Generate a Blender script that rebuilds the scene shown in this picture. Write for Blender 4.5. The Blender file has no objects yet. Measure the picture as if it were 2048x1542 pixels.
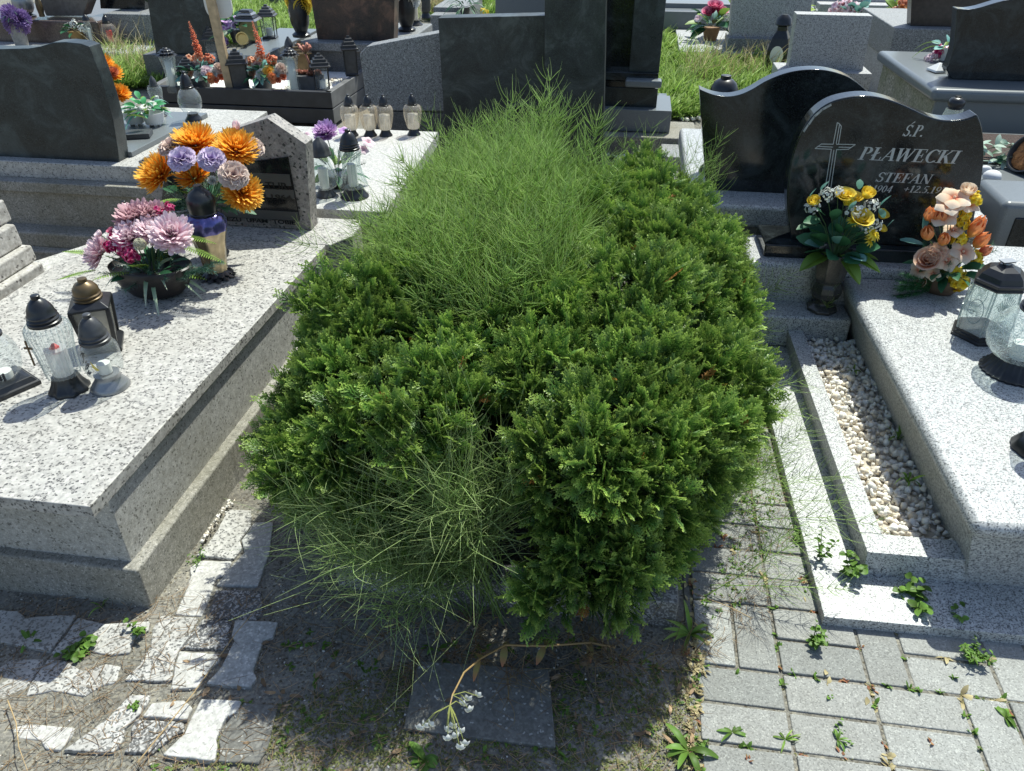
import bpy, math, random
import numpy as np
from mathutils import Vector, Matrix, Euler
R_ = math.radians
PI = math.pi
random.seed(7); RNG = np.random.default_rng(7)

# ------------------------------------------------------------------ camera, world, sun, exposure
scene = bpy.context.scene
COL = scene.collection
FPX, CH, PITCH, YAW = 1547.0, 1.58, 33.6, 8.3
cd = bpy.data.cameras.new('camera'); cam = bpy.data.objects.new('camera', cd); COL.objects.link(cam)
cam.location = (0, 0, CH); cam.rotation_euler = (R_(90 - PITCH), 0, R_(YAW))
cd.sensor_width = 36; cd.lens = FPX / 2048 * 36; cd.clip_end = 500; cd.clip_start = .02
scene.camera = cam
SUN = Vector((.24, .55, 1.0)).normalized()
w = bpy.data.worlds.new('World'); scene.world = w; w.use_nodes = True
nt = w.node_tree; bg = nt.nodes['Background']
sky = nt.nodes.new('ShaderNodeTexSky'); sky.sky_type = 'NISHITA'; sky.sun_disc = False
sky.sun_elevation = math.asin(SUN.z); sky.sun_rotation = math.atan2(SUN.x, SUN.y)
sky.air_density = 1.0; sky.dust_density = 1.2; sky.ozone_density = 1.5
nt.links.new(sky.outputs[0], bg.inputs[0]); bg.inputs[1].default_value = .125
sl = bpy.data.lights.new('sun', 'SUN'); sl.energy = 4.5; sl.angle = R_(.53); sl.color = (.975, 1, .90)
so = bpy.data.objects.new('sun', sl); COL.objects.link(so)
so.rotation_euler = SUN.to_track_quat('Z', 'Y').to_euler(); so.location = SUN * 20
scene.view_settings.view_transform = 'Standard'; scene.view_settings.look = 'None'
scene.view_settings.exposure = .48; scene.view_settings.gamma = 1
scene.cycles.max_bounces = 8; scene.cycles.transparent_max_bounces = 16
scene.cycles.caustics_reflective = False; scene.cycles.caustics_refractive = False

# ------------------------------------------------------------------ surveyed positions: a pixel of the 2048 px photo to a point on a plane
_F = Vector((-math.sin(R_(YAW)) * math.cos(R_(PITCH)), math.cos(R_(YAW)) * math.cos(R_(PITCH)), -math.sin(R_(PITCH))))
_R = Vector((math.cos(R_(YAW)), math.sin(R_(YAW)), 0)); _U = _R.cross(_F); _C = Vector((0, 0, CH))
def _ray(x, y): return _F + _R * ((x - 1024) / FPX) - _U * ((y - 771) / FPX)
def G(x, y, z=0.0):
    d = _ray(x, y); return _C + d * ((z - CH) / d.z)
def AY(x, y, Y):
    d = _ray(x, y); return _C + d * (Y / d.y)

# ------------------------------------------------------------------ helpers
def tag(o, label=None, cat=None, group=None, kind=None):
    if label: o['label'] = label
    if cat: o['category'] = cat
    if group: o['group'] = group
    if kind: o['kind'] = kind
    return o
def thing(name, label, cat, loc=(0, 0, 0), rotz=0, group=None):
    o = bpy.data.objects.new(name, None); COL.objects.link(o); o.empty_display_size = .05
    o.location = loc; o.rotation_euler = (0, 0, rotz)
    return tag(o, label, cat, group)

class M:
    """collects geometry; t, r are two per-vertex values used by the materials"""
    def __init__(s): s.v = []; s.f = []; s.t = []; s.r = []
    def add(s, vs, fs, t=0., r=0.):
        n = len(s.v); s.v += [tuple(p) for p in vs]; s.f += [tuple(i + n for i in f) for f in fs]
        s.t += list(t) if hasattr(t, '__len__') else [t] * len(vs)
        s.r += list(r) if hasattr(r, '__len__') else [r] * len(vs)
        return s
    def box(s, x0, x1, y0, y1, z0, z1, r=0.):
        v = [(x, y, z) for z in (z0, z1) for y in (y0, y1) for x in (x0, x1)]
        return s.add(v, [(0, 2, 3, 1), (4, 5, 7, 6), (0, 1, 5, 4), (2, 6, 7, 3), (0, 4, 6, 2), (1, 3, 7, 5)], 0, r)
    def hexa(s, b, t, r=0.):           # bottom 4 corners, top 4 corners (ccw)
        return s.add(list(b) + list(t), [(3, 2, 1, 0), (4, 5, 6, 7), (0, 1, 5, 4), (1, 2, 6, 5), (2, 3, 7, 6), (3, 0, 4, 7)], 0, r)
    def prismz(s, pts, z0, z1, r=0.):   # polygon (x,y) extruded up
        n = len(pts)
        a = sum(pts[i][0] * pts[(i + 1) % n][1] - pts[(i + 1) % n][0] * pts[i][1] for i in range(n))
        if a < 0: pts = pts[::-1]
        v = [(p[0], p[1], z0) for p in pts] + [(p[0], p[1], z1) for p in pts]
        f = [tuple(range(n))[::-1], tuple(range(n, 2 * n))] + [(i, (i + 1) % n, n + (i + 1) % n, n + i) for i in range(n)]
        return s.add(v, f, 0, r)
    def prismy(s, pts, y0, y1, r=0., lean=0.):   # polygon (x,z) extruded in y; lean moves the top back
        n = len(pts)
        a = sum(pts[i][0] * pts[(i + 1) % n][1] - pts[(i + 1) % n][0] * pts[i][1] for i in range(n))
        if a < 0: pts = pts[::-1]
        z0 = min(p[1] for p in pts)
        v = [(p[0], y0 + lean * (p[1] - z0), p[1]) for p in pts] + [(p[0], y1 + lean * (p[1] - z0), p[1]) for p in pts]
        f = [tuple(range(n)), tuple(range(n, 2 * n))[::-1]] + [(i, n + i, n + (i + 1) % n, (i + 1) % n) for i in range(n)]
        return s.add(v, f, 0, r)
    def lathe(s, prof, n=32, flute=0, amp=0., c=(0, 0), cap=True, rot=0., sq=None, r=0., tw=0.):
        base = len(s.v); vs = []; m = len(prof)
        zmin = prof[0][1]; zr = max(1e-6, prof[-1][1] - zmin)
        for k, (pr, z) in enumerate(prof):
            for i in range(n):
                a = 2 * PI * i / n + rot + tw * (z - zmin) / zr
                q = pr * (1 + amp * math.cos(flute * (a - rot))) if flute else pr
                vs.append((c[0] + q * math.cos(a), c[1] + q * math.sin(a), z))
        fs = [(k * n + i, k * n + (i + 1) % n, (k + 1) * n + (i + 1) % n, (k + 1) * n + i) for k in range(m - 1) for i in range(n)]
        if cap:
            fs.append(tuple(range(n))[::-1]); fs.append(tuple((m - 1) * n + i for i in range(n)))
        return s.add(vs, fs, [(v[2] - zmin) / zr for v in vs], r)
    def tube(s, pts, rad, n=5, t0=0., t1=1., r=0.):
        pts = [Vector(p) for p in pts]; m = len(pts); vs = []; ts = []
        up = Vector((.13, .21, .97))
        for k, p in enumerate(pts):
            d = (pts[min(k + 1, m - 1)] - pts[max(k - 1, 0)]).normalized()
            x = d.cross(up); x = x.normalized() if x.length > 1e-4 else Vector((1, 0, 0)); y = d.cross(x)
            q = rad[k] if hasattr(rad, '__len__') else rad
            for i in range(n):
                a = 2 * PI * i / n
                vs.append(p + x * (q * math.cos(a)) + y * (q * math.sin(a))); ts.append(t0 + (t1 - t0) * k / (m - 1))
        fs = [(k * n + i, k * n + (i + 1) % n, (k + 1) * n + (i + 1) % n, (k + 1) * n + i) for k in range(m - 1) for i in range(n)]
        fs += [tuple(range(n))[::-1], tuple((m - 1) * n + i for i in range(n))]
        return s.add(vs, fs, ts, r)
    def ball(s, c, q, n=10, m=7, r=0., sc=(1, 1, 1)):
        vs = []; 
        for k in range(m):
            th = PI * (k + .5) / m
            for i in range(n):
                a = 2 * PI * i / n
                vs.append((c[0] + q * sc[0] * math.sin(th) * math.cos(a), c[1] + q * sc[1] * math.sin(th) * math.sin(a), c[2] - q * sc[2] * math.cos(th)))
        fs = [(k * n + i, k * n + (i + 1) % n, (k + 1) * n + (i + 1) % n, (k + 1) * n + i) for k in range(m - 1) for i in range(n)]
        fs += [tuple(range(n))[::-1], tuple((m - 1) * n + i for i in range(n))]
        return s.add(vs, fs, .5, r)
    def strip(s, pts, widths, side, cup=0., r=0., t0=0., t1=1.):
        """a curved blade: centre line pts, half widths, side vectors; cup lifts the edges"""
        n = len(pts); vs = []; ts = []
        for k in range(n):
            p = Vector(pts[k]); sd = Vector(side[k] if isinstance(side, list) else side)
            d = (Vector(pts[min(k + 1, n - 1)]) - Vector(pts[max(k - 1, 0)]))
            up = sd.cross(d); up = up.normalized() if up.length > 1e-9 else Vector((0, 0, 1))
            wv = sd.normalized() * widths[k]
            vs += [p - wv + up * (cup * widths[k]), p, p + wv + up * (cup * widths[k])]
            ts += [t0 + (t1 - t0) * k / (n - 1)] * 3
        fs = []
        for k in range(n - 1):
            a = 3 * k; fs += [(a, a + 1, a + 4, a + 3), (a + 1, a + 2, a + 5, a + 4)]
        return s.add(vs, fs, ts, r)
    def xf(s, mat):
        s.v = [tuple(mat @ Vector(p)) for p in s.v]; return s
    def join(s, o, mat=None):
        vs = [tuple(mat @ Vector(p)) for p in o.v] if mat else o.v
        return s.add(vs, o.f, o.t, o.r)

def mkmesh(name, v, f, t, r):
    me = bpy.data.meshes.new(name); me.from_pydata([tuple(p) for p in v] if not isinstance(v, np.ndarray) else v.tolist(), [], f if not isinstance(f, np.ndarray) else f.tolist())
    for nm, arr in (('t', t), ('r', r)):
        a = me.attributes.new(nm, 'FLOAT', 'POINT'); a.data.foreach_set('value', np.asarray(arr, dtype=np.float32))
    me.update(); return me
def fastmesh(name, v, q, t, r):
    """big quad meshes straight from numpy arrays"""
    me = bpy.data.meshes.new(name); nv, nf = len(v), len(q)
    me.vertices.add(nv); me.vertices.foreach_set('co', v.astype(np.float32).ravel())
    me.loops.add(nf * 4); me.loops.foreach_set('vertex_index', q.astype(np.int32).ravel())
    me.polygons.add(nf); me.polygons.foreach_set('loop_start', np.arange(0, nf * 4, 4, dtype=np.int32))
    for nm, arr in (('t', t), ('r', r)):
        a = me.attributes.new(nm, 'FLOAT', 'POINT'); a.data.foreach_set('value', np.asarray(arr, dtype=np.float32))
    me.update(calc_edges=True); me.validate(); return me
def part(name, m, mat, root=None, bevel=0, seg=2, smooth=False, label=None, world=False, me=None):
    if me is None:
        v = m.v
        if world and root is not None:
            L = root.location; v = [(p[0] - L.x, p[1] - L.y, p[2] - L.z) for p in v]
        me = mkmesh(name, v, m.f, m.t, m.r)
    o = bpy.data.objects.new(name, me); COL.objects.link(o)
    if root is not None: o.parent = root
    if isinstance(mat, (list, tuple)):
        for q in mat: me.materials.append(q)
    elif mat: me.materials.append(mat)
    if smooth:
        for p in me.polygons: p.use_smooth = True
        if smooth != True:
            try: me.set_sharp_from_angle(angle=R_(smooth))
            except Exception: pass
    if bevel:
        b = o.modifiers.new('bevel', 'BEVEL'); b.width = bevel; b.segments = seg; b.limit_method = 'ANGLE'; b.angle_limit = R_(35)
        b.harden_normals = True
    if label: o['label'] = label
    return o
def struct(name, m, mat, **k): 
    o = part(name, m, mat, **k); o['kind'] = 'structure'; return o

# ------------------------------------------------------------------ materials
MATS = {}
def nmat(name):
    m = bpy.data.materials.new(name); m.use_nodes = True; MATS[name] = m
    t = m.node_tree; return m, t, t.nodes['Principled BSDF'], t.links
def ramp(t, stops, interp='LINEAR'):
    n = t.nodes.new('ShaderNodeValToRGB'); cr = n.color_ramp; cr.interpolation = interp
    while len(cr.elements) < len(stops): cr.elements.new(.5)
    for e, (p, c) in zip(cr.elements, stops): e.position = p; e.color = (*c, 1) if len(c) == 3 else c
    return n
def tex(t, kind, scale, vec=None, **k):
    n = t.nodes.new('ShaderNodeTex' + kind); n.inputs['Scale'].default_value = scale
    for a, b in k.items():
        if a in n.inputs: n.inputs[a].default_value = b
        else: setattr(n, a, b)
    if vec is not None: t.links.new(vec, n.inputs['Vector'])
    return n
def coords(t, scale=None):
    n = t.nodes.new('ShaderNodeTexCoord')
    if not scale: return n.outputs['Object']
    mp = t.nodes.new('ShaderNodeMapping'); mp.inputs['Scale'].default_value = scale
    t.links.new(n.outputs['Object'], mp.inputs[0]); return mp.outputs[0]
def mixc(t, fac, a, b, mode='MIX'):
    n = t.nodes.new('ShaderNodeMix'); n.data_type = 'RGBA'; n.blend_type = mode
    for sock, val in ((n.inputs[0], fac), (n.inputs[6], a), (n.inputs[7], b)):
        if hasattr(val, 'is_linked'): t.links.new(val, sock)
        elif isinstance(val, (int, float)): sock.default_value = val
        else: sock.default_value = (*val, 1)
    return n.outputs[2]
def bump(t, bs, h, strength=.3, dist=.002):
    n = t.nodes.new('ShaderNodeBump'); n.inputs['Strength'].default_value = strength; n.inputs['Distance'].default_value = dist
    t.links.new(h, n.inputs['Height']); t.links.new(n.outputs[0], bs.inputs['Normal'])
def plain(name, c, rough=.5, metal=0., noise=0., nscale=30, spec=.5, bmp=0., coat=0.):
    m, t, b, L = nmat(name); b.inputs['Roughness'].default_value = rough; b.inputs['Metallic'].default_value = metal
    b.inputs['Specular IOR Level'].default_value = spec; b.inputs['Coat Weight'].default_value = coat
    if noise or bmp:
        n = tex(t, 'Noise', nscale, coords(t), Detail=6)
        lo = tuple(max(0, x * (1 - noise)) for x in c); hi = tuple(min(1, x * (1 + noise)) for x in c)
        r = ramp(t, [(.3, lo), (.7, hi)]); L.new(n.outputs[0], r.inputs[0]); L.new(r.outputs[0], b.inputs['Base Color'])
        if bmp: bump(t, b, n.outputs[0], bmp, .004)
    else: b.inputs['Base Color'].default_value = (*c, 1)
    return m
def speckle(name, stops, scale, dirt=(.25, .22, .16), dirt_amt=.35, rough=.5, base=None, mort=0., bmp=.15, stretch=None, warp=.0):
    """terrazzo or granite: grains with a colour each, and a weathered film in patches"""
    m, t, b, L = nmat(name); b.inputs['Roughness'].default_value = rough
    scale = scale * 1.8; co = coords(t, stretch)
    v = tex(t, 'Voronoi', scale, co, Randomness=1.0)
    sep = t.nodes.new('ShaderNodeSeparateColor'); L.new(v.outputs['Color'], sep.inputs[0])
    r = ramp(t, stops, 'CONSTANT'); L.new(sep.outputs[0], r.inputs[0])
    col = r.outputs[0]
    if mort:
        e = tex(t, 'Voronoi', scale, co, feature='DISTANCE_TO_EDGE')
        er = ramp(t, [(0, (1, 1, 1)), (mort, (0, 0, 0))]); L.new(e.outputs[0], er.inputs[0])
        col = mixc(t, er.outputs[0], col, base)
    n2 = tex(t, 'Noise', scale * .33, co, Detail=3); r2 = ramp(t, [(.35, (.8, .8, .8)), (.65, (1.12, 1.12, 1.12))])
    L.new(n2.outputs[0], r2.inputs[0]); col = mixc(t, 1.0, col, r2.outputs[0], 'MULTIPLY')
    n = tex(t, 'Noise', 3.1, co, Detail=9, Roughness=.65); rr = ramp(t, [(.42, (0, 0, 0)), (.75, (dirt_amt,) * 3)])
    L.new(n.outputs[0], rr.inputs[0]); col = mixc(t, rr.outputs[0], col, dirt)
    L.new(col, b.inputs['Base Color'])
    if bmp: bump(t, b, n2.outputs[0], bmp, .0015)
    return m
def glassy(name, tint=(.95, .975, .975), film=.09, gloss=.7, filmc=(.75, .8, .8)):
    m = bpy.data.materials.new(name); m.use_nodes = True; t = m.node_tree; L = t.links; MATS[name] = m
    for n in list(t.nodes): t.nodes.remove(n)
    out = t.nodes.new('ShaderNodeOutputMaterial'); tr = t.nodes.new('ShaderNodeBsdfTransparent'); tr.inputs[0].default_value = (*tint, 1)
    gl = t.nodes.new('ShaderNodeBsdfGlossy'); gl.inputs['Roughness'].default_value = .06
    df = t.nodes.new('ShaderNodeBsdfDiffuse'); df.inputs[0].default_value = (*filmc, 1)
    tl = t.nodes.new('ShaderNodeBsdfTranslucent'); tl.inputs[0].default_value = (*filmc, 1)
    lw = t.nodes.new('ShaderNodeLayerWeight'); lw.inputs[0].default_value = .35
    mp = t.nodes.new('ShaderNodeMapRange'); mp.inputs[1].default_value = 0; mp.inputs[2].default_value = 1; mp.inputs[3].default_value = .07; mp.inputs[4].default_value = gloss
    L.new(lw.outputs['Facing'], mp.inputs[0])
    pw = t.nodes.new('ShaderNodeMath'); pw.operation = 'POWER'; pw.inputs[1].default_value = 1.6; L.new(mp.outputs[0], pw.inputs[0])
    mx = t.nodes.new('ShaderNodeMixShader'); L.new(pw.outputs[0], mx.inputs[0]); L.new(tr.outputs[0], mx.inputs[1]); L.new(gl.outputs[0], mx.inputs[2])
    m1 = t.nodes.new('ShaderNodeMixShader'); m1.inputs[0].default_value = .5; L.new(df.outputs[0], m1.inputs[1]); L.new(tl.outputs[0], m1.inputs[2])
    m2 = t.nodes.new('ShaderNodeMixShader'); L.new(mx.outputs[0], m2.inputs[1]); L.new(m1.outputs[0], m2.inputs[2])
    n = tex(t, 'Noise', 18, coords(t), Detail=4); r = ramp(t, [(.3, (film * .5,) * 3), (.75, (film * 1.7,) * 3)]); L.new(n.outputs[0], r.inputs[0]); L.new(r.outputs[0], m2.inputs[0])
    L.new(m2.outputs[0], out.inputs[0]); return m
def petalm(name, c0, c1, c2=None, mid=.45, trans=.25, rough=.6, var=.15, spec=.2):
    """colour runs from the heart (t=0) to the tip (t=1); r varies petals"""
    m, t, b, L = nmat(name); b.inputs['Roughness'].default_value = rough; b.inputs['Specular IOR Level'].default_value = spec
    a = t.nodes.new('ShaderNodeAttribute'); a.attribute_name = 't'
    r = ramp(t, [(0, c0), (mid, c1), (1, c2 or c1)]); L.new(a.outputs['Fac'], r.inputs[0])
    a2 = t.nodes.new('ShaderNodeAttribute'); a2.attribute_name = 'r'
    r2 = ramp(t, [(0, (1 - var,) * 3), (1, (1 + var,) * 3)]); L.new(a2.outputs['Fac'], r2.inputs[0])
    col = mixc(t, 1.0, r.outputs[0], r2.outputs[0], 'MULTIPLY'); L.new(col, b.inputs['Base Color'])
    if trans:
        tl = t.nodes.new('ShaderNodeBsdfTranslucent'); L.new(col, tl.inputs[0]); mx = t.nodes.new('ShaderNodeMixShader'); mx.inputs[0].default_value = trans
        L.new(b.outputs[0], mx.inputs[1]); L.new(tl.outputs[0], mx.inputs[2]); L.new(mx.outputs[0], t.nodes['Material Output'].inputs[0])
    return m

W1 = (.62, .61, .58)
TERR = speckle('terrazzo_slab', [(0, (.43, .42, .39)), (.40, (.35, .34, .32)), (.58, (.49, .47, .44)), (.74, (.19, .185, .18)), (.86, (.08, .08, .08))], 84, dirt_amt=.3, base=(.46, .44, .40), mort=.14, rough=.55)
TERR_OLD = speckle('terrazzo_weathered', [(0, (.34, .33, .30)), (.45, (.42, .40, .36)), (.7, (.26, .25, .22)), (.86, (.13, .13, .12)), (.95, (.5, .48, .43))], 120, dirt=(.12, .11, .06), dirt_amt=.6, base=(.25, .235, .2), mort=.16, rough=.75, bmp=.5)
TERR_HS = speckle('terrazzo_headstone', [(0, (.24, .215, .20)), (.4, (.31, .275, .25)), (.62, (.17, .155, .15)), (.76, (.03, .03, .03)), (.93, (.40, .36, .33))], 52, dirt_amt=.2, base=(.33, .31, .28), mort=.15, rough=.5)
GRAN = speckle('light_granite', [(0, (.50, .51, .50)), (.34, (.39, .40, .40)), (.52, (.54, .54, .52)), (.64, (.22, .23, .24)), (.79, (.08, .085, .09)), (.93, (.36, .36, .35))], 185, dirt=(.42, .4, .35), dirt_amt=.3, rough=.4, bmp=.1)
GRAN_ROUGH = speckle('stained_granite', [(0, (.26, .25, .21)), (.4, (.33, .31, .26)), (.62, (.2, .2, .17)), (.8, (.10, .10, .09)), (.92, (.4, .38, .33))], 150, dirt=(.14, .12, .07), dirt_amt=.7, rough=.85, bmp=.7)
GRAN_MID = speckle('grey_granite', [(0, (.21, .22, .22)), (.4, (.15, .155, .16)), (.62, (.27, .275, .28)), (.78, (.06, .062, .065)), (.9, (.36, .36, .36))], 130, dirt_amt=.15, rough=.55, bmp=.1)
GRAN_PALE = speckle('pale_granite', [(0, (.36, .36, .36)), (.4, (.29, .295, .3)), (.62, (.44, .44, .43)), (.8, (.11, .11, .115)), (.9, (.5, .5, .49))], 120, dirt_amt=.2, rough=.6, bmp=.15)
WHITE_SLAB = speckle('white_terrazzo', [(0, (.46, .45, .43)), (.5, (.52, .51, .48)), (.8, (.36, .35, .33)), (.93, (.2, .2, .2))], 150, dirt=(.45, .42, .36), dirt_amt=.35, rough=.6)
CONC_D = speckle('dark_base_stone', [(0, (.085, .09, .09)), (.4, (.06, .062, .065)), (.62, (.13, .13, .13)), (.85, (.03, .03, .03)), (.95, (.2, .2, .2))], 140, dirt=(.2, .2, .19), dirt_amt=.3, rough=.5)
def blackstone(name, c=(.006, .007, .008), fleck=(.022, .026, .028), rough=.07, film=(.06, .075, .078), film_amt=.3, coat=.5):
    m, t, b, L = nmat(name); co = coords(t)
    v = tex(t, 'Voronoi', 330, co); sp = t.nodes.new('ShaderNodeSeparateColor'); L.new(v.outputs['Color'], sp.inputs[0])
    r = ramp(t, [(0, c), (.72, fleck), (.86, tuple(x * .4 for x in c))], 'CONSTANT'); L.new(sp.outputs[0], r.inputs[0])
    n = tex(t, 'Noise', 4.2, co, Detail=10, Roughness=.72, Distortion=1.2); rr = ramp(t, [(.38, (0, 0, 0)), (.52, (film_amt * .5,) * 3), (.62, (min(1, film_amt * 1.7),) * 3)]); L.new(n.outputs[0], rr.inputs[0])
    L.new(mixc(t, rr.outputs[0], r.outputs[0], film), b.inputs['Base Color'])
    n3 = tex(t, 'Noise', 5, co, Detail=8, Roughness=.7); r3 = ramp(t, [(.3, (rough,) * 3), (.8, (rough * 2.6,) * 3)]); L.new(n3.outputs[0], r3.inputs[0]); L.new(r3.outputs[0], b.inputs['Roughness'])
    b.inputs['IOR'].default_value = 1.45; return m
BLACK = blackstone('polished_black_granite')
BLACK2 = blackstone('dusty_black_granite', (.012, .017, .018), (.034, .043, .044), .2, (.06, .078, .078), .5)
STREAK = blackstone('streaked_black_stone', (.014, .019, .019), (.032, .042, .04), .25, (.075, .09, .085), .5)
GREYPOL = plain('polished_grey_granite', (.15, .165, .17), .3, noise=.22, nscale=320)
BROWNST = plain('polished_brown_stone', (.10, .075, .065), .2, noise=.4, nscale=80)
CHAR = plain('charcoal_boards', (.028, .03, .034), .45, noise=.25, nscale=12)
CHAR_T = plain('charcoal_board_pale', (.13, .13, .13), .6, noise=.3, nscale=9)  # paler charcoal, used on the side and back boards
WOOD = plain('bare_wood', (.52, .38, .22), .7, noise=.25, nscale=22)
WOODW = plain('white_board', (.75, .74, .68), .5)
def dirtm():
    m, t, b, L = nmat('sandy_soil'); co = coords(t); b.inputs['Roughness'].default_value = .95; b.inputs['Specular IOR Level'].default_value = .15
    n = tex(t, 'Noise', 5, co, Detail=10, Roughness=.7); r = ramp(t, [(.3, (.14, .125, .105)), (.5, (.21, .20, .17)), (.7, (.30, .28, .245))]); L.new(n.outputs[0], r.inputs[0])
    v = tex(t, 'Voronoi', 190, co); sp = t.nodes.new('ShaderNodeSeparateColor'); L.new(v.outputs['Color'], sp.inputs[0])
    r2 = ramp(t, [(0, (.75, .75, .75)), (.3, (1, 1, 1)), (.8, (1.3, 1.28, 1.2)), (.93, (.5, .46, .4))], 'CONSTANT'); L.new(sp.outputs[0], r2.inputs[0])
    L.new(mixc(t, 1.0, r.outputs[0], r2.outputs[0], 'MULTIPLY'), b.inputs['Base Color'])
    n2 = tex(t, 'Noise', 90, co, Detail=6); bump(t, b, n2.outputs[0], .9, .006); return m
SOIL = dirtm()
def paverm():
    m, t, b, L = nmat('concrete_pavers'); co = coords(t); b.inputs['Roughness'].default_value = .85; b.inputs['Specular IOR Level'].default_value = .3
    a = t.nodes.new('ShaderNodeAttribute'); a.attribute_name = 'r'
    r = ramp(t, [(0, (.235, .24, .225)), (.5, (.285, .285, .265)), (1, (.34, .345, .325))]); L.new(a.outputs['Fac'], r.inputs[0])
    v = tex(t, 'Voronoi', 330, co); sp = t.nodes.new('ShaderNodeSeparateColor'); L.new(v.outputs['Color'], sp.inputs[0])
    r2 = ramp(t, [(0, (.72, .72, .72)), (.22, (1, 1, 1)), (.9, (1.35, 1.35, 1.33))], 'CONSTANT'); L.new(sp.outputs[0], r2.inputs[0])
    c = mixc(t, 1.0, r.outputs[0], r2.outputs[0], 'MULTIPLY')
    n = tex(t, 'Noise', 7, co, Detail=9, Roughness=.7); rr = ramp(t, [(.45, (0, 0, 0)), (.75, (.5, .5, .5))]); L.new(n.outputs[0], rr.inputs[0])
    L.new(mixc(t, rr.outputs[0], c, (.19, .185, .165)), b.inputs['Base Color'])
    n2 = tex(t, 'Noise', 260, co, Detail=3); bump(t, b, n2.outputs[0], .5, .002); return m
PAVER = paverm()
PV_W = speckle('white_cobble', [(0, (.52, .51, .48)), (.5, (.58, .57, .54)), (.93, (.38, .37, .35))], 150, dirt=(.25, .23, .19), dirt_amt=.8, rough=.8, bmp=.3)
PV_S = speckle('speckled_cobble', [(0, (.50, .49, .46)), (.5, (.43, .42, .40)), (.74, (.15, .15, .145))], 115, dirt=(.25, .23, .19), dirt_amt=.8, rough=.8, bmp=.3)
PV_D = speckle('dark_speckled_cobble', [(0, (.15, .15, .145)), (.35, (.40, .39, .37)), (.55, (.09, .09, .09)), (.85, (.45, .44, .42))], 130, dirt=(.25, .23, .2), dirt_amt=.4, rough=.8, bmp=.3)
PV_G = speckle('grey_cobble', [(0, (.36, .36, .34)), (.5, (.43, .43, .41)), (.9, (.58, .57, .54))], 120, dirt=(.25, .24, .2), dirt_amt=.5, rough=.85, bmp=.3)
PV_DG = speckle('flecked_grey_slab', [(0, (.155, .15, .135)), (.5, (.195, .19, .17)), (.96, (.42, .41, .38))], 110, dirt=(.09, .09, .07), dirt_amt=.8, rough=.85, bmp=.4)
PLAST = plain('black_plastic', (.018, .019, .021), .32, noise=.3, nscale=40)
PLAST_G = plain('grey_black_plastic', (.05, .052, .055), .4, noise=.3, nscale=30)
BRONZE = plain('bronze_plastic', (.13, .09, .045), .35, metal=.5, noise=.3, nscale=25)
SILV = plain('silver_grey_lid', (.28, .29, .3), .35, metal=.6)
GLASS = glassy('clear_glass'); GLASS_F = glassy('frosted_glass', (.94, .98, .97), .14, .6, (.85, .9, .88)); AMBER = glassy('amber_glass', (.99, .94, .86), .13, filmc=(.9, .85, .76))
IRID = plain('iridescent_purple', (.13, .12, .30), .22, metal=.6, noise=.8, nscale=14); IRIDG = plain('iridescent_gold', (.45, .36, .22), .2, metal=.6, noise=.5, nscale=20)
WAX = plain('white_candle', (.75, .74, .68), .5); REDW = plain('red_candle', (.6, .05, .04), .4); CANG = glassy('candle_cup', (.95, .95, .95), .55, .5, (.85, .85, .83))
TERRAC = plain('terracotta', (.42, .22, .10), .8, noise=.15); WHITEP = plain('white_plastic', (.72, .72, .7), .4); GREYP = plain('dark_grey_planter', (.06, .062, .065), .6, noise=.2)
BOWL = plain('brown_black_bowl', (.022, .018, .016), .45, noise=.5, nscale=9, bmp=.2); GOLD = plain('gold_can', (.5, .38, .15), .3, metal=.8); VASEG = plain('grey_stone_vase', (.3, .29, .27), .7, noise=.2)
YELF = plain('yellow_picture', (.75, .55, .05), .5); FOAM = plain('brown_floral_foam', (.36, .15, .05), .9, noise=.4, nscale=60, bmp=.8)
STONEW = plain('white_stone', (.6, .6, .6), .7, noise=.12, nscale=15, bmp=.3); LETTER = plain('engraved_letters', (.42, .43, .42), .6); CUT = plain('chipped_edge', (.3, .31, .31), .6, noise=.4, nscale=60)
PLQ = blackstone('black_glass_plaque', (.01, .011, .012), (.012, .012, .013), .05, (.03, .03, .03), .2); PLQ_S = plain('plaque_strip', (.075, .075, .07), .35); PLQ_T = plain('plaque_text', (.006, .006, .006), .3)
# foliage and petals
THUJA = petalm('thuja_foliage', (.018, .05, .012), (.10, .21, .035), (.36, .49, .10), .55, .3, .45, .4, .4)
TWIG = plain('thuja_twigs', (.028, .026, .016), .9); DEADT = petalm('browned_thuja', (.3, .12, .03), (.42, .2, .05), None, .5, .1)
HORSE = petalm('horsetail_stems', (.18, .28, .06), (.33, .50, .12), (.56, .70, .27), .4, .35, .5, .3, .4)
HORSE_F = petalm('pale_horsetail', (.16, .25, .07), (.30, .45, .13), (.52, .63, .28), .4, .3, .5, .3, .4)
HORSE_D = petalm('dry_horsetail', (.16, .09, .05), (.25, .18, .09), (.3, .25, .12), .5, .15, .7, .3)
GRASS = petalm('grass_blades', (.09, .16, .03), (.19, .33, .055), (.34, .44, .13), .5, .35, .5, .4)
DRYG = petalm('dry_grass', (.25, .20, .10), (.38, .32, .17), (.5, .43, .25), .5, .2, .7, .3)
WEED = petalm('weed_leaves', (.10, .16, .03), (.12, .23, .04), (.17, .30, .06), .5, .3, .45, .35)
WEEDR = petalm('reddish_weed', (.25, .10, .05), (.33, .14, .08), (.25, .2, .06), .5, .2, .6, .3)
LITTER = petalm('litter', (.30, .20, .10), (.34, .24, .15), (.2, .13, .08), .5, .1, .9, .5)
LEAF = petalm('silk_leaves', (.02, .07, .03), (.03, .11, .05), (.05, .15, .07), .5, .12, .45, .25); LEAF_B = petalm('blue_green_leaves', (.10, .26, .22), (.16, .36, .32), (.25, .45, .40), .5, .2, .5, .2)
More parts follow.
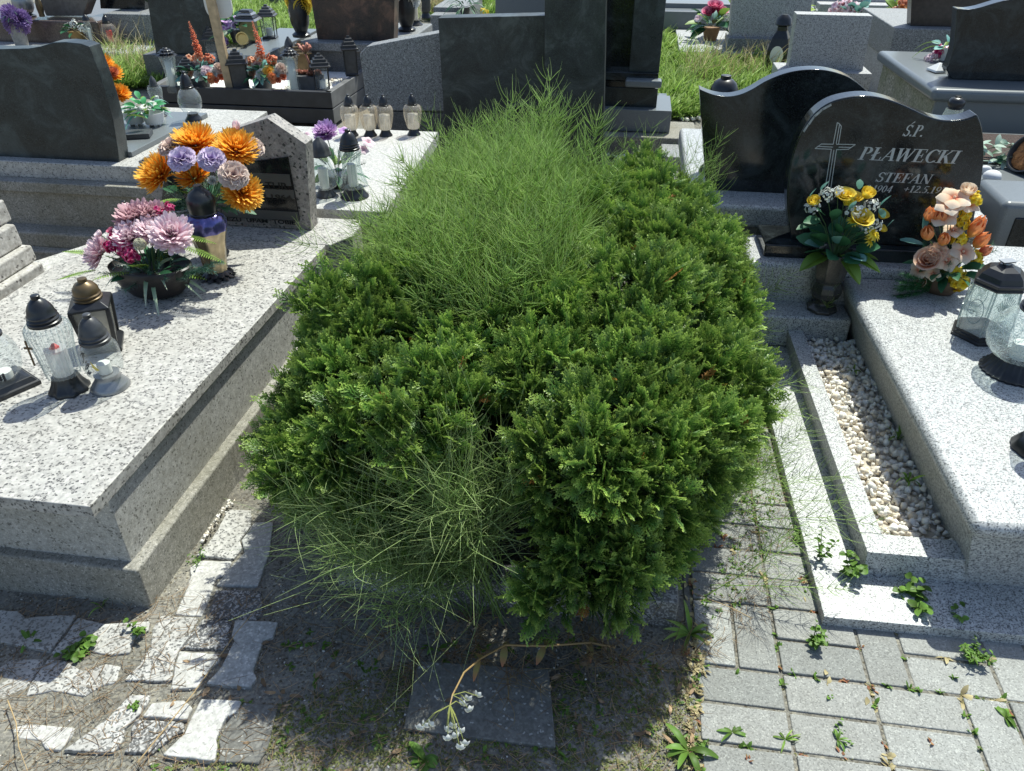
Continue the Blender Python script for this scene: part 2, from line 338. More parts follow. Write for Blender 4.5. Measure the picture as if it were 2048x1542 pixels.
LEAF_Y = petalm('light_fern_leaves', (.10, .18, .03), (.18, .30, .05), (.25, .38, .08), .5, .25, .45, .2); PINE = petalm('frosted_pine', (.03, .09, .05), (.05, .14, .09), (.22, .32, .28), .6, .1, .6, .2)
P_OR = petalm('orange_petals', (.80, .15, .01), (.92, .42, .03), (.95, .62, .12), .4); P_PK = petalm('pink_petals', (.66, .32, .40), (.84, .62, .67), (.90, .78, .80), .4)
P_ROSE = petalm('dusty_rose_petals', (.42, .18, .20), (.58, .34, .37), (.70, .48, .50), .4); P_MAG = petalm('magenta_petals', (.35, .01, .08), (.55, .03, .16), (.75, .3, .4), .55)
P_LIL = petalm('lilac_petals', (.32, .18, .42), (.50, .36, .62), (.72, .62, .76), .5); P_VIO = petalm('violet_petals', (.38, .16, .46), (.56, .34, .62), (.74, .56, .76), .5)
P_CRM = petalm('cream_pink_petals', (.45, .26, .22), (.62, .44, .38), (.74, .6, .52), .5); P_YEL = petalm('yellow_petals', (.7, .42, .01), (.82, .6, .02), (.85, .68, .12), .4)
P_PCH = petalm('peach_petals', (.62, .14, .06), (.78, .36, .2), (.85, .62, .45), .5); P_LILY = petalm('peach_lily_petals', (.72, .12, .05), (.82, .55, .36), (.85, .76, .62), .35)
P_WHT = petalm('white_petals', (.6, .65, .5), (.75, .76, .7), (.8, .8, .76), .4); P_TUL = petalm('tulip_petals', (.7, .45, .12), (.82, .30, .10), (.8, .34, .16), .5)
P_RED = petalm('red_petals', (.4, .01, .02), (.6, .03, .06), (.72, .1, .14), .5); P_LAV = petalm('lavender_spikes', (.12, .06, .2), (.24, .14, .38), (.38, .28, .5), .5); P_RED2 = petalm('coral_petals', (.5, .08, .03), (.68, .2, .1), (.75, .34, .2), .5)
STEMG = plain('green_stem', (.07, .13, .04), .6); STEMT = plain('dry_stem', (.42, .30, .15), .7, noise=.2)
# ================================================================== THE SETTING
m = M(); m.add([(-60, -20, -.022), (60, -20, -.022), (60, 90, -.022), (-60, 90, -.022)], [(0, 1, 2, 3)])
struct('ground', m, SOIL)
def terrain(name, x0, x1, y0, y1, z, amp, step, mat, fr=3.):
    nx, ny = int((x1 - x0) / step) + 1, int((y1 - y0) / step) + 1; m = M(); vs = []
    for j in range(ny):
        for i in range(nx):
            x, y = x0 + (x1 - x0) * i / (nx - 1), y0 + (y1 - y0) * j / (ny - 1)
            e = min(1, 6 * min(i, nx - 1 - i, j, ny - 1 - j) / 30.)
            h = math.sin(x * fr * 2.1 + 1.3 * math.sin(y * fr)) * math.cos(y * fr * 1.7 + x) + .6 * math.sin(x * fr * 6.3 + y * 4) * math.cos(y * fr * 5.1 - x * 3) + .25 * random.uniform(-1, 1)
            vs.append((x, y, z + amp * h * e - (1 - e) * .004))
    fs = [(j * nx + i, j * nx + i + 1, (j + 1) * nx + i + 1, (j + 1) * nx + i) for j in range(ny - 1) for i in range(nx - 1)]
    m.add(vs, fs); return struct(name, m, mat, smooth=True)
terrain('soil', -2.6, .25, .3, 1.9, -.003, .004, .02, SOIL)

# rectangular concrete pavers in a basket weave
m = M(); gp = .004
for row in range(-5, 11):
    y0 = 1.228 + .2 * row; x = .265
    rr = random.Random(row * 13 + 5)
    while x < 3.2:
        if rr.random() < .52:
            cells = [(x, x + .2, y0, y0 + .1), (x, x + .2, y0 + .1, y0 + .2)]; x += .2
        else:
            cells = [(x, x + .1, y0, y0 + .2)]; x += .1
        for a, b_, c, d in cells:
            t = rr.uniform(-.003, .001); q = rr.uniform(-.0012, .0012); k = rr.uniform(0, .003)
            bt = [(a + gp, c + gp, -.06), (b_ - gp, c + gp + q, -.06), (b_ - gp, d - gp, -.06), (a + gp, d - gp + q, -.06)]
            tp = [(p[0], p[1], t + rr.uniform(-.001, .001)) for p in bt]
            m.hexa(bt, tp, rr.random())
struct('pavement', m, PAVER, bevel=.0035, seg=2)
m = M(); m.add([(.22, .1, -.0055), (3.3, .1, -.0055), (3.3, 3.5, -.0055), (.22, 3.5, -.0055)], [(0, 1, 2, 3)]); struct('joint_sand', m, SOIL)
m = M(); m.box(.246, .262, .1, 1.55, -.05, -.002); struct('path_edging', m, PV_DG, bevel=.003)

# old cut-terrazzo cobbles of the left path, traced piece by piece
def cob(ox, oy, k, pts): return [tuple(G(ox + p[0] / k, oy + p[1] / k, .018)[:2]) for p in pts]
KC = 2.0233
pieces = [
 (PV_S, [(915, 468), (1010, 470), (1012, 530), (965, 590), (975, 620), (940, 664), (790, 650), (840, 600), (880, 540)]),
 (PV_G, [(1025, 520), (1100, 520), (1085, 640), (1040, 774), (872, 770), (922, 705), (985, 640), (972, 592)]),
 (PV_W, [(800, 674), (930, 676), (918, 728), (868, 742), (842, 820), (812, 894), (702, 888), (745, 800), (765, 742), (762, 700)]),
 (PV_D, [(867, 788), (1050, 794), (1060, 870), (1030, 915), (834, 902), (852, 850)]),
 (PV_S, [(642, 898), (798, 906), (766, 960), (768, 1010), (718, 1028), (698, 1080), (686, 1158), (497, 1155), (560, 1090), (602, 1020), (612, 950)]),
 (PV_D, [(817, 912), (933, 918), (918, 985), (930, 1002), (898, 1034), (727, 1026), (772, 966)]),
 (PV_G, [(947, 920), (1120, 927), (1100, 990), (1060, 1002), (1020, 1120), (1035, 1150), (1010, 1186), (832, 1174), (897, 1100), (946, 1002), (934, 980)]),
 (PV_W, [(720, 1042), (888, 1052), (880, 1086), (842, 1112), (798, 1188), (686, 1194), (700, 1110)]),
 (PV_S, [(520, 1220), (600, 1220), (586, 1258), (560, 1292), (500, 1350), (490, 1400), (450, 1450), (250, 1440), (350, 1370), (440, 1300)]),
 (PV_W, [(612, 1252), (738, 1242), (772, 1270), (748, 1318), (572, 1306)]),
 (PV_D, [(542, 1314), (733, 1328), (738, 1368), (688, 1385), (608, 1453), (492, 1448), (530, 1400), (522, 1360)]),
 (PV_W, [(810, 1237), (972, 1247), (956, 1290), (908, 1312), (868, 1400), (876, 1430), (862, 1488), (652, 1463), (740, 1380), (762, 1330)]),
 (PV_DG, [(985, 1250), (1120, 1262), (1100, 1330), (1080, 1420), (1040, 1495), (878, 1484), (885, 1428), (880, 1402), (920, 1322)]),
 (PV_S, [(-40, 876), (66, 882), (98, 908), (190, 900), (298, 897), (268, 948), (190, 1042), (0, 1008), (-60, 1000)]),
 (PV_S, [(312, 907), (420, 932), (550, 926), (598, 922), (592, 960), (538, 988), (518, 1046), (440, 1058), (350, 1040), (204, 1048), (262, 980)]),
 (PV_S, [(-60, 1078), (60, 1068), (168, 1070), (148, 1110), (90, 1188), (0, 1226), (-60, 1225)]),
 (PV_S, [(187, 1072), (250, 1077), (330, 1120), (420, 1092), (478, 1102), (458, 1168), (400, 1180), (330, 1223), (200, 1198), (97, 1222), (122, 1160)]),
 (PV_W, [(-40, 1380), (40, 1345), (100, 1332), (288, 1347), (278, 1380), (230, 1438), (170, 1433), (150, 1400), (60, 1390), (-40, 1402)]),
]
bym = {}
for mt, pts in pieces:
    # carry each cut edge a little rough
    q = cob(0, 780, KC, pts); out = []; cx_ = sum(p[0] for p in q) / len(q); cy_ = sum(p[1] for p in q) / len(q); q = [(cx_ + (p[0] - cx_) * 1.022, cy_ + (p[1] - cy_) * 1.022) for p in q]
    for i in range(len(q)):
        a, b_ = Vector(q[i]), Vector(q[(i + 1) % len(q)]); n = max(1, int((b_ - a).length / .012))
        for j in range(n):
            p = a.lerp(b_, j / n); out.append((p.x + random.uniform(-.0011, .0011), p.y + random.uniform(-.0011, .0011)))
    bym.setdefault(mt.name, (mt, M()))[1].prismz(out, -.03, .004 + random.uniform(-.004, .004))
for k, (mt, mm) in bym.items(): struct('cobble_path', mm, mt, bevel=.004, seg=2)

# ================================================================== TOMBS
# T1 -- terrazzo tomb on the left
T1 = thing('tomb', 'pale terrazzo tomb in the left foreground with a gabled headstone and black plaque', 'grave', (-1.6, 1.9, 0))
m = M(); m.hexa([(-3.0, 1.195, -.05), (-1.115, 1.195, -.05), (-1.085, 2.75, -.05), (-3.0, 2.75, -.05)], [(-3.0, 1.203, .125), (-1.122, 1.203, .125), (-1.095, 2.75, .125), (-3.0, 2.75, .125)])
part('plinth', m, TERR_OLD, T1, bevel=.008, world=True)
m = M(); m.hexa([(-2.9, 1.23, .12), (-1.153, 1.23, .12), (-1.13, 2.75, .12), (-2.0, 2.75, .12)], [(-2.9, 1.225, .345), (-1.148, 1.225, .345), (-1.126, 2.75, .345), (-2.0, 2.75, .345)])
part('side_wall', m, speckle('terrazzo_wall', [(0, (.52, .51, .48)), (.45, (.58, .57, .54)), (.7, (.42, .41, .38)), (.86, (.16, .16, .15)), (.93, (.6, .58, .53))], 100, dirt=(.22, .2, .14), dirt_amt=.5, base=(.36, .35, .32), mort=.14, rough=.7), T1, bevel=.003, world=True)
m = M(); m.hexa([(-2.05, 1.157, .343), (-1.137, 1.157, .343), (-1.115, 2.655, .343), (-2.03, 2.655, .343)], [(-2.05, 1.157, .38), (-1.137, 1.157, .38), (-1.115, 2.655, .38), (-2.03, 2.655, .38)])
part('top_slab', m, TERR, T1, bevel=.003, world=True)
m = M(); xr = G(695, 482, .38).x
m.prismz([(-2.0, 2.664), (-1.10, 2.664), (xr - .04, 2.70), (xr, 2.76), (xr, 2.86), (xr - .02, 2.93), (-2.0, 2.93)], .10, .378)
part('foot_slab', m, TERR, T1, bevel=.006, world=True)
hy = 2.79
pts = [AY(x, y, hy) for x, y in ((624, 468), (611, 288), (534, 236), (276, 322))]; xs = [(p.x, p.z) for p in pts]
poly = [(xs[0][0], .379), xs[1], xs[2], xs[3], (xs[3][0] + .035, .379)]
m = M(); m.prismy(poly, hy, hy + .075)
HS1 = part('headstone', m, TERR_HS, T1, bevel=.002, world=True)
pp = [AY(x, y, hy - .008) for x, y in ((575, 314), (599, 441), (320, 425), (330, 345))]
def child_world(name, m, mat, parent, root, **k):
    L = root.location; m.v = [(p[0] - L.x, p[1] - L.y, p[2] - L.z) for p in m.v]; return part(name, m, mat, parent, **k)
m = M(); m.prismy([(p.x, p.z) for p in pp], hy - .008, hy + .002); PL = child_world('plaque', m, PLQ, HS1, T1, bevel=.001)
def quadstrip(x0, y0, x1, y1, Y, hgt):
    a = AY(x0, y0, Y); b_ = AY(x1, y1, Y); return M().box(a.x, b_.x, Y - .001, Y + .002, min(a.z, b_.z) - hgt, max(a.z, b_.z))
for a in ((480, 349, 579, 349, .036), (478, 380, 587, 380, .024), (440, 424, 596, 424, .022)):
    m = quadstrip(a[0], a[1], a[2], a[3], hy - .009, a[4]); child_world('inscription_strip', m, PLQ_S, HS1, T1)
def textmesh(body, size, loc, width=None, shear=0., depth=.0005, bold=.0):
    c = bpy.data.curves.new('t', 'FONT'); c.body = body; c.size = size; c.extrude = depth; c.shear = shear; c.offset = bold
    o = bpy.data.objects.new('t', c); COL.objects.link(o); bpy.context.view_layer.update()
    me = bpy.data.meshes.new_from_object(o.evaluated_get(bpy.context.evaluated_depsgraph_get())); COL.objects.unlink(o); bpy.data.objects.remove(o)
    vs = [v.co.copy() for v in me.vertices]; fs = [tuple(p.vertices) for p in me.polygons]
    wx = max(v.x for v in vs) - min(v.x for v in vs); k = (width / wx) if width else 1; x0 = min(v.x for v in vs)
    mm = M(); mm.add([(loc[0] + (v.x - x0) * k, loc[1] - v.z, loc[2] + v.y) for v in vs], fs); return mm
for body, px, py, hz, wpx in (('T  S TUR', 488, 375, .030, 88), ('III 1964', 518, 396.5, .021, 65), ('JEZU  UFAM  TOBIE', 448, 441, .018, 142)):
    a = AY(px, py, hy - .0105); b_ = AY(px + wpx, py, hy - .0105)
    child_world('inscription', textmesh(body, hz * 1.3, (a.x, hy - .0105, a.z), (b_ - a).length, bold=.0006), PLQ_T, HS1, T1)

TERR_STEP = speckle('coarse_pale_terrazzo', [(0, (.42, .40, .36)), (.45, (.50, .48, .44)), (.72, (.33, .31, .28)), (.88, (.12, .11, .10)), (.94, (.56, .54, .5))], 62, dirt=(.22, .2, .14), dirt_amt=.5, base=(.42, .4, .36), mort=.12, rough=.85, bmp=.6)
# T0 -- stepped terrazzo head blocks beyond the left edge of T1
T0 = thing('tomb_steps', 'stepped blocks of coarse terrazzo at the left edge, beside the terrazzo tomb', 'grave steps', (-2.4, 2.5, 0))
def AX(x, y, X):
    d = _ray(x, y); return _C + d * (X / d.x)
zprev = -.02
for k, (px, py, X, bv, dx2) in enumerate([(85, 523, -2.07, .010, 0), (63, 489, -2.10, .008, .1), (30, 447, -2.13, .008, .2), (8, 398, -2.16, .008, .3)]):
    a = AX(px, py, X); b_ = T0.location
    m = M(); m.hexa([(-3.4, .9, zprev), (X + .004, .9, zprev), (X + .004, a.y, zprev), (-3.4, a.y, zprev)], [(-3.4, .9, a.z), (X, .9, a.z), (X, a.y, a.z), (-3.4, a.y, a.z)])
    part('step_block', m, TERR_STEP, T0, bevel=bv, world=True); zprev = a.z + .0005

# L2 -- big black wavy headstone, upper left
L2 = thing('tomb', 'grey ledged tomb at upper left carrying a large black headstone with a wavy top', 'grave', (-2.8, 3.6, 0))
xe = G(535, 222, .43).x
def ledge(x0, x1, y0, y1, z0, z1, bv, nm, mat=TERR_OLD): part(nm, M().box(x0, x1, y0, y1, z0, z1), mat, L2, bevel=bv, world=True)
LB = G(535, 222, .43).y
ledge(-5, xe + .10, 3.10, LB + .1, -.05, .055, .01, 'ledge'); ledge(-5, xe + .07, 3.15, LB + .07, .05, .128, .012, 'ledge')
ledge(-5, xe - .02, 3.25, LB - .03, .12, .31, .004, 'side_wall'); ledge(-5, xe, 3.225, LB, .30, .352, .006, 'ledge')
GR_L2 = speckle('pale_terrazzo_slab', [(0, (.46, .45, .42)), (.5, (.52, .51, .48)), (.72, (.38, .37, .34)), (.88, (.1, .1, .1))], 120, dirt=(.2, .19, .15), dirt_amt=.4, base=(.42, .41, .38), mort=.12, rough=.6)
ledge(-5, xe, 3.285, LB - .001, .35, .43, .006, 'top_slab', GR_L2)
ga = G(240, 318, .452); gx = ga.x - .0
part('grave_cover', M().prismz([(-5, 3.42), (gx, 3.42), (gx + .02, G(425, 226, .455).y), (-5, G(425, 226, .455).y)], .43, .455), GREYPOL, L2, bevel=.003, world=True)
HY = 3.34
op = [(239, 326), (234, 290), (226, 240), (214, 195), (196, 140), (178, 93), (160, 87), (130, 84), (105, 85), (80, 93), (55, 97), (0, 98), (-60, 96), (-60, 330)]
pts = [AY(x, y, HY) for x, y in op]; pts[0].z = .431; pts[-1].z = .431
m = M(); m.prismy([(p.x, p.z) for p in pts], HY, HY + .085)
HSL = part('headstone', m, BLACK2, L2, bevel=.004, seg=3, world=True)

# M -- white slab tomb in the middle ground
MT = thing('tomb', 'white terrazzo slab tomb behind the gabled headstone, holding a row of amber candles', 'grave', (-1.4, 3.6, 0))
xm = G(875, 266, .4).x
part('side_wall', M().box(-1.84, -1.03, 3.02, 4.12, -.05, .34), TERR_OLD, MT, bevel=.004, world=True)
m = M(); m.hexa([(-1.87, 2.97, .335), (-.965, 2.97, .335), (xm, 4.17, .335), (-1.87, 4.17, .335)], [(-1.87, 2.97, .4), (-.965, 2.97, .4), (xm, 4.17, .4), (-1.87, 4.17, .4)])
part('top_slab', m, WHITE_SLAB, MT, bevel=.004, world=True)

# T3 -- light granite tomb at the right, black headstone with the name
A3 = R_(1.4)
def rot3(m):
    c, s_ = math.cos(A3), math.sin(A3)
    m.v = [(.87 + (p[0] - .87) * c - (p[1] - 1.5) * s_, 1.5 + (p[0] - .87) * s_ + (p[1] - 1.5) * c, p[2]) for p in m.v]; return m
T3 = thing('tomb', 'light granite tomb at the right with a pebble bed and lettered black headstone', 'grave', (1.0, 2.2, 0))
p3 = lambda nm, m, mat, **k: part(nm, rot3(m), mat, T3, world=True, **k)
p3('base_strip', M().box(.583, 2.2, 1.395, 1.75, -.05, .03), GRAN, bevel=.002)
p3('base_strip', M().box(.581, .80, 1.7515, 2.82, -.05, .0295), GRAN, bevel=.002)
# kerb round the pebble bed
p3('kerb', M().hexa([(.715, 1.555, .028), (.972, 1.555, .028), (.972, 1.64, .028), (.715, 1.64, .028)], [(.708, 1.557, .107), (.972, 1.557, .107), (.972, 1.63, .107), (.708, 1.63, .107)]), GRAN, bevel=.002)
p3('kerb', M().hexa([(.715, 1.6415, .028), (.77, 1.6415, .028), (.77, 2.76, .028), (.715, 2.76, .028)], [(.708, 1.6315, .106), (.765, 1.6315, .106), (.765, 2.76, .106), (.708, 2.76, .106)]), GRAN, bevel=.002)
p3('box_wall', M().hexa([(.973, 1.558, .028), (2.2, 1.558, .028), (2.2, 2.9, .028), (.973, 2.9, .028)], [(.915, 1.522, .235), (2.2, 1.522, .235), (2.2, 2.9, .235), (.915, 2.9, .235)]), GRAN, bevel=.004)
sl3 = p3('top_slab', M().box(.897, 2.2, 1.495, 2.868, .2345, .285), GRAN, bevel=.024, seg=5, smooth=True)
p3('step_block', M().box(.60, .935, 2.735, 2.95, .03, .165), GRAN, bevel=.012, seg=4)
p3('head_slab', M().box(.545, 2.25, 2.87, 3.17, .05, .32), GRAN, bevel=.022, seg=5)
p3('headstone_base', M().box(.605, 1.34, 2.93, 3.14, .3205, .372), BLACK, bevel=.006, seg=3)
HY3 = 2.985
prof3 = [(1583, 484), (1577, 440), (1574, 400), (1578, 345), (1588, 300), (1604, 262), (1628, 228), (1660, 205), (1700, 194), (1740, 192), (1780, 200), (1820, 216), (1860, 234), (1893, 241), (1930, 238), (1955, 229), (1963, 250), (1968, 285), (1967, 330), (1960, 380), (1950, 430), (1940, 484)]
q = [AY(x, y, HY3) for x, y in prof3]
def smoothpoly(q, n=4):
    out = [q[0]]
    for i in range(len(q) - 1):
        p0, p1, p2, p3_ = q[max(0, i - 1)], q[i], q[i + 1], q[min(len(q) - 1, i + 2)]
        if (p2 - p1).length > .4: out.append(p2); continue
        for j in range(1, n + 1):
            t = j / n; out.append(.5 * ((2 * p1) + (p2 - p0) * t + (2 * p0 - 5 * p1 + 4 * p2 - p3_) * t * t + (3 * p1 - p0 - 3 * p2 + p3_) * t ** 3))
    return out
qs = smoothpoly(q[:16], 4) + smoothpoly(q[15:], 4)[1:]
poly3 = [(p.x, p.z) for p in qs]; poly3[0] = (poly3[0][0], .3725); poly3[-1] = (poly3[-1][0], .3725)
HS3 = part('headstone', M().prismy(poly3, HY3, HY3 + .08), BLACK, T3, bevel=.006, seg=3, world=True)
# chipped grey edge along the top left shoulder
m = M(); ch = [(1606, 262), (1616, 247), (1628, 231), (1644, 217), (1662, 207)]
for i in range(len(ch) - 1):
    a, b_ = AY(*ch[i], HY3 - .002), AY(*ch[i + 1], HY3 - .002)
    m.add([(a.x, a.y, a.z), (b_.x, b_.y, b_.z), (b_.x + .004, b_.y, b_.z - .007), (a.x + .006, a.y, a.z - .006)], [(0, 1, 2, 3)])
child_world('chipped_edge', m, CUT, HS3, T3)
# lettering: bold slanted serif capitals, stroke by stroke
def poly_to(mm, pts, ox, oz, s, sh, y):
    mm.add([(ox + (p[0] + sh * p[1]) * s, y, oz + p[1] * s) for p in pts], [tuple(range(len(pts)))])
def arc(cx, cy, rx, ry, a0, a1, tx, ty, n=14):
    o = []; i_ = []
    for k in range(n + 1):
        a = R_(a0 + (a1 - a0) * k / n); o.append((cx + rx * math.cos(a), cy + ry * math.sin(a))); i_.append((cx + (rx - tx) * math.cos(a), cy + (ry - ty) * math.sin(a)))
    return [[o[k], o[k + 1], i_[k + 1], i_[k]] for k in range(n)]
def bar(x0, y0, x1, y1, w): return [[(x0 - w / 2, y0), (x0 + w / 2, y0), (x1 + w / 2, y1), (x1 - w / 2, y1)]]
def hb(x0, x1, y, h): return [[(x0, y), (x1, y), (x1, y + h), (x0, y + h)]]
def srf(x, w, h=.045): return hb(x - w / 2, x + w / 2, 0, h)
def srt(x, w, h=.045): return hb(x - w / 2, x + w / 2, 1 - h, h)
TK, TN = .17, .06
GL = {
 'P': (.68, bar(.2, 0, .2, 1, TK) + srf(.2, .36) + hb(.04, .4, .955, .045) + arc(.36, .74, .28, .26, -90, 90, TK, TN)),
 'A': (.78, bar(.08, 0, .43, 1, .07) + bar(.64, 0, .43, 1, .17) + hb(.2, .58, .3, .05) + srf(.08, .24) + srf(.64, .32)),
 'W': (1.02, bar(.25, 0, .12, 1, .17) + bar(.25, 0, .5, 1, .07) + bar(.65, 0, .5, 1, .17) + bar(.65, 0, .92, 1, .07) + srt(.12, .3) + srt(.5, .28) + srt(.92, .24)),
 'E': (.68, bar(.2, 0, .2, 1, TK) + hb(.04, .62, 0, .05) + hb(.04, .62, .95, .05) + hb(.2, .48, .48, .05) + bar(.59, .0, .63, .24, .05) + bar(.59, 1, .59, .78, -.05) + bar(.46, .36, .46, .66, .045)),
 'C': (.72, arc(.42, .5, .38, .52, 45, 315, TK, TN, 20) + bar(.68, .66, .68, 1.0, .045) + bar(.68, .02, .66, .2, .04)),
 'K': (.8, bar(.2, 0, .2, 1, TK) + srf(.2, .36) + srt(.2, .36) + bar(.28, .42, .66, 1, .07) + bar(.66, 0, .38, .58, .18) + srt(.66, .26) + srf(.66, .3)),
 'I': (.42, bar(.2, 0, .2, 1, TK) + srf(.2, .36) + srt(.2, .36)),
 'S': (.6, arc(.31, .75, .25, .27, 20, 270, .13, .07) + arc(.31, .26, .26, .28, -160, 90, .14, .08) + bar(.55, .72, .55, 1, .04) + bar(.06, 0, .06, .3, .04)),
 'T': (.7, bar(.35, 0, .35, 1, TK) + srf(.35, .36) + hb(.04, .66, .95, .05) + bar(.06, .74, .06, 1, .045) + bar(.64, .74, .64, 1, .045)),
 'F': (.64, bar(.2, 0, .2, 1, TK) + srf(.2, .38) + hb(.04, .62, .95, .05) + hb(.2, .48, .48, .05) + bar(.6, .76, .6, 1, .045) + bar(.47, .36, .47, .66, .045)),
 'N': (.84, bar(.14, 0, .14, 1, .06) + bar(.7, 0, .7, 1, .06) + bar(.66, 0, .16, 1, .19) + srf(.14, .24) + srt(.7, .24) + srt(.14, .22)),
 '1': (.46, bar(.24, 0, .24, 1, .15) + srf(.24, .36) + [[(.06, .82), (.24, 1), (.24, .9), (.08, .77)]]),
 '9': (.56, arc(.28, .68, .24, .31, 0, 360, .12, .06, 20) + arc(.0, .62, .52, .6, -70, 0, .13, .07)),
 '0': (.56, arc(.28, .5, .24, .5, 0, 360, .13, .06, 22)),
 '4': (.58, bar(.38, 0, .38, 1, .14) + hb(.03, .54, .24, .09) + [[(.03, .3), (.32, 1), (.38, 1), (.12, .3)]]),
 '2': (.54, arc(.27, .72, .22, .27, -20, 160, .14, .07) + [[(.03, 0), (.2, .12), (.5, .66), (.34, .62)]] + hb(.03, .5, 0, .12)),
 '5': (.54, arc(.23, .31, .27, .32, -130, 110, .14, .07) + bar(.12, .55, .2, 1, .06) + hb(.16, .5, .89, .1)),
 '7': (.54, hb(.05, .52, .88, .11) + bar(.18, 0, .46, .92, .12) + bar(.06, .74, .06, .95, .04)),
 '8': (.56, arc(.28, .76, .19, .24, 0, 360, .1, .06, 18) + arc(.28, .27, .23, .28, 0, 360, .12, .06, 18)),
 '.': (.26, hb(.05, .2, 0, .15)), '+': (.6, hb(.05, .55, .4, .08) + bar(.3, .15, .3, .73, .08)), ' ': (.5, []),
}
GL['Ł'] = (.66, bar(.2, 0, .2, 1, TK) + srt(.2, .36) + hb(.04, .6, 0, .05) + bar(.58, 0, .62, .28, .05) + [[(.02, .4), (.42, .66), (.42, .57), (.02, .31)]])
GL['Ś'] = (.6, GL['S'][1] + [[(.28, 1.1), (.46, 1.32), (.54, 1.26), (.32, 1.07)]])
def engrave(text, px, py, wpx, hpx, name='inscription'):
    Y = HY3 - .0006; a = AY(px, py, Y); b_ = AY(px + wpx, py, Y); c = AY(px, py - hpx, Y)
    s = c.z - a.z; total = sum(GL[ch][0] for ch in text) + .28; kx = (b_.x - a.x) / (total * s)
    mm = M(); x = 0; k = 0
    for chh in text:
        for p in GL[chh][1]:
            k += 1; poly_to(mm, [((x + u) * kx, v) for u, v in p], a.x, a.z, s, .26, Y - .00004 * (k % 9))
        x += GL[chh][0]
    child_world(name, mm, LETTER, HS3, T3)
engrave('Ś.P.', 1803, 272, 48, 23); engrave('PŁAWECKI', 1714, 319, 210, 26); engrave('STEFAN', 1749, 363, 118, 19)
engrave('9.1904', 1727, 383, 60, 14); engrave('+12.5.1970', 1804, 384, 104, 14)
m = M(); KX = 548 / 1920.
def ln(pts, wd=.0028):
    P = [AY(1500 + x * KX, 200 + y * 440 / 1542., HY3 - .0008) for x, y in pts]
    for i in range(len(P) - 1):
        d = (P[i + 1] - P[i]); d = d.normalized(); n = Vector((-d.z, 0, d.x)) * (wd / 2)
        a, b_ = P[i] - d * .0004, P[i + 1] + d * .0004; y = HY3 - .0008 - .00004 * (len(m.f) % 7)
        m.add([(a.x - n.x, y, a.z - n.z), (b_.x - n.x, y, b_.z - n.z), (b_.x + n.x, y, b_.z + n.z), (a.x + n.x, y, a.z + n.z)], [(0, 1, 2, 3)])
ln([(583, 310), (612, 158), (628, 168), (604, 305)]); ln([(628, 168), (640, 185), (620, 310)]); ln([(583, 310), (500, 308), (456, 340), (570, 345)]); ln([(470, 325), (580, 330)])
ln([(604, 310), (738, 312), (690, 345), (606, 348)]); ln([(622, 330), (712, 332)]); ln([(570, 345), (520, 660)]); ln([(588, 350), (540, 660)]); ln([(606, 348), (560, 660)])
child_world('engraved_cross', m, LETTER, HS3, T3)

# T4 -- the wavy black stone behind the thuja
T4 = thing('tomb', 'granite tomb behind the lettered stone, its black headstone wavy and dipping left', 'grave', (.9, 3.8, 0))
part('head_slab', M().box(.29, 1.5, 3.26, 4.45, .30, .40), GRAN, T4, bevel=.02, seg=4, world=True)
part('box_wall', M().box(.36, 1.5, 3.27, 4.4, -.05, .301), GRAN_ROUGH, T4, bevel=.003, world=True)
HY4 = 3.44
prof4 = [(1411, 384), (1399, 178), (1412, 184), (1430, 190), (1455, 193), (1480, 189), (1505, 178), (1530, 163), (1560, 150), (1590, 142), (1622, 139), (1655, 141), (1690, 151), (1715, 166), (1738, 186), (1780, 230), (1820, 300), (1830, 384)]
q = [AY(x, y, HY4) for x, y in prof4]; qs = [q[0]] + smoothpoly(q[1:15], 4) + q[15:]
pl = [(p.x, p.z) for p in qs]; pl[0] = (pl[0][0], .4005); pl[-1] = (pl[-1][0], .4005)
part('headstone', M().prismy(pl, HY4, HY4 + .075), BLACK, T4, bevel=.004, seg=3, world=True)
# clip slab, drain block beside it
tag(part('stone_block', M().box(*sorted((G(1320, 335, 0).x, G(1362, 335, 0).x)), G(1330, 345, 0).y, G(1330, 318, 0).y, -.02, .10), GRAN_MID, None, bevel=.004), 'small grey granite block lying on white gravel beyond the thuja', 'stone block')

# T5 -- low black granite block at the right edge
T5 = thing('tomb', 'low tomb of dark grey polished granite at the right edge behind the orange flowers', 'grave', (2.2, 4.2, 0))
part('head_block', M().box(1.60, 3.2, 3.40, 3.73, -.02, .42), GREYPOL, T5, bevel=.03, seg=5, world=True)
part('front_panel', M().box(1.66, 3.1, 3.394, 3.41, .0, .36), BLACK, T5, bevel=.02, seg=3, world=True)
part('grave_cover', M().box(1.50, 3.2, 3.74, 4.98, .0, .30), GREYPOL, T5, bevel=.012, seg=3, world=True)
part('cover_panel', M().box(1.86, 3.2, 4.35, 4.86, .30, .325), BROWNST, T5, bevel=.003, world=True)

# T6 -- big wavy black headstone top right
T6 = thing('tomb', 'top right tomb with a round-edged slab, mossy side and curved black headstone', 'grave', (2.4, 5.6, 0))
c6 = G(1868, 178, .5); b6 = G(1755, 100, .5)
def q6(z0, z1, ins=0.):
    a = [(c6.x + ins, c6.y + ins), (4.2, c6.y + ins), (4.2, b6.y - ins), (b6.x + ins, b6.y - ins)]
    return M().hexa([(x, y, z0) for x, y in a], [(x, y, z1) for x, y in a])
part('box_wall', q6(-.02, .43, .05), speckle('rough_mossy_stone', [(0, (.25, .24, .18)), (.4, (.33, .31, .24)), (.7, (.18, .18, .13)), (.9, (.4, .38, .32))], 60, dirt=(.13, .15, .06), dirt_amt=.8, rough=.9, bmp=1.), T6, bevel=.003, world=True)
part('front_panel', M().box(c6.x + .045, 4.2, c6.y + .035, c6.y + .06, -.02, .425), GREYPOL, T6, world=True)
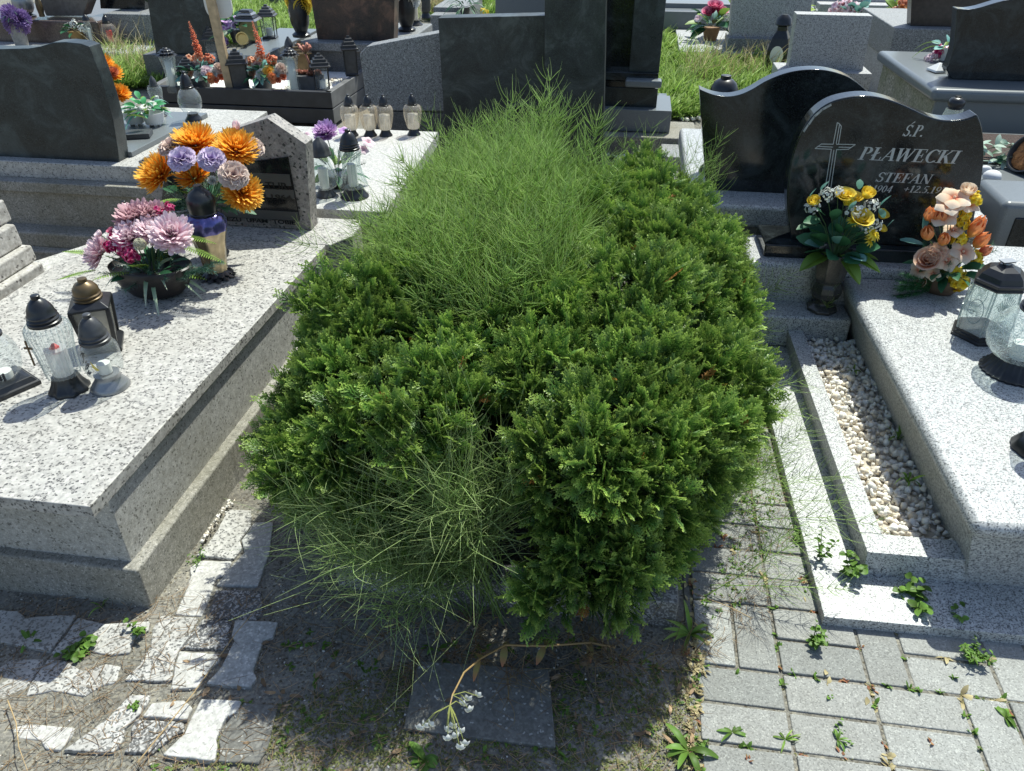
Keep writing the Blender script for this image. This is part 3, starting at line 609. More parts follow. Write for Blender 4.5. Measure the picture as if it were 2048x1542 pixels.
part('top_slab', q6(.425, .5), GREYPOL, T6, bevel=.03, seg=5, world=True)
HY6 = 5.42
o6 = [(1905, 160), (1893, 140), (1899, 125), (1907, 100), (1912, 60), (1915, 17), (1935, 19), (1960, 15), (1990, 6), (2020, -1), (2060, -4), (2130, 0), (2190, 60), (2190, 160)]
q = [AY(x, y, HY6) for x, y in o6]; qs = smoothpoly(q[:6], 3) + smoothpoly(q[5:12], 3)[1:] + q[12:]
pl = [(p.x, max(p.z, .5005)) for p in qs]; pl[0] = (pl[0][0], .5005); pl[-1] = (pl[-1][0], .5005)
part('headstone', M().prismy(pl, HY6, HY6 + .10), BLACK, T6, bevel=.006, seg=3, world=True)

# T7, T8, T9 -- top right row
T7 = thing('headstone', 'plain square headstone of pale speckled granite leaning back, right of the black oval lantern', 'headstone', (1.5, 6.9, 0))
q = [AY(x, y, 6.9) for x, y in ((1577, 138), (1594, 28), (1746, 32), (1724, 150))]
part('stone', M().prismy([(p.x, p.z) for p in q], 6.9, 7.05), GRAN_PALE, T7, bevel=.004, world=True)
part('foot', M().box(q[0].x - .09, q[3].x + .05, 6.8, 7.15, -.02, q[0].z + .002), GRAN_PALE, T7, bevel=.006, world=True)
T8 = thing('tomb', 'flat granite tomb with a tall speckled headstone behind the bright pink flower pot', 'grave', (.9, 7.9, 0))
part('slab', M().box(.45, 1.75, 8.25, 9.5, -.02, .12), GRAN_PALE, T8, bevel=.008, world=True)
q = [AY(x, y, 8.4) for x, y in ((1461, 78), (1466, -40), (1628, -40), (1618, 82))]
part('headstone', M().prismy([(p.x, p.z if p.z > .31 else .1205) for p in q], 8.4, 8.55), GRAN_PALE, T8, bevel=.005, world=True)
part('footing', M().box(q[0].x - .03, q[3].x + .05, 8.32, 8.65, .1205, max(.16, q[0].z + .02)), GRAN_MID, T8, bevel=.004, world=True)
T9 = thing('tomb', 'stepped granite tomb with a dark brown-edged headstone beside orange flowers at top right', 'grave', (2.2, 7.2, 0))
a9, b9 = AY(1790, 98, 7.0), AY(1735, 60, 7.4)
part('lower_step', M().box(a9.x, 4.2, 7.0, 8.6, -.02, .30), GRAN_PALE, T9, bevel=.008, world=True)
zz = AY(1790, 55, 7.1).z
part('upper_step', M().box(AY(1788, 60, 7.1).x, 4.2, 7.08, 8.2, .3005, zz), GRAN_MID, T9, bevel=.01, world=True)
q = [AY(x, y, 7.2) for x, y in ((1822, 48), (1826, -60), (1990, -60), (1990, 48))]
part('headstone', M().prismy([(p.x, max(p.z, zz + .0005) if i in (1, 2) else zz + .0005) for i, p in enumerate(q)], 7.2, 7.32), plain('brown_dark_stone', (.045, .033, .028), .2, noise=.3), T9, bevel=.004, world=True)

# centre: granite shield, black slabs
GS = thing('headstone', 'low grey speckled granite headstone with a slanting shoulder, left of the tall black slabs', 'headstone', (-1.45, 5.0, 0))
q = [AY(x, y, 5.0) for x, y in ((735, 222), (719, 108), (733, 93), (800, 80), (877, 66), (900, 66), (900, 222))]
part('stone', M().prismy([(p.x, p.z) for p in q], 5.0, 5.14), GRAN_MID, GS, bevel=.006, world=True)
part('foot', M().box(q[0].x + .01, q[-1].x, 5.01, 5.13, -.02, q[0].z + .002), CONC_D, GS, bevel=.004, world=True)
BS = thing('headstone', 'broad low black stone slab with rusty cloudy reflections, left of the tallest black slab', 'headstone', (-.9, 4.9, 0))
q = [AY(x, y, 4.85) for x, y in ((890, 262), (876, 36), (1092, 31), (1092, 262))]
part('stone', M().prismy([(p.x, p.z if i in (1, 2) else .0) for i, p in enumerate(q)], 4.85, 4.98), STREAK, BS, bevel=.004, world=True)
TS = thing('headstone', 'tallest streaked black stone slab in the centre, standing behind the horsetail', 'headstone', (-.3, 4.85, 0))
q = [AY(x, y, 4.82) for x, y in ((1092, 262), (1090, -90), (1214, -90), (1211, 262))]
part('stone', M().prismy([(p.x, p.z if i in (1, 2) else .0) for i, p in enumerate(q)], 4.80, 4.96), STREAK, TS, bevel=.003, world=True)
BB = thing('monument', 'black granite pillar monument on a stepped base, right of the tallest slab', 'monument', (0, 5.4, 0))
def fb(x0, y0, x1, y1, Y, dep, mat, nm, bv=.004, zmin=None):
    a, b_ = AY(x0, y1, Y), AY(x1, y0, Y); part(nm, M().box(a.x, AY(x1, y1, Y).x, Y, Y + dep, a.z if zmin is None else zmin, b_.z), mat, BB, bevel=bv, world=True)
fb(1205, -70, 1268, 146, 5.42, .2, BLACK, 'pillar'); fb(1258, -70, 1318, 144, 5.36, .26, BLACK2, 'pillar')
fb(1205, 147, 1316, 160, 5.33, .3, BLACK, 'cap_slab'); fb(1205, 164, 1310, 176, 5.36, .26, BLACK, 'base_course'); fb(1250, 162, 1323, 175, 5.26, .09, GREYPOL, 'round_ledge', .012)
fb(1205, 177, 1312, 221, 5.35, .28, BLACK2, 'base_block'); fb(1190, 222, 1342, 236, 5.28, .42, GREYPOL, 'base_slab', .004, .14)
part('side_slab', M().box(AY(1330, 236, 5.3).x - .16, AY(1342, 236, 5.3).x + .0, 5.7, 6.3, .0, .16), GREYPOL, BB, bevel=.004, world=True)
m = M(); kx0, kx1 = AY(1180, 250, 5.2).x, AY(1398, 250, 5.2).x
m.box(kx0, kx1, 5.18, 5.6, -.02, .135); tag(part('kerb', m, GRAN_ROUGH, None, bevel=.012, seg=3), 'weathered stone kerb with a rounded pale edge below the black pillar monument', 'kerb')
GB = thing('headstone', 'blue-grey stone slab rising behind the broad low black slab', 'headstone', (-.8, 6.3, 0))
q = [AY(x, y, 6.3) for x, y in ((990, 40), (990, -60), (1095, -60), (1095, 40))]
part('stone', M().prismy([(p.x, p.z if i in (1, 2) else 0) for i, p in enumerate(q)], 6.3, 6.45), GREYPOL, GB, bevel=.004, world=True)

# planter tomb with charcoal boards
PT = thing('tomb', 'grave bordered with charcoal boards and filled with white gravel, lanterns and bouquets', 'grave', (-2.9, 6.0, 0))
zt = .235; fa = G(262, 185, zt); fb_ = G(661, 185, zt); fc = G(722, 134, zt)
Y0 = fb_.y
def board(a, b_, th, z0, z1, mat, nm):
    d = (Vector(b_) - Vector(a)).normalized(); n = Vector((-d.y, d.x, 0)) * th
    A, B = Vector(a), Vector(b_); qd = [A, B, B + n, A + n]
    part(nm, M().hexa([(p.x, p.y, z0) for p in qd], [(p.x, p.y, z1) for p in qd]), mat, PT, bevel=.004, world=True)
board((fa.x, Y0, 0), (fb_.x, Y0, 0), .05, .005, .115, CHAR, 'board'); board((fa.x, Y0, 0), (fb_.x, Y0, 0), .05, .122, zt, CHAR, 'board')
xr_ = fb_.x
board((xr_ + .002, Y0 + .002, 0), (xr_ + .03, fc.y + .25, 0), .05, .005, .115, CHAR_T, 'side_board'); board((xr_ + .002, Y0 + .002, 0), (xr_ + .03, fc.y + .25, 0), .05, .122, zt, CHAR_T, 'side_board')
board((xr_ - .02, fc.y + .28, 0), (fa.x, fc.y + .28, 0), -.05, .005, zt, CHAR_T, 'back_board'); board((fa.x - .02, Y0 + .4, 0), (fa.x + .02, Y0 + .055, 0), .05, .005, zt, CHAR_T, 'side_board')
m = M(); m.box(fa.x + .05, xr_ - .05, Y0 + .055, fc.y + .22, .0, .19); part('gravel_bed', m, plain('white_gravel', (.72, .71, .68), .9, noise=.25, nscale=45, bmp=1.), PT, world=True)

# top-left and top-centre stones
DK = thing('headstone', 'large dark headstone with a faint green reflection, behind the charcoal planter', 'headstone', (-3.3, 6.8, 0))
q = [AY(x, y, 6.75) for x, y in ((312, 108), (286, -50), (415, -50), (438, 108))]
part('stone', M().prismy([(p.x, p.z) for p in q], 6.75, 6.9), BLACK2, DK, bevel=.005, world=True)
part('foot', M().box(q[0].x - .1, q[3].x + .15, 6.7, 7.0, -.02, q[0].z + .003), CONC_D, DK, bevel=.005, world=True)
CT = thing('tomb', 'dark speckled tomb at top centre with a black headstone between two vases', 'grave', (-2.4, 7.3, 0))
zc = .42; ya = G(620, 84, zc).y; x0c, x1c = G(585, 88, zc).x, G(838, 66, zc).x
part('base', M().box(x0c + .02, x1c - .02, ya + .03, ya + 1.0, -.02, zc - .07), CONC_D, CT, bevel=.004, world=True)
part('top_slab', M().box(x0c, x1c, ya, ya + 1.05, zc - .07, zc), GRAN_MID, CT, bevel=.012, seg=3, world=True)
q = [AY(x, y, ya + .12) for x, y in ((634, 72), (612, -60), (790, -60), (786, 66))]
part('headstone', M().prismy([(p.x, p.z if i in (1, 2) else zc + .0005) for i, p in enumerate(q)], ya + .12, ya + .26), blackstone('rusty_black_stone', (.02, .018, .017), (.05, .045, .04), .25, (.16, .09, .06), .5), CT, bevel=.005, world=True)
ST = thing('grave_border', 'grey stone grave border slanting beside the potted plants left of the dark speckled tomb', 'grave border', (-3.2, 7.2, 0))
s1, s2 = G(455, 110, .35), G(585, 85, .35)
part('slab', M().prismz([(s1.x, s1.y), (s2.x - .02, s1.y + .02), (s2.x - .02, s1.y + 1.3), (s1.x - .1, s1.y + 1.3)], .0, .35), GREYPOL, ST, bevel=.006, world=True)
FL = thing('tomb', 'pale low slab carrying potted flowers and lanterns, seen over the wavy black headstone', 'grave', (-4.8, 7.0, 0))
part('slab', M().box(-8.5, G(290, 96, .14).x, G(200, 104, .14).y, G(200, 104, .14).y + 1.1, -.02, .14), GRAN_PALE, FL, bevel=.03, seg=4, world=True)
BR = thing('tomb', 'reddish brown polished tomb with a round-shouldered headstone at the top left', 'grave', (-6, 9, 0))
b1 = G(205, 40, .35)
part('slab', M().box(b1.x - 1.45, b1.x, b1.y - .1, b1.y + 1.4, -.02, .35), BROWNST, BR, bevel=.02, seg=3, world=True)
q = [AY(x, y, b1.y + .1) for x, y in ((92, 32), (80, 5), (84, -40), (172, -40), (176, 5), (166, 32))]
part('headstone', M().prismy([(p.x, max(p.z, .3505)) for p in q], b1.y + .1, b1.y + .25), plain('grey_brown_stone', (.13, .115, .10), .35, noise=.25), BR, bevel=.01, world=True)
BW = thing('tomb', 'dark tomb with a grey kerb, between the brown tomb and large dark headstone', 'grave', (-4.6, 8.5, 0))
b2 = G(205, 27, .4); b3 = G(290, 25, .4)
part('kerb_slab', M().box(b2.x, b3.x + .2, b2.y, b2.y + .5, -.02, .40), GRAN_MID, BW, bevel=.01, world=True)
q = [AY(x, y, b2.y + .3) for x, y in ((202, 22), (196, -40), (290, -40), (290, 22))]
part('headstone', M().prismy([(p.x, p.z if i in (1, 2) else .4005) for i, p in enumerate(q)], b2.y + .3, b2.y + .42), BLACK, BW, bevel=.005, world=True)
# far fillers along the very top of the view
FR = [((860, 30), (925, 30), 9.6, GRAN_MID, 'distant grey stone border with yellow tufts, left of the blue-grey slab'),
      ((1320, 22), (1462, 22), 9.6, GREYPOL, 'distant grey granite tomb edge above the grass, at the top right of centre'),
      ((1640, 8), (1800, 8), 10.8, GRAN_PALE, 'distant pale tomb edge at the very top, above the pink blossoms'),
      ((500, 4), (600, 4), 11.2, CONC_D, 'distant dark kerb at the very top left of the yellow roses'),
      ((-40, 52), (84, 46), 8.9, BROWNST, 'distant brown tomb at the very top left corner behind the lavender pot')]
for (xa, ya_), (xb, yb_), Y, mt, lb in FR:
    a, b_ = AY(xa, ya_, Y), AY(xb, yb_, Y)
    r0 = thing('grave_border', lb, 'grave border', ((a.x + b_.x) / 2, Y, 0))
    part('kerb', M().box(a.x, b_.x, Y, Y + .25, -.02, max(a.z, .12)), mt, r0, bevel=.01, world=True)
    part('top_slab', M().box(a.x - .02, b_.x + .02, Y + .26, Y + 1.2, -.02, max(a.z, .12) + .05), mt, r0, bevel=.01, world=True)
# timber grave marker
WP = thing('grave_marker', 'tall plain timber post carrying a white board, standing in the planter grave', 'grave marker', G(463, 183, .19))
b0 = G(463, 183, .19); t0 = AY(417, -20, b0.y - .02)
m = M(); d = t0 - b0; hw = .031
m.hexa([(b0.x - hw, b0.y - .02, .15), (b0.x + hw, b0.y - .02, .15), (b0.x + hw, b0.y + .02, .15), (b0.x - hw, b0.y + .02, .15)], [(t0.x - hw, t0.y - .02, t0.z), (t0.x + hw, t0.y - .02, t0.z), (t0.x + hw, t0.y + .02, t0.z), (t0.x - hw, t0.y + .02, t0.z)])
part('post', m, WOOD, WP, bevel=.003, world=True)
bc = AY(430, 6, b0.y); rr_ = .105
pts = [(bc.x + rr_ * (abs(math.cos(a)) ** .55) * (1 if math.cos(a) > 0 else -1), bc.z + .02 + 1.2 * rr_ * (abs(math.sin(a)) ** .55) * (1 if math.sin(a) > 0 else -1)) for a in [2 * PI * k / 40 + .01 for k in range(40)]]
part('board', M().prismy(pts, b0.y + .035, b0.y + .05), WOODW, WP, bevel=.002, world=True)
# loose flecked slab in the foreground soil
q = [G(x, y, .012) for x, y in ((836, 1318), (1098, 1335), (1112, 1492), (806, 1455))]
sb = M().hexa([(p.x, p.y, -.03) for p in (q[3], q[2], q[1], q[0])], [(p.x, p.y, .008) for p in (q[3], q[2], q[1], q[0])])
tag(part('paving_slab', sb, PV_DG, None, bevel=.004), 'dark grey flecked concrete slab lying in the soil in front of the thuja', 'paving slab')
# grave border of the overgrown plot (seen under the thuja)
OG = thing('grave_border', 'low speckled terrazzo border half hidden beneath the thuja', 'grave border', (-.3, 1.4, 0))
part('front_kerb', M().box(-.66, .22, 1.33, 1.40, -.02, .085), PV_D, OG, bevel=.006, world=True)
part('side_kerb', M().box(-.66, -.60, 1.402, 3.2, -.02, .085), PV_D, OG, bevel=.006, world=True)
part('side_kerb', M().box(.16, .22, 1.402, 3.2, -.02, .085), PV_D, OG, bevel=.006, world=True)
# ================================================================== GRAVE CANDLES AND LANTERNS
def hgt(px, py, z, tx, ty):
    b_ = G(px, py, z); return b_, AY(tx, ty, b_.y).z - z
CAPS = {   # outlines as (radius, height) fractions of the cap height
 'dome': [(1, 0), (1, .10), (.9, .13), (.95, .2), (.86, .25), (.9, .32), (.82, .38), (.78, .5), (.66, .64), (.5, .76), (.34, .84), (.27, .86), (.27, .98), (.22, 1)],
 'pear': [(1, 0), (1.02, .06), (.94, .12), (.9, .3), (.74, .55), (.48, .78), (.26, .9), (.15, 1)],
 'ball': [(.82, 0), (.86, .08), (.8, .12), (.86, .2), (.96, .3), (1.0, .45), (.95, .62), (.78, .78), (.5, .88), (.36, .9), (.36, .99), (.3, 1)]}
GLS = {
 'urn': [(.62, 0), (.66, .04), (.74, .15), (.9, .4), (1, .65), (.98, .85), (.86, .97), (.72, 1)],
 'tall': [(.72, 0), (.76, .04), (.78, .2), (.82, .4), (.9, .62), (1, .82), (.98, .93), (.82, 1)],
 'globe': [(.5, 0), (.72, .08), (.92, .25), (1, .48), (.95, .7), (.78, .88), (.55, 1)],
 'jar': [(.72, 0), (.8, .08), (.84, .3), (.85, .6), (.9, .85), (.78, 1)],
 'barrel': [(.75, 0), (.92, .1), (1, .3), (1, .65), (.96, .85), (.78, 1)],
 'pearg': [(.6, 0), (.86, .07), (1, .2), (.97, .36), (.76, .58), (.6, .76), (.58, .92), (.62, 1)],
 'hour': [(.98, 0), (1, .06), (.86, .2), (.68, .42), (.62, .6), (.66, .78), (.78, .95), (.76, 1)],
 'cone': [(1, 0), (1, .05), (.9, .25), (.72, .6), (.6, .92), (.6, 1)],
 'flare': [(.8, 0), (.84, .05), (.7, .3), (.64, .5), (.72, .75), (.95, 1)]}
BAS = {'flare': [(1, 0), (1, .12), (.9, .25), (.74, .55), (.66, .8), (.62, 1)], 'foot': [(1, 0), (1.02, .1), (.9, .3), (.7, .6), (.62, .8), (.66, 1)],
       'disc': [(1, 0), (1, .5), (.8, .8), (.7, 1)]}
def lantern(px, py, z, tx, ty, label, R, cap, gl, bas, fr=(.16, .3), capm=PLAST, glm=GLASS, basm=PLAST, flute=0, amp=0., group=None, candle=True, capR=.8, basR=.9, gR=1., sq=0, name='grave_candle', cat='grave candle', rot=0., candR=.34, loc=None, seg=36, cflute=0, camp=0., bflute=0, bamp=0.):
    """fr: base and cap share of the height; R: widest half width in metres"""
    b_, h = hgt(px, py, z, tx, ty)
    if loc: b_, h = Vector(loc[:3]), loc[3]
    t = thing(name, label, cat, b_, rot, group)
    zb, zc = h * fr[0], h * (1 - fr[1])
    n = sq or seg; ro = PI / n if sq else 0.
    sm = False if sq else 50
    part('base', M().lathe([(r * R * basR, q * zb) for r, q in BAS[bas]], n, rot=ro, flute=bflute, amp=bamp), basm, t, smooth=sm, bevel=.0015 if sq else 0)
    g = M().lathe([(r * R * gR, zb + .001 + q * (zc - zb - .002)) for r, q in GLS[gl]], n if sq else (flute * 6 if flute else seg), rot=ro, flute=flute, amp=amp, cap=False)
    if flute >= 14:
        for k in range(flute):
            a = 2 * PI * k / flute; q_ = 1 + amp
            g.tube([(r * R * gR * q_ * math.cos(a), r * R * gR * q_ * math.sin(a), zb + .001 + q * (zc - zb - .002)) for r, q in GLS[gl]], R * .02, 4)
    part('glass', g, glm, t, smooth=(False if sq else True))
    part('cap', M().lathe([(r * R * capR, zc + q * (h - zc)) for r, q in CAPS[cap]], n if not sq else sq, rot=ro, flute=cflute, amp=camp), capm, t, smooth=sm, bevel=.0015 if sq else 0)
    if candle:
        part('candle', M().lathe([(R * candR, zb + .002), (R * candR, zb + (zc - zb) * .62), (R * .06, zb + (zc - zb) * .64)], 16), WAX if candle is True else candle, t, smooth=40)
    return t
LZ = .3805
# --- on the left tomb
gA = 'glass grave candles on the left terrazzo tomb'
t = lantern(140, 778, LZ, 72, 590, 'tall ribbed clear candle with a thin cross and red wax, at left', .056, 'dome', 'tall', 'flare', (.17, .28), flute=26, amp=.03, candle=False, group=gA, capR=.74, basR=.92, bflute=8, bamp=.07)
h_ = AY(72, 590, t.location.y).z - LZ
part('candle', M().lathe([(.026, h_ * .18), (.028, h_ * .45), (.012, h_ * .46)], 16), CANG, t, smooth=40); part('wax', M().lathe([(.012, h_ * .4), (.013, h_ * .46), (.004, h_ * .50)], 12), REDW, t, smooth=True)
m = M(); m.box(-.034, -.030, -.052, -.049, h_ * .36, h_ * .62); m.box(-.044, -.020, -.0505, -.0475, h_ * .53, h_ * .55); part('cross', m, BRONZE, t)
t = lantern(222, 773, LZ, 176, 628, 'small clear grave candle with a silver-grey cap, a painted tree and yellow flame', .051, 'dome', 'barrel', 'foot', (.2, .36), candle=False, group=gA, capR=.78, basR=1.0, capm=PLAST_G, basm=SILV)
h2 = AY(176, 628, t.location.y).z - LZ
m = M()
rt = random.Random(3)
for k in range(26):   # painted tree on the glass
    a = -PI / 2 - .35 + rt.uniform(-.26, .2); zz_ = h2 * (.27 + .3 * rt.random()); q_ = .0475
    for j in range(3): m.add([(q_ * math.cos(a + dx), q_ * math.sin(a + dx), zz_ + dz) for dx, dz in ((-.05, 0), (.05, .001), (.09, .004), (-.02, .005))], [(0, 1, 2, 3)]); a += .04; zz_ += .003
part('painted_tree', m, PLAST, t)
m = M(); a = -PI / 2 + .12; m.add([(.0478 * math.cos(a + dx), .0478 * math.sin(a + dx), h2 * .36 + dz) for dx, dz in ((-.06, .030), (.02, .022), (.22, .006), (.3, .0), (.16, -.002), (-.02, .008))], [(0, 1, 2, 3, 4, 5)]); part('flame_picture', m, YELF, t)
part('candle', M().lathe([(.018, h2 * .21), (.018, h2 * .34), (.004, h2 * .35)], 14), WAX, t, smooth=40)
t = lantern(18, 772, LZ, -28, 628, 'round clear grave candle on a square patterned base, cut by the left edge', .058, 'dome', 'globe', 'disc', (.13, .3), candle=False, group=gA, capR=.62, basR=.001)
m = M(); m.lathe([(.088, 0), (.088, .012), (.08, .014), (.068, .028), (.05, .03)], 4, rot=PI / 4 - .5); part('square_base', m, PLAST, t, bevel=.002)
m = M()
for k in range(14):
    for j in range(3): m.ball((.03 + .012 * (k % 3) - .07 * 0, -.0565 + .001 * j, .06 + .006 * (k // 3)), .0035, 6, 4)
part('ornament', m, PLAST, t)
part('candle', M().lathe([(.022, .03), (.022, .05), (.004, .051)], 14), WAX, t, smooth=40)
# metal lantern with bronze dome
b_, h = hgt(205, 700, LZ, 160, 548); b_ = G(208, 690, LZ)
t = thing('grave_lantern', 'square black lantern with mirror panes and a bronze dome, behind the tree-painted candle', 'lantern', b_, R_(28))
h = .20; a_ = .043
part('base', M().lathe([(.078, 0), (.078, .01), (.066, .022), (.06, .026)], 4, rot=PI / 4), PLAST, t, bevel=.002)
m = M()
for sx in (-1, 1):
    for sy in (-1, 1): m.box(sx * .05 - .006, sx * .05 + .006, sy * .05 - .006, sy * .05 + .006, .026, .132) if False else m.hexa([(sx * .041 - .006, sy * .041 - .006, .026), (sx * .041 + .006, sy * .041 - .006, .026), (sx * .041 + .006, sy * .041 + .006, .026), (sx * .041 - .006, sy * .041 + .006, .026)], [(sx * .05 - .006, sy * .05 - .006, .138), (sx * .05 + .006, sy * .05 - .006, .138), (sx * .05 + .006, sy * .05 + .006, .138), (sx * .05 - .006, sy * .05 + .006, .138)])
part('frame', m, PLAST, t, bevel=.001)
for k in range(4):
    pn = M(); pn.add([(-.036, -.0405, .028), (.036, -.0405, .028), (.044, -.0485, .136), (-.044, -.0485, .136)], [(0, 1, 2, 3)]); pn.xf(Matrix.Rotation(k * PI / 2, 4, 'Z')); part('pane', pn, plain('mirror_pane', (.36, .35, .31), .25, metal=.5, noise=.2) if 'mirror_pane' not in MATS else MATS['mirror_pane'], t)
part('roof', M().lathe([(.078, .138), (.078, .145), (.052, .158), (.045, .16)], 4, rot=PI / 4), PLAST, t, bevel=.002)
part('dome', M().lathe([(.040, .16), (.041, .166), (.037, .168), (.039, .175), (.036, .178), (.035, .192), (.026, .206), (.014, .212), (.013, .213), (.013, .223), (.010, .224)], 32), BRONZE, t, smooth=40)
# iridescent lantern with petal foot
b_, h = hgt(436, 553, LZ, 405, 388)
t = thing('grave_lantern', 'purple and gold iridescent lamp with black dome and leafy foot, beneath the orange flowers', 'lantern', b_)
h = AY(405, 388, b_.y).z - LZ
m = M()
for ring, (r0, r1, z0, z1) in enumerate([(.030, .066, .026, .002), (.030, .056, .034, .014)]):
    for k in range(12):
        a = 2 * PI * (k + .5 * ring) / 12; dx, dy = math.cos(a), math.sin(a); sd = (-dy, dx, 0)
        m.strip([(dx * (r0 + (r1 - r0) * u), dy * (r0 + (r1 - r0) * u), z0 + (z1 - z0) * u ** .7 + .002) for u in (0, .3, .6, .85, 1)], [.008, .012, .012, .008, .001], sd, .3)
part('leaf_foot', m, PLAST, t, smooth=True)
part('foot_core', M().lathe([(.045, 0), (.04, .02), (.032, .03)], 20), PLAST, t, smooth=True)
part('gold_body', M().lathe([(.038, .028), (.042, h * .25), (.052, h * .45), (.063, h * .58)], 40, flute=10, amp=.05, cap=False), IRIDG, t, smooth=True)
part('purple_shoulder', M().lathe([(.063, h * .58), (.068, h * .66), (.060, h * .74), (.044, h * .77)], 40, flute=10, amp=.05, cap=False), IRID, t, smooth=True)
part('dome', M().lathe([(.045, h * .765), (.047, h * .79), (.044, h * .8), (.047, h * .9), (.046, h * .95), (.034, h * 1.02), (.015, h * 1.06), (.013, h * 1.1)], 32), PLAST, t, smooth=50)
# small black cap behind the pink bowl
lantern(265, 500, LZ, 269, 400, 'dark grave candle hidden behind the pink bowl arrangement, only its black cap showing', .035, 'dome', 'barrel', 'foot', (.15, .35), loc=(*G(268, 478, LZ), .155), capm=PLAST)
# --- on the white slab
MZ = .4005
lantern(652, 391, MZ, 636, 274, 'pear-shaped clear grave candle with a pleated grey-black cap, right beside the gabled headstone', .062, 'pear', 'pearg', 'flare', (.13, .3), capm=PLAST_G, flute=10, amp=.012, candle=True, capR=.74, basR=.72, basm=PLAST_G, glm=GLASS_F, cflute=8, camp=.05)
lantern(710, 393, MZ, 695, 258, 'hourglass-shaped ribbed grave candle with a round black cap, right of the pear-shaped one', .060, 'dome', 'hour', 'flare', (.16, .29), flute=20, amp=.015, capR=.72, basR=1.02, glm=GLASS_F)
gB = 'amber glass candles along the far end of the white slab'
for k, (px, py, tx, ty, lb) in enumerate([(704, 276, 688, 193, 'amber ribbed glass candle, leftmost of the row, partly behind the purple flower'), (741, 276, 729, 192, 'amber ribbed glass candle, second from the left in the row of four'),
     (772, 276, 764, 191, 'amber ribbed glass candle, third from the left, touching its left neighbour'), (828, 274, 824, 189, 'amber ribbed glass candle standing apart at the right end of the row')]):
    lantern(px, py, MZ, tx, ty, lb, .046, 'dome', 'urn', 'flare', (.15, .27), glm=AMBER, flute=16, amp=.045, capR=.58, basR=.78, group=gB, loc=(*G(px, py - 5, MZ), .212), candle=CANG, candR=.62)  # wide pale cup stands in for the whitish glow inside the amber glass
gS = 'little candles on the ground beyond the white slab'
for px, py, lb in ((787, 262, 'small clear candle with a black cap standing on the ground between the amber candles'), (806, 262, 'little black candle with a frosted base, left of the lone amber candle')):
    bb = G(px, 262, .0); lantern(px, py, 0, px, py - 40, lb, .045, 'dome', 'cone', 'foot', (.12, .45), group=gS, loc=(bb.x, bb.y, 0, .17), capR=.7)
# --- on the grey cover of the upper-left tomb
GZ = .4555
lantern(388, 246, GZ, 367, 169, 'globe-shaped clear grave candle with a tall black cap on the grey polished cover', .062, 'dome', 'globe', 'foot', (.15, .34), capR=.55, basR=.72, loc=(*G(388, 240, GZ), .25), candle=False)
lantern(326, 228, GZ, 310, 170, 'slender ribbed clear grave candle with a small grey cap, left of the globe candle', .036, 'pear', 'tall', 'foot', (.1, .25), flute=14, amp=.03, capR=.62, loc=(*G(322, 232, GZ), .21), capm=PLAST_G)
part('slab_plate', M().box(-.10, .10, -.05, .05, 0, .025), PLAST_G, thing('nameplate', 'small dark plate lying flat on the grey cover, beside the wavy black headstone', 'plate', G(262, 274, GZ), R_(20)), bevel=.003)
# --- beyond the charcoal planter
PZ = .19
gW = 'waisted white glass candles with black flower lids'
for px, py, tx, ty, lb in ((350, 184, 340, 112, 'waisted glass candle with black flower lid, left end of the planter'), (590, 184, 575, 116, 'waisted glass candle with black flower lid, beside the succulent trough')):
    b_ = G(px, py, PZ); h = .30
    t = thing('grave_candle', lb, 'grave candle', b_, 0, gW)
    part('glass', M().lathe([(r * .062, .0 + q * (h - .05)) for r, q in GLS['flare']], 96, flute=16, amp=.02, cap=False), GLASS_F, t, smooth=True)
    part('inner_light', M().lathe([(.03, .01), (.028, h * .75)], 16), WAX, t, smooth=True)
    m = M()
    for rg, (rq, zq, nn) in enumerate([(.078, h - .05, 14), (.062, h - .03, 12), (.042, h - .015, 9), (.02, h - .005, 5)]):
        for k in range(nn):
            a = 2 * PI * (k + .5 * rg) / nn; dx, dy = math.cos(a), math.sin(a)
            m.strip([(dx * rq * u, dy * rq * u, zq + .02 * math.sin(u * 2.6)) for u in (.2, .5, .8, 1)], [.006, .014, .014, .003], (-dy, dx, 0), .3)
    part('flower_lid', m, PLAST, t, smooth=True)
def sqlantern(px, py, z, H_, R, label, body=GLASS_F, roof=PLAST, group='square roofed lanterns in the planter grave', rot=.4, bfrac=.66, solid=False):
    b_ = G(px, py, z); t = thing('grave_lantern', label, 'lantern', b_, rot, group)
    zb = H_ * bfrac
    part('base', M().lathe([(R * 1.35, 0), (R * 1.35, H_ * .04), (R * 1.2, H_ * .07)], 4, rot=PI / 4), roof, t, bevel=.002)
    part('glass', M().lathe([(R * 1.15, H_ * .07), (R * 1.25, zb)], 4, rot=PI / 4, cap=False), body, t)
    m = M()
    for k in range(4):
        a = PI / 4 + k * PI / 2; m.tube([(R * 1.17 * math.cos(a), R * 1.17 * math.sin(a), H_ * .07), (R * 1.28 * math.cos(a), R * 1.28 * math.sin(a), zb)], R * .08, 4)
    part('frame', m, roof, t)
    part('roof', M().lathe([(R * 1.75, zb), (R * 1.78, zb + H_ * .03), (R * 1.5, zb + H_ * .06), (R * 1.45, zb + H_ * .12), (R * 1.15, zb + H_ * .14), (R * 1.1, zb + H_ * .2), (R * .75, zb + H_ * .22), (R * .7, zb + H_ * .27), (R * .35, zb + H_ * .29), (R * .3, H_)], 4, rot=PI / 4), roof, t, bevel=.002)
    if not solid: part('candle', M().lathe([(R * .5, H_ * .08), (R * .5, H_ * .3)], 12), WAX, t, smooth=40)
    return t
sqlantern(384, 178, PZ, .23, .06, 'squat lantern with a black ridged roof, peeping between the candle and the left bouquet', GLASS)
sqlantern(484, 182, PZ, .30, .065, 'solid dark lantern with a black stepped roof, right of the timber post', PLAST_G, solid=True)
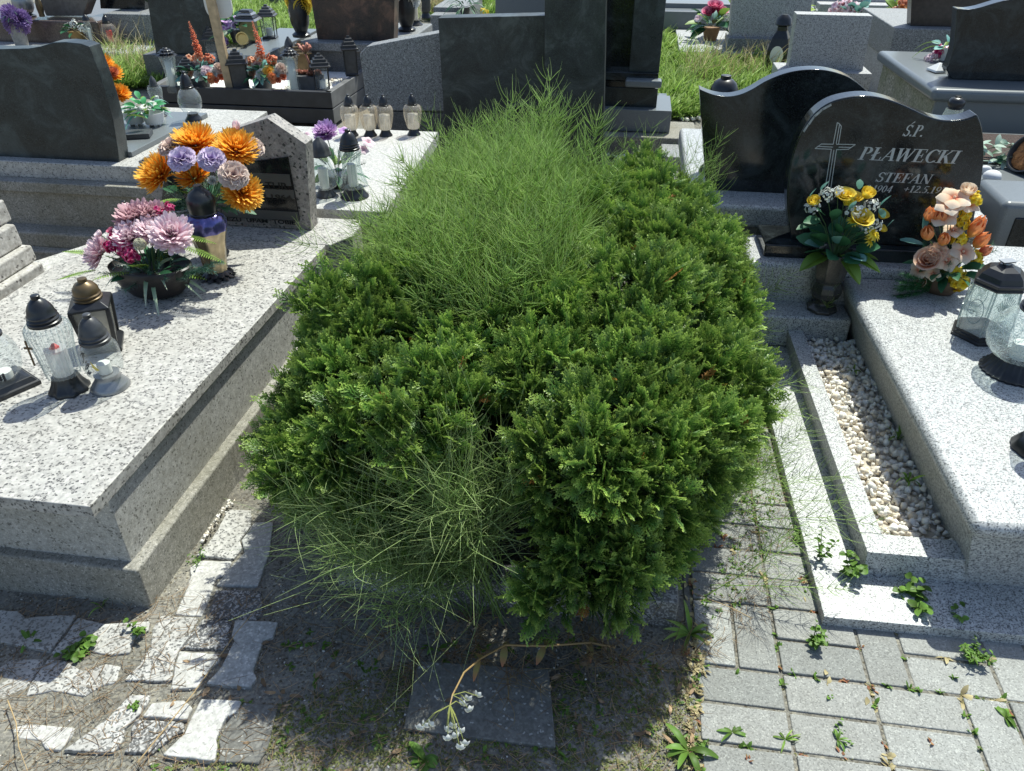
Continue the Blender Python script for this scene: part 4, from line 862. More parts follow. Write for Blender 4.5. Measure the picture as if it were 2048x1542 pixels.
sqlantern(646, 182, PZ, .27, .06, 'clear lantern with black stepped roof at the right front corner of planter', GLASS)
sqlantern(704, 150, .235, .29, .052, 'tall dark metal lantern with a stepped roof on the right edge of the planter', PLAST_G, solid=True)
sqlantern(430, 128, .19, .30, .055, 'dark metal lantern with a dome roof behind the timber post and left bouquet', GLASS)
sqlantern(607, 150, PZ, .26, .07, 'wide brown-black lantern behind the succulent trough, with a reddish glow', BRONZE, BRONZE, solid=True)
lantern(584, 110, PZ, 584, 90, 'white ribbed candle with a grey dome cap at the far end of the planter', .055, 'pear', 'barrel', 'foot', (.1, .4), loc=(*G(586, 146, PZ), .28), capm=PLAST_G, glm=GLASS_F, capR=.8)
lantern(560, 120, PZ, 561, 100, 'small white candle with a grey cap, left of the dome-capped candle in the planter', .04, 'pear', 'barrel', 'foot', (.1, .4), loc=(*G(563, 150, PZ), .20), capm=PLAST_G, glm=GLASS_F)
# top centre-left lanterns on the slanting border
t = sqlantern(541, 76, .35, .27, .062, 'ornate dark metal lantern with cut-out sides on the grey slab, top left of centre', GLASS, PLAST_G, None, rot=.2)
t.pop('group', None) if 'group' in t else None
b_ = G(502, 84, .35); t = thing('grave_lantern', 'gold-bodied lantern with a striped silver roof on the grey slab', 'lantern', b_, .1)
part('glass', M().lathe([(.08, .02), (.085, .17)], 4, rot=PI / 4, cap=False), plain('olive_glass', (.25, .24, .1), .3), t); part('base', M().lathe([(.1, 0), (.1, .02)], 4, rot=PI / 4), PLAST, t)
for k in range(4): part('roof_slat', M().lathe([(.14 - .022 * k, .175 + .022 * k), (.12 - .022 * k, .19 + .022 * k)], 4, rot=PI / 4), SILV if k % 2 == 0 else PLAST, t)
lantern(822, 48, zc, 822, 5, 'gold and black lantern on the dark speckled slab behind the white rose vase', .07, 'ball', 'jar', 'foot', (.14, .3), loc=(*G(832, 50, zc), .30), glm=AMBER)
lantern(845, 38, zc, 845, 0, 'black candle on the dark speckled slab, behind the gold lantern', .06, 'dome', 'jar', 'foot', (.2, .3), loc=(*G(852, 36, zc), .28), glm=PLAST_G, candle=False)
# far top-left pieces
lantern(97, 84, .3, 80, 20, 'clear glass candle with a brown bulbous neck, between the lavender pot and white flowers', .075, 'ball', 'globe', 'disc', (.06, .45), loc=(*G(100, 83, .14), .42), capm=BRONZE, glm=GLASS_F, basm=GOLD, capR=.42)
lantern(185, 92, .3, 175, 45, 'slim white candle with a blue-black foot right of the white flower pot', .045, 'pear', 'cone', 'foot', (.12, .2), loc=(*G(186, 90, .14), .28), glm=GLASS_F)
lantern(222, 90, .3, 215, 40, 'round pinkish glass lantern with a dark cap on the pale slab at top left', .08, 'dome', 'globe', 'disc', (.08, .3), loc=(*G(224, 88, .14), .27), glm=AMBER, capR=.5, candle=REDW)
lantern(52, 30, .35, 52, 0, 'silver-grey bulbous lantern at the top left corner beyond the lavender', .10, 'ball', 'globe', 'disc', (.08, .3), loc=(*G(54, 34, .35), .34), glm=SILV, candle=False)
# behind the name stone
lantern(1895, 232, .325, 1905, 180, 'pale ribbed candle with glossy black cap, showing above the lettered headstone', .075, 'ball', 'cone', 'foot', (.1, .36), loc=(*G(1896, 262, .30), .20), flute=24, amp=.02, glm=GLASS_F, capR=.62)
lantern(1447, 200, .4, 1448, 152, 'round black candle cap seen over the dip of the wavy black headstone', .07, 'ball', 'globe', 'foot', (.15, .34), loc=(AY(1447, 190, 3.7).x, 3.7, .4005, AY(1447, 150, 3.7).z - .4), glm=PLAST_G, candle=False, capR=.9)
b_ = G(1548, 155, .0); t = thing('grave_lantern', 'glossy black lantern with white oval medallions beside the leaning granite headstone', 'lantern', b_, -.3)
part('body', M().lathe([(.09, 0), (.09, .02), (.075, .05), (.12, .16), (.13, .24), (.10, .34), (.06, .40), (.06, .44)], 4, rot=PI / 4), PLAST, t, bevel=.012)
for k in range(4):
    pts = [(.058 * math.cos(u), -.094 - .008 * math.sin(u), .2 + .085 * math.sin(u)) for u in [2 * PI * j / 24 for j in range(24)]]
    mm = M(); mm.add(pts + [(0, -.099, .2)], [(j, (j + 1) % 24, 24) for j in range(24)]); mm.xf(Matrix.Rotation(k * PI / 2, 4, 'Z')); part('medallion', mm, WHITEP, t)
part('cap', M().lathe([(.06, .44), (.075, .45), (.06, .5), (.03, .53)], 24), PLAST, t, smooth=40)
# --- on the right tomb
RZ = .2855
b_ = G(1960, 668, RZ); t = thing('grave_lantern', 'large clear pressed-glass lantern with fan pattern and black pagoda roof, beside the peach flowers', 'lantern', b_, R_(19))
H_ = AY(1990, 508, b_.y).z - RZ; H_ = .262
part('base', M().lathe([(.098, 0), (.098, .008), (.091, .009), (.091, .017), (.084, .018), (.084, .026)], 6, rot=PI / 6 + .3), PLAST, t, bevel=.002)
gl6 = [(.084, .027), (.090, .07), (.086, .14), (.076, .185)]
part('glass', M().lathe(gl6, 6, rot=PI / 6 + .3, cap=False), GLASS_F, t)
part('glass_lining', M().lathe([(r * .9, z) for r, z in gl6], 6, rot=PI / 6 + .3, cap=False), GLASS, t)
m = M()
for side in range(6):
    ca = 2 * PI * (side + .5) / 6 + PI / 6 + .3; R0 = .0785
    def pt(u, z, off=.0): return ((R0 + off) * math.cos(ca) - u * math.sin(ca), (R0 + off) * math.sin(ca) + u * math.cos(ca), z)
    if side % 2 == 0:
        for k in range(26): 
            a0, a1 = 2 * PI * k / 26, 2 * PI * (k + 1) / 26
            m.tube([pt(.026 * math.cos(a0), .105 + .042 * math.sin(a0)), pt(.026 * math.cos(a1), .105 + .042 * math.sin(a1))], .0018, 4)
        for k in range(13): a0 = R_(-10 + k * 17); m.tube([pt(.006 * math.cos(a0), .095 + .008 * math.sin(a0)), pt(.021 * math.cos(a0), .102 + .034 * math.sin(a0))], .0011, 4)
    else:
        for k in range(11): a0 = R_(30 + k * 12); m.tube([pt(.010 * math.cos(a0), .11 + .01 * math.sin(a0)), pt(.055 * math.cos(a0) * .62, .11 + .068 * math.sin(a0))], .0014, 4)
        for k in range(11): a0 = R_(210 + k * 12); m.tube([pt(.010 * math.cos(a0), .10 + .01 * math.sin(a0)), pt(.055 * math.cos(a0) * .62, .10 + .065 * math.sin(a0))], .0014, 4)
    a2 = 2 * PI * side / 6 + PI / 6 + .3
    m.tube([(.0845 * math.cos(a2), .0845 * math.sin(a2), .027), (.0905 * math.cos(a2), .0905 * math.sin(a2), .08), (.0765 * math.cos(a2), .0765 * math.sin(a2), .186)], .003, 5)
part('pressed_pattern', m, glassy('pressed_glass', (.8, .85, .85), .35, .9, (.6, .65, .65)), t)
part('roof', M().lathe([(.080, .184), (.084, .191), (.078, .193), (.082, .204), (.074, .208), (.068, .224), (.05, .242), (.026, .252), (.02, .256)], 6, rot=PI / 6 + .3), PLAST, t, bevel=.002)
part('handle', M().hexa([(-.02, -.01, .262), (.02, -.01, .262), (.02, .01, .262), (-.02, .01, .262)], [(-.024, -.014, .268), (.024, -.014, .268), (.024, .014, .268), (-.024, .014, .268)]).lathe([(.012, .255), (.010, .262)], 10), SILV, t)
b_ = G(2026, 742, RZ); t = thing('grave_candle', 'large diamond-cut glass ball candle on a pleated black foot, at the right edge', 'grave candle', b_)
part('base', M().lathe([(.094, 0), (.095, .006), (.086, .010), (.072, .032), (.062, .05)], 108, flute=27, amp=.028), PLAST, t, smooth=60)
prof = [(.06 + .045 * math.sin(PI * (k / 14.) ** .9) if k < 13 else .05, .05 + .165 * k / 14.) for k in range(15)]
prof = [(.058, .05), (.085, .065), (.102, .085), (.11, .11), (.108, .135), (.098, .16), (.08, .185), (.058, .205), (.045, .215)]
part('glass', M().lathe(prof, 48, cap=False), GLASS_F, t, smooth=True)
m = M()
for k in range(9):
    for j in range(18):
        th = R_(22 + 15.5 * k); a = 2 * PI * (j + .5 * (k % 2)) / 18
        c = Vector((.107 * math.sin(th) * math.cos(a), .107 * math.sin(th) * math.sin(a), .125 - .085 * math.cos(th)))
        nrm = Vector((math.sin(th) * math.cos(a), math.sin(th) * math.sin(a), -math.cos(th))).normalized(); u = nrm.cross(Vector((0, 0, 1))).normalized(); vv = nrm.cross(u)
        rad_ = .019 * (.35 + .65 * math.sin(th))
        for s6 in range(6):
            e = u * math.cos(s6 * PI / 3) + vv * math.sin(s6 * PI / 3); p1 = c + e * rad_; p1 = p1
            side_ = nrm.cross(e).normalized() * .0022
            m.add([c + nrm * .0035, c + e * rad_ * .5 + side_ + nrm * .0005, p1, c + e * rad_ * .5 - side_ + nrm * .0005], [(0, 1, 2, 3)])
part('cut_stars', m, glassy('cut_glass', (.75, .82, .82), .42, .95, (.7, .76, .76)), t)
part('cap', M().lathe([(.05, .212), (.052, .218), (.046, .221), (.05, .229), (.045, .232), (.046, .245), (.038, .265), (.02, .28), (.018, .29)], 36), PLAST, t, smooth=45)
part('candle', M().lathe([(.03, .052), (.03, .10)], 16), WAX, t, smooth=40)
b_ = G(2072, 900, RZ); t = thing('grave_candle', 'grave candle cut off by the right edge, only its black foot showing', 'grave candle', b_)
part('base', M().lathe([(.062, 0), (.063, .008), (.05, .03), (.042, .04)], 40, flute=10, amp=.03), PLAST, t, smooth=60); part('glass', M().lathe([(.04, .04), (.06, .09), (.055, .16), (.04, .18)], 32, cap=False), GLASS, t, smooth=True); part('cap', M().lathe([(.042, .178), (.044, .19), (.03, .22), (.012, .24)], 30), PLAST, t, smooth=40)

# ================================================================== FLOWERS
UP = Vector((0, 0, 1))
def frame(d):
    d = Vector(d).normalized(); x = d.orthogonal().normalized(); q = Matrix((x, d.cross(x), d)).transposed()
    return q.to_4x4() @ Matrix.Rotation(random.uniform(0, 6.28), 4, 'Z')
def mum(R, n=230, w=.088, curl=.35, lay=6, sph=1.15):
    m = M(); k = 0
    for L in range(lay):
        f = (L + .5) / lay; th = PI * .5 * sph * f; cnt = int(n / lay * (.35 + 1.3 * f))
        for j in range(cnt):
            a = 2 * PI * (j + random.uniform(-.3, .3)) / cnt + L; t_ = th + random.uniform(-.1, .1)
            d = Vector((math.sin(t_) * math.cos(a), math.sin(t_) * math.sin(a), math.cos(t_))); s_ = Vector((-math.sin(a), math.cos(a), 0)); Lp = R * random.uniform(.82, 1.05) * (1 if f > .25 else .8)
            up = s_.cross(d)
            pts = [d * (Lp * u) + UP * (curl * R * (u ** 2) * (.5 if f > .5 else .1)) for u in (.1, .45, .75, .93, 1)]
            m.strip(pts, [R * w * .3, R * w * .6, R * w * .75, R * w * .5, R * w * .06], s_, .5, random.random())
    return m
def ruffle(R, lay=5, n=9):
    m = M()
    for L in range(lay):
        f = (L + 1) / lay; tilt = .15 + 1.25 * f
        for j in range(max(4, int(n * f + 2))):
            a = 2 * PI * j / max(4, int(n * f + 2)) + L * .7 + random.uniform(-.2, .2); nu, nv = 5, 7; vs = []; ts = []
            wd = .62 * R * (1.3 - .3 * f)
            for u in range(nu):
                for v_ in range(nv):
                    uu = u / (nu - 1); vv = v_ / (nv - 1) * 2 - 1
                    r = R * uu * (1 - .12 * vv * vv) * (.75 + .25 * f); th = tilt * (.55 + .45 * uu)
                    d = Vector((math.sin(th), 0, math.cos(th))); p = d * r + Vector((0, 1, 0)) * (vv * wd * (.25 + .75 * uu))
                    p += Vector((-math.cos(th), 0, math.sin(th))) * (uu * uu * R * .09 * math.sin(vv * 9 + j * 2 + L))
                    p.rotate(Euler((0, 0, a))); vs.append(p); ts.append(uu)
            m.add(vs, [(u * nv + v_, u * nv + v_ + 1, (u + 1) * nv + v_ + 1, (u + 1) * nv + v_) for u in range(nu - 1) for v_ in range(nv - 1)], ts, random.random())
    return m
def rose(R, lay=4, open_=1.0):
    m = M()
    for L in range(lay):
        f = (L + .6) / lay
        for j in range(3 + L):
            a = 2 * PI * j / (3 + L) + L * 1.1; nu, nv = 6, 5; vs = []; ts = []
            for u in range(nu):
                for v_ in range(nv):
                    uu = u / (nu - 1); vv = v_ / (nv - 1) * 2 - 1; ang = vv * (1.25 - .35 * f)
                    r = R * f * (.45 + .55 * math.sin(uu * PI * .6)) * (1 + .5 * open_ * uu ** 4 * f); z = R * (1.15 * uu - .25 * f * uu ** 3 * open_ - .5) - .12 * R * vv * vv * uu
                    vs.append(Vector((r * math.cos(ang + a), r * math.sin(ang + a), z))); ts.append(uu)
            m.add(vs, [(u * nv + v_, u * nv + v_ + 1, (u + 1) * nv + v_ + 1, (u + 1) * nv + v_) for u in range(nu - 1) for v_ in range(nv - 1)], ts, random.random())
    return m
def tulip(R):
    m = M()
    for j in range(6):
        a = PI * j / 3; q = 1 if j % 2 else .88; m2 = []
        vs = []; ts = []; nu, nv = 7, 5
        for u in range(nu):
            for v_ in range(nv):
                uu = u / (nu - 1); vv = v_ / (nv - 1) * 2 - 1; w_ = math.sin(min(1, uu * 1.05 + .08) * PI) ** .6 if uu < .99 else .05
                r = R * .62 * q * math.sin(PI * (.12 + .76 * uu)); ang = vv * .75 * w_
                vs.append(Vector((r * math.cos(ang + a), r * math.sin(ang + a), R * 1.9 * uu - R * .6))); ts.append(uu)
        m.add(vs, [(u * nv + v_, u * nv + v_ + 1, (u + 1) * nv + v_ + 1, (u + 1) * nv + v_) for u in range(nu - 1) for v_ in range(nv - 1)], ts, random.random())
    return m
def openfl(R, n=5, w=.42, tilt=1.25, center=True, curl=.25):
    m = M()
    for j in range(n):
        a = 2 * PI * j / n + random.uniform(-.08, .08); s_ = Vector((-math.sin(a), math.cos(a), 0)); pts = []
        for u in (.05, .3, .55, .8, 1):
            th = tilt * (.6 + .4 * u); pts.append(Vector((math.sin(th) * math.cos(a), math.sin(th) * math.sin(a), math.cos(th))) * R * u + UP * (-curl * R * u ** 3))
        m.strip(pts, [R * w * .2, R * w * .75, R * w, R * w * .75, R * w * .12], s_, .35, random.random())
    if center: m.ball((0, 0, R * .12), R * .1, 6, 4, .5)
    return m
def cluster(R, n, kind, rr):
    m = M()
    for k in range(n):
        th = math.acos(1 - 1.15 * (k + .5) / n); a = k * 2.399; d = Vector((math.sin(th) * math.cos(a), math.sin(th) * math.sin(a), math.cos(th)))
        m.join(kind(rr * random.uniform(.8, 1.2)), Matrix.Translation(d * R * random.uniform(.55, 1.25)) @ frame(d + Vector((random.uniform(-.5, .5), random.uniform(-.5, .5), random.uniform(-.5, .5)))))
    return m
def spike(L, R, n=60):
    m = M(); m.tube([(0, 0, 0), (0, 0, L)], .002, 4)
    for k in range(n):
        u = (k + .5) / n; a = k * 2.399; r = R * (1 - .8 * u) * random.uniform(.5, 1); d = Vector((math.cos(a), math.sin(a), .5)).normalized(); c = Vector((0, 0, L * (.1 + .9 * u)))
        m.strip([c + d * r * q for q in (.2, .7, 1)], [r * .15, r * .4, r * .05], (-math.sin(a), math.cos(a), 0), .4, random.random())
    return m
KIND = {'mum': lambda R: mum(R), 'mumw': lambda R: mum(R, 120, .17, .25, 6, 1.1), 'mums': lambda R: mum(R, 40, .22, .2, 4), 'ruffle': lambda R: ruffle(R), 'rose': lambda R: rose(R), 'bud': lambda R: rose(R, 3, .2), 'tulip': tulip,
        'lily': lambda R: openfl(R, 6, .34), 'orchid': lambda R: openfl(R, 5, .48), 'cluster': lambda R: cluster(R * .75, 13, lambda r: openfl(r, 5, .5, 1.1, False), R * .55), 'tiny': lambda R: cluster(R * .95, 26, lambda r: openfl(r, 5, .5, 1.1, False), R * .26),
        'daisy': lambda R: openfl(R, 14, .13, 1.35), 'spikes': lambda R: spike(R * 4, R)}
def leaf(m, p, d, L, w, bend=.3, fold=.25, n=5, r=None):
    d = Vector(d).normalized(); s_ = d.cross(UP); s_ = s_.normalized() if s_.length > .05 else Vector((1, 0, 0)); s_.rotate(Matrix.Rotation(random.uniform(-.7, .7), 3, d))
    nn = s_.cross(d)
    pts = [Vector(p) + d * (L * u) - UP * (bend * L * u * u) + nn * 0 for u in [k / (n - 1) for k in range(n)]]
    ws = [w * .5 * max(.06, math.sin(PI * (.08 + .9 * u)) ** .8) for u in [k / (n - 1) for k in range(n)]]
    m.strip(pts, ws, s_, fold, random.random() if r is None else r)
def fern(m, p, d, L, w, n=16, bend=.3):
    d = Vector(d).normalized(); s_ = d.cross(UP).normalized(); prev = None
    for k in range(1, n + 1):
        u = k / n; c = Vector(p) + d * (L * u) - UP * (bend * L * u * u); wl = w * math.sin(PI * (.12 + .85 * u))
        for sg in (-1, 1):
            e = (s_ * sg + d * .35 - UP * .15).normalized(); m.strip([c, c + e * wl * .5, c + e * wl], [L / n * .28, L / n * .34, L / n * .05], d, .1, random.random(), t0=.3)
        if prev is not None: m.tube([prev, c], .0009, 3)
        prev = c
def pine(m, p, d, L, n=70, nl=.025):
    d = Vector(d).normalized(); x = d.orthogonal().normalized(); y = d.cross(x)
    m.tube([p, Vector(p) + d * L], .0012, 4)
    for k in range(n):
        u = random.random(); a = random.uniform(0, 6.28); c = Vector(p) + d * (L * u); e = (x * math.cos(a) + y * math.sin(a) + d * .75).normalized()
        q = c + e * nl * random.uniform(.7, 1); s_ = e.cross(UP); s_ = s_.normalized() if s_.length > .05 else x
        m.add([c - s_ * .0006, c + s_ * .0006, q], [(0, 1, 2)], [.2, .2, 1], random.random())
def bouquet(name, label, cat, loc, center, blooms, leaves=(), stems=True, group=None, fs=1.0):
    """blooms: (kind, material, px, py, radius, dy); leaves: (kind, material, n, spread radius, size)"""
    loc = Vector(loc); c = Vector(center); t = thing(name, label, cat, loc, 0, group); Yc = c.y
    sm = M()
    for kd, mt, px, py, R, dy in blooms:
        R = R * fs; p = AY(px, py, Yc + dy); d = (p - c); d = d.normalized() * .8 + Vector((0, -.45, .45)); d.normalize()
        m = KIND[kd](R).xf(Matrix.Translation(p - loc) @ frame(d)); part('flower', m, mt, t, smooth=True)
        if stems: sm.tube([c - loc - UP * .03, (c - loc).lerp(p - loc, .5) + UP * .01, p - loc - d * R * .2], .0018, 4)
    if stems: part('stems', sm, STEMG, t)
    for kd, mt, n, rad, sz in leaves:
        m = M()
        for k in range(n):
            a = 2 * PI * k / n + random.uniform(-.4, .4); el = random.uniform(-.1, .9); d = Vector((math.cos(a) * math.cos(el), math.sin(a) * math.cos(el), math.sin(el))); p = c - loc + d * rad * random.uniform(.3, .8)
            if kd == 'leaf': leaf(m, p, d, sz, sz * .42)
            elif kd == 'round': leaf(m, p, d, sz, sz * .7, .1)
            elif kd == 'blade': leaf(m, p, d, sz, sz * .09, .7, n=7)
            elif kd == 'fern': fern(m, p, d, sz, sz * .22)
            else: pine(m, p, d, sz, 90, sz * .28)
        part({'pine': 'pine_sprigs', 'fern': 'fern_leaves'}.get(kd, 'leaves'), m, mt, t, smooth=True)
    return t
# orange bouquet on the left tomb; it stands in a vase behind the iridescent lamp
vb = G(405, 520, LZ); c = AY(410, 400, 2.50); c.z = LZ + .19
vb = Vector((c.x, c.y, LZ))
t = thing('flower_vase', 'dark vase holding the big orange bouquet, standing before the gabled headstone', 'vase', vb)
part('body', M().lathe([(.04, 0), (.045, .01), (.03, .04), (.042, .1), (.05, .17), (.055, .19)], 32), PLAST, t, smooth=50)
bouquet('bouquet', 'large bouquet of orange chrysanthemums with lilac and cream carnations before the gabled headstone', 'flowers', c, c,
  [('mum', P_OR, 322, 352, .084, -.02), ('mum', P_OR, 392, 290, .082, .03), ('mum', P_OR, 472, 303, .080, 0), ('mum', P_OR, 484, 388, .074, -.05), ('mum', P_OR, 390, 356, .07, .02),
   ('ruffle', P_LIL, 366, 322, .048, -.10), ('ruffle', P_LIL, 424, 322, .046, -.10), ('ruffle', P_CRM, 467, 353, .050, -.12), ('ruffle', P_CRM, 345, 298, .045, .0), ('ruffle', P_CRM, 504, 298, .042, .04), ('tulip', P_PK, 472, 254, .022, .04), ('mumw', P_WHT, 425, 362, .018, -.07)],
  [('pine', petalm('mint_sprigs', (.10, .2, .12), (.2, .34, .22), (.3, .44, .34), .5, .15, .5), 30, .15, .085), ('leaf', LEAF, 20, .13, .09), ('fern', LEAF_Y, 6, .12, .13)])
t = thing('flower_vase', 'small pale grey glass jar beside the dark vase below the orange bouquet', 'vase', G(372, 455, LZ))
part('body', M().lathe([(.03, 0), (.05, .01), (.052, .05), (.04, .075), (.042, .08)], 32, cap=False), GLASS_F, t, smooth=True); part('rim', M().lathe([(.042, .079), (.044, .082), (.042, .085)], 32, cap=False), SILV, t, smooth=True)
# pink bowl arrangement
bb = G(300, 600, LZ); bc = Vector((bb.x + .0, bb.y + .05, LZ))
t = bouquet('flower_arrangement', 'black bowl of pink and magenta flowers with ferns and frosted pine', 'flowers', bc, bc + UP * .07,
  [('mumw', P_PK, 203, 508, .066, 0), ('mumw', P_PK, 264, 478, .062, -.02), ('mumw', P_PK, 305, 466, .06, .0), ('mumw', P_PK, 343, 472, .074, -.04), ('mumw', P_ROSE, 276, 440, .074, .05), ('mumw', P_ROSE, 308, 434, .06, .06),
   ('cluster', P_MAG, 250, 495, .032, -.05), ('cluster', P_MAG, 240, 478, .03, -.03), ('cluster', P_MAG, 262, 510, .03, -.07), ('cluster', P_MAG, 228, 492, .028, -.03), ('cluster', P_MAG, 318, 425, .02, .05), ('bud', P_PK, 198, 468, .014, 0), ('bud', P_MAG, 222, 462, .014, 0), ('cluster', P_MAG, 338, 416, .018, .06)],
  [('pine', PINE, 20, .1, .085), ('fern', LEAF_Y, 5, .09, .14), ('leaf', LEAF, 14, .1, .07), ('blade', petalm('variegated_blades', (.2, .3, .15), (.3, .42, .25), (.55, .6, .45), .5, .15, .4), 12, .06, .15)])
m = M(); el = (1.45, .8)
prof = [(.05, 0), (.066, .008), (.085, .03), (.098, .06), (.103, .085), (.099, .088), (.094, .075), (.06, .06)]
bw = M().lathe(prof, 48); bw.v = [(p[0] * 1.38, p[1] * .9, p[2] * 1.25) for p in bw.v]; part('bowl', bw, BOWL, t, smooth=60)
wb = M(); cc = AY(280, 488, bc.y - .09) - bc
for k in range(26):
    d1 = Vector((random.uniform(-1, 1), random.uniform(-1, 1), random.uniform(-1, 1))).normalized(); x = d1.orthogonal().normalized(); y = d1.cross(x)
    wb.tube([cc + (x * math.cos(a) + y * math.sin(a)) * .019 for a in [2 * PI * j / 16 for j in range(17)]], .0009, 3)
part('wicker_ball', wb, plain('gold_wicker', (.45, .43, .3), .5), t)
fm = M()
for px, py, dx, dz, L in ((180, 510, -1, .25, .14), (165, 540, -1, -.1, .15), (330, 470, .8, .5, .12), (380, 470, 1, .1, .17), (395, 490, 1, -.1, .17)):
    p = AY(px + (30 if dx < 0 else -40), py, bc.y) - bc; fern(fm, p, (dx, -.15, dz), L, .022, 22, .15)
part('fern_leaves', fm, LEAF_Y, t); pn = M()
for k in range(16): pine(pn, Vector((.09 + .012 * k * .8, -.02 + random.uniform(-.03, .03), .075 + .004 * k)), (1, random.uniform(-.3, .3), random.uniform(-.1, .5)), .05, 70, .02)
part('pine_branch', pn, PINE, t)
t = thing('wooden_offcut', 'short brown wood piece lying behind the bowl on the left tomb', 'wood piece', G(392, 552, LZ), .1)
part('block', M().box(-.05, .03, -.02, .02, 0, .028), plain('dark_wood', (.09, .065, .045), .8, noise=.3), t, bevel=.004)
# purple flowers on the white slab
c = AY(672, 330, 3.25); c = Vector((c.x, 3.25, MZ + .06))
t = bouquet('flower_arrangement', 'low pot with a violet chrysanthemum and pink orchids behind the two clear candles', 'flowers', Vector((c.x, c.y, MZ)), c,
  [('mumw', P_VIO, 652, 268, .062, 0), ('orchid', P_VIO, 688, 262, .03, 0), ('orchid', P_PK, 612, 272, .034, 0), ('orchid', P_PK, 736, 285, .036, .03), ('orchid', P_PK, 726, 300, .03, 0)],
  [('pine', LEAF, 12, .09, .1), ('leaf', LEAF_Y, 6, .1, .09), ('leaf', LEAF, 8, .08, .09)])
part('pot', M().lathe([(.045, 0), (.06, .05), (.062, .06)], 24), PLAST, t, smooth=50)
# right tomb: grey vase with yellow bouquet
vb = G(1642, 618, .166); t = thing('flower_vase', 'tall dark stone vase on the granite step, holding the yellow roses', 'vase', vb)
part('body', M().lathe([(.058, 0), (.06, .012), (.032, .028), (.03, .038), (.052, .06), (.060, .085), (.056, .105), (.048, .12), (.054, .135), (.060, .17), (.072, .245), (.065, .246), (.045, .2)], 8, rot=.3), blackstone('polished_grey_vase', (.035, .036, .034), (.06, .06, .055), .12, (.15, .14, .12), .5), t, bevel=.003, seg=3)
c = vb + UP * .24
t = bouquet('bouquet', 'bouquet of yellow roses, tiny white blossoms and blue-green leaves before the black name stone', 'flowers', c, c,
  [('rose', P_YEL, 1722, 437, .030, -.04), ('bud', P_YEL, 1735, 388, .024, 0), ('rose', P_YEL, 1690, 392, .026, 0), ('rose', P_YEL, 1708, 396, .022, .02), ('bud', P_YEL, 1628, 404, .022, 0), ('bud', P_YEL, 1765, 430, .02, .03),
   ('daisy', P_YEL, 1745, 468, .03, -.04), ('daisy', P_YEL, 1740, 482, .026, -.04), ('daisy', P_YEL, 1706, 443, .022, -.05), ('cluster', P_YEL, 1698, 404, .02, -.02), ('bud', P_YEL, 1765, 458, .014, 0),
   ('tiny', P_WHT, 1624, 418, .024, 0), ('tiny', P_WHT, 1655, 392, .024, 0), ('tiny', P_WHT, 1712, 425, .028, -.03), ('tiny', P_WHT, 1742, 410, .024, 0), ('tiny', P_WHT, 1748, 450, .022, -.02), ('tiny', P_WHT, 1728, 455, .02, -.04), ('tiny', P_WHT, 1676, 384, .018, 0)],
  [('round', LEAF, 20, .12, .085), ('round', LEAF_B, 6, .13, .07)], fs=1.15)
lf = M(); lfb = M(); lfy = M()
for px, py, dy, sz in ((1642, 372, 0, .05), (1620, 385, 0, .045), (1718, 370, 0, .05), (1762, 402, 0, .055), (1766, 428, -.02, .055), (1700, 412, -.05, .05), (1775, 445, 0, .04)): leaf(lfb, AY(px, py + 8, c.y + dy) - c, (random.uniform(-.5, .5), -.4, 1), sz, sz * .5, .1)
for px, py, dx, dz, sz in ((1640, 440, -1, .1, .07), (1632, 450, -1, .0, .08), (1668, 440, -.1, .9, .07), (1690, 460, .3, .6, .07), (1648, 430, -.6, .6, .06), (1700, 470, .6, .5, .06), (1675, 465, -.2, .8, .06)): leaf(lf, AY(px, py, c.y - .05) - c, (dx, -.5, dz), sz, sz * .6, .1)
for dx, dy, dz, L in ((1, -.5, .1, .13), (.5, -.9, -.2, .12), (-.9, -.6, .05, .13), (.2, -.8, .1, .08), (1, -.1, .3, .12)): 
    for o_ in (-.012, .012): leaf(lfy, Vector((dx * .03, -.03, .0)), (dx, dy, dz), L, L * .5, .35, .2, 8)
part('blue_leaves', lfb, LEAF_B, t, smooth=True); part('round_leaves', lf, LEAF, t, smooth=True); part('broad_leaves', lfy, LEAF_Y, t, smooth=True)
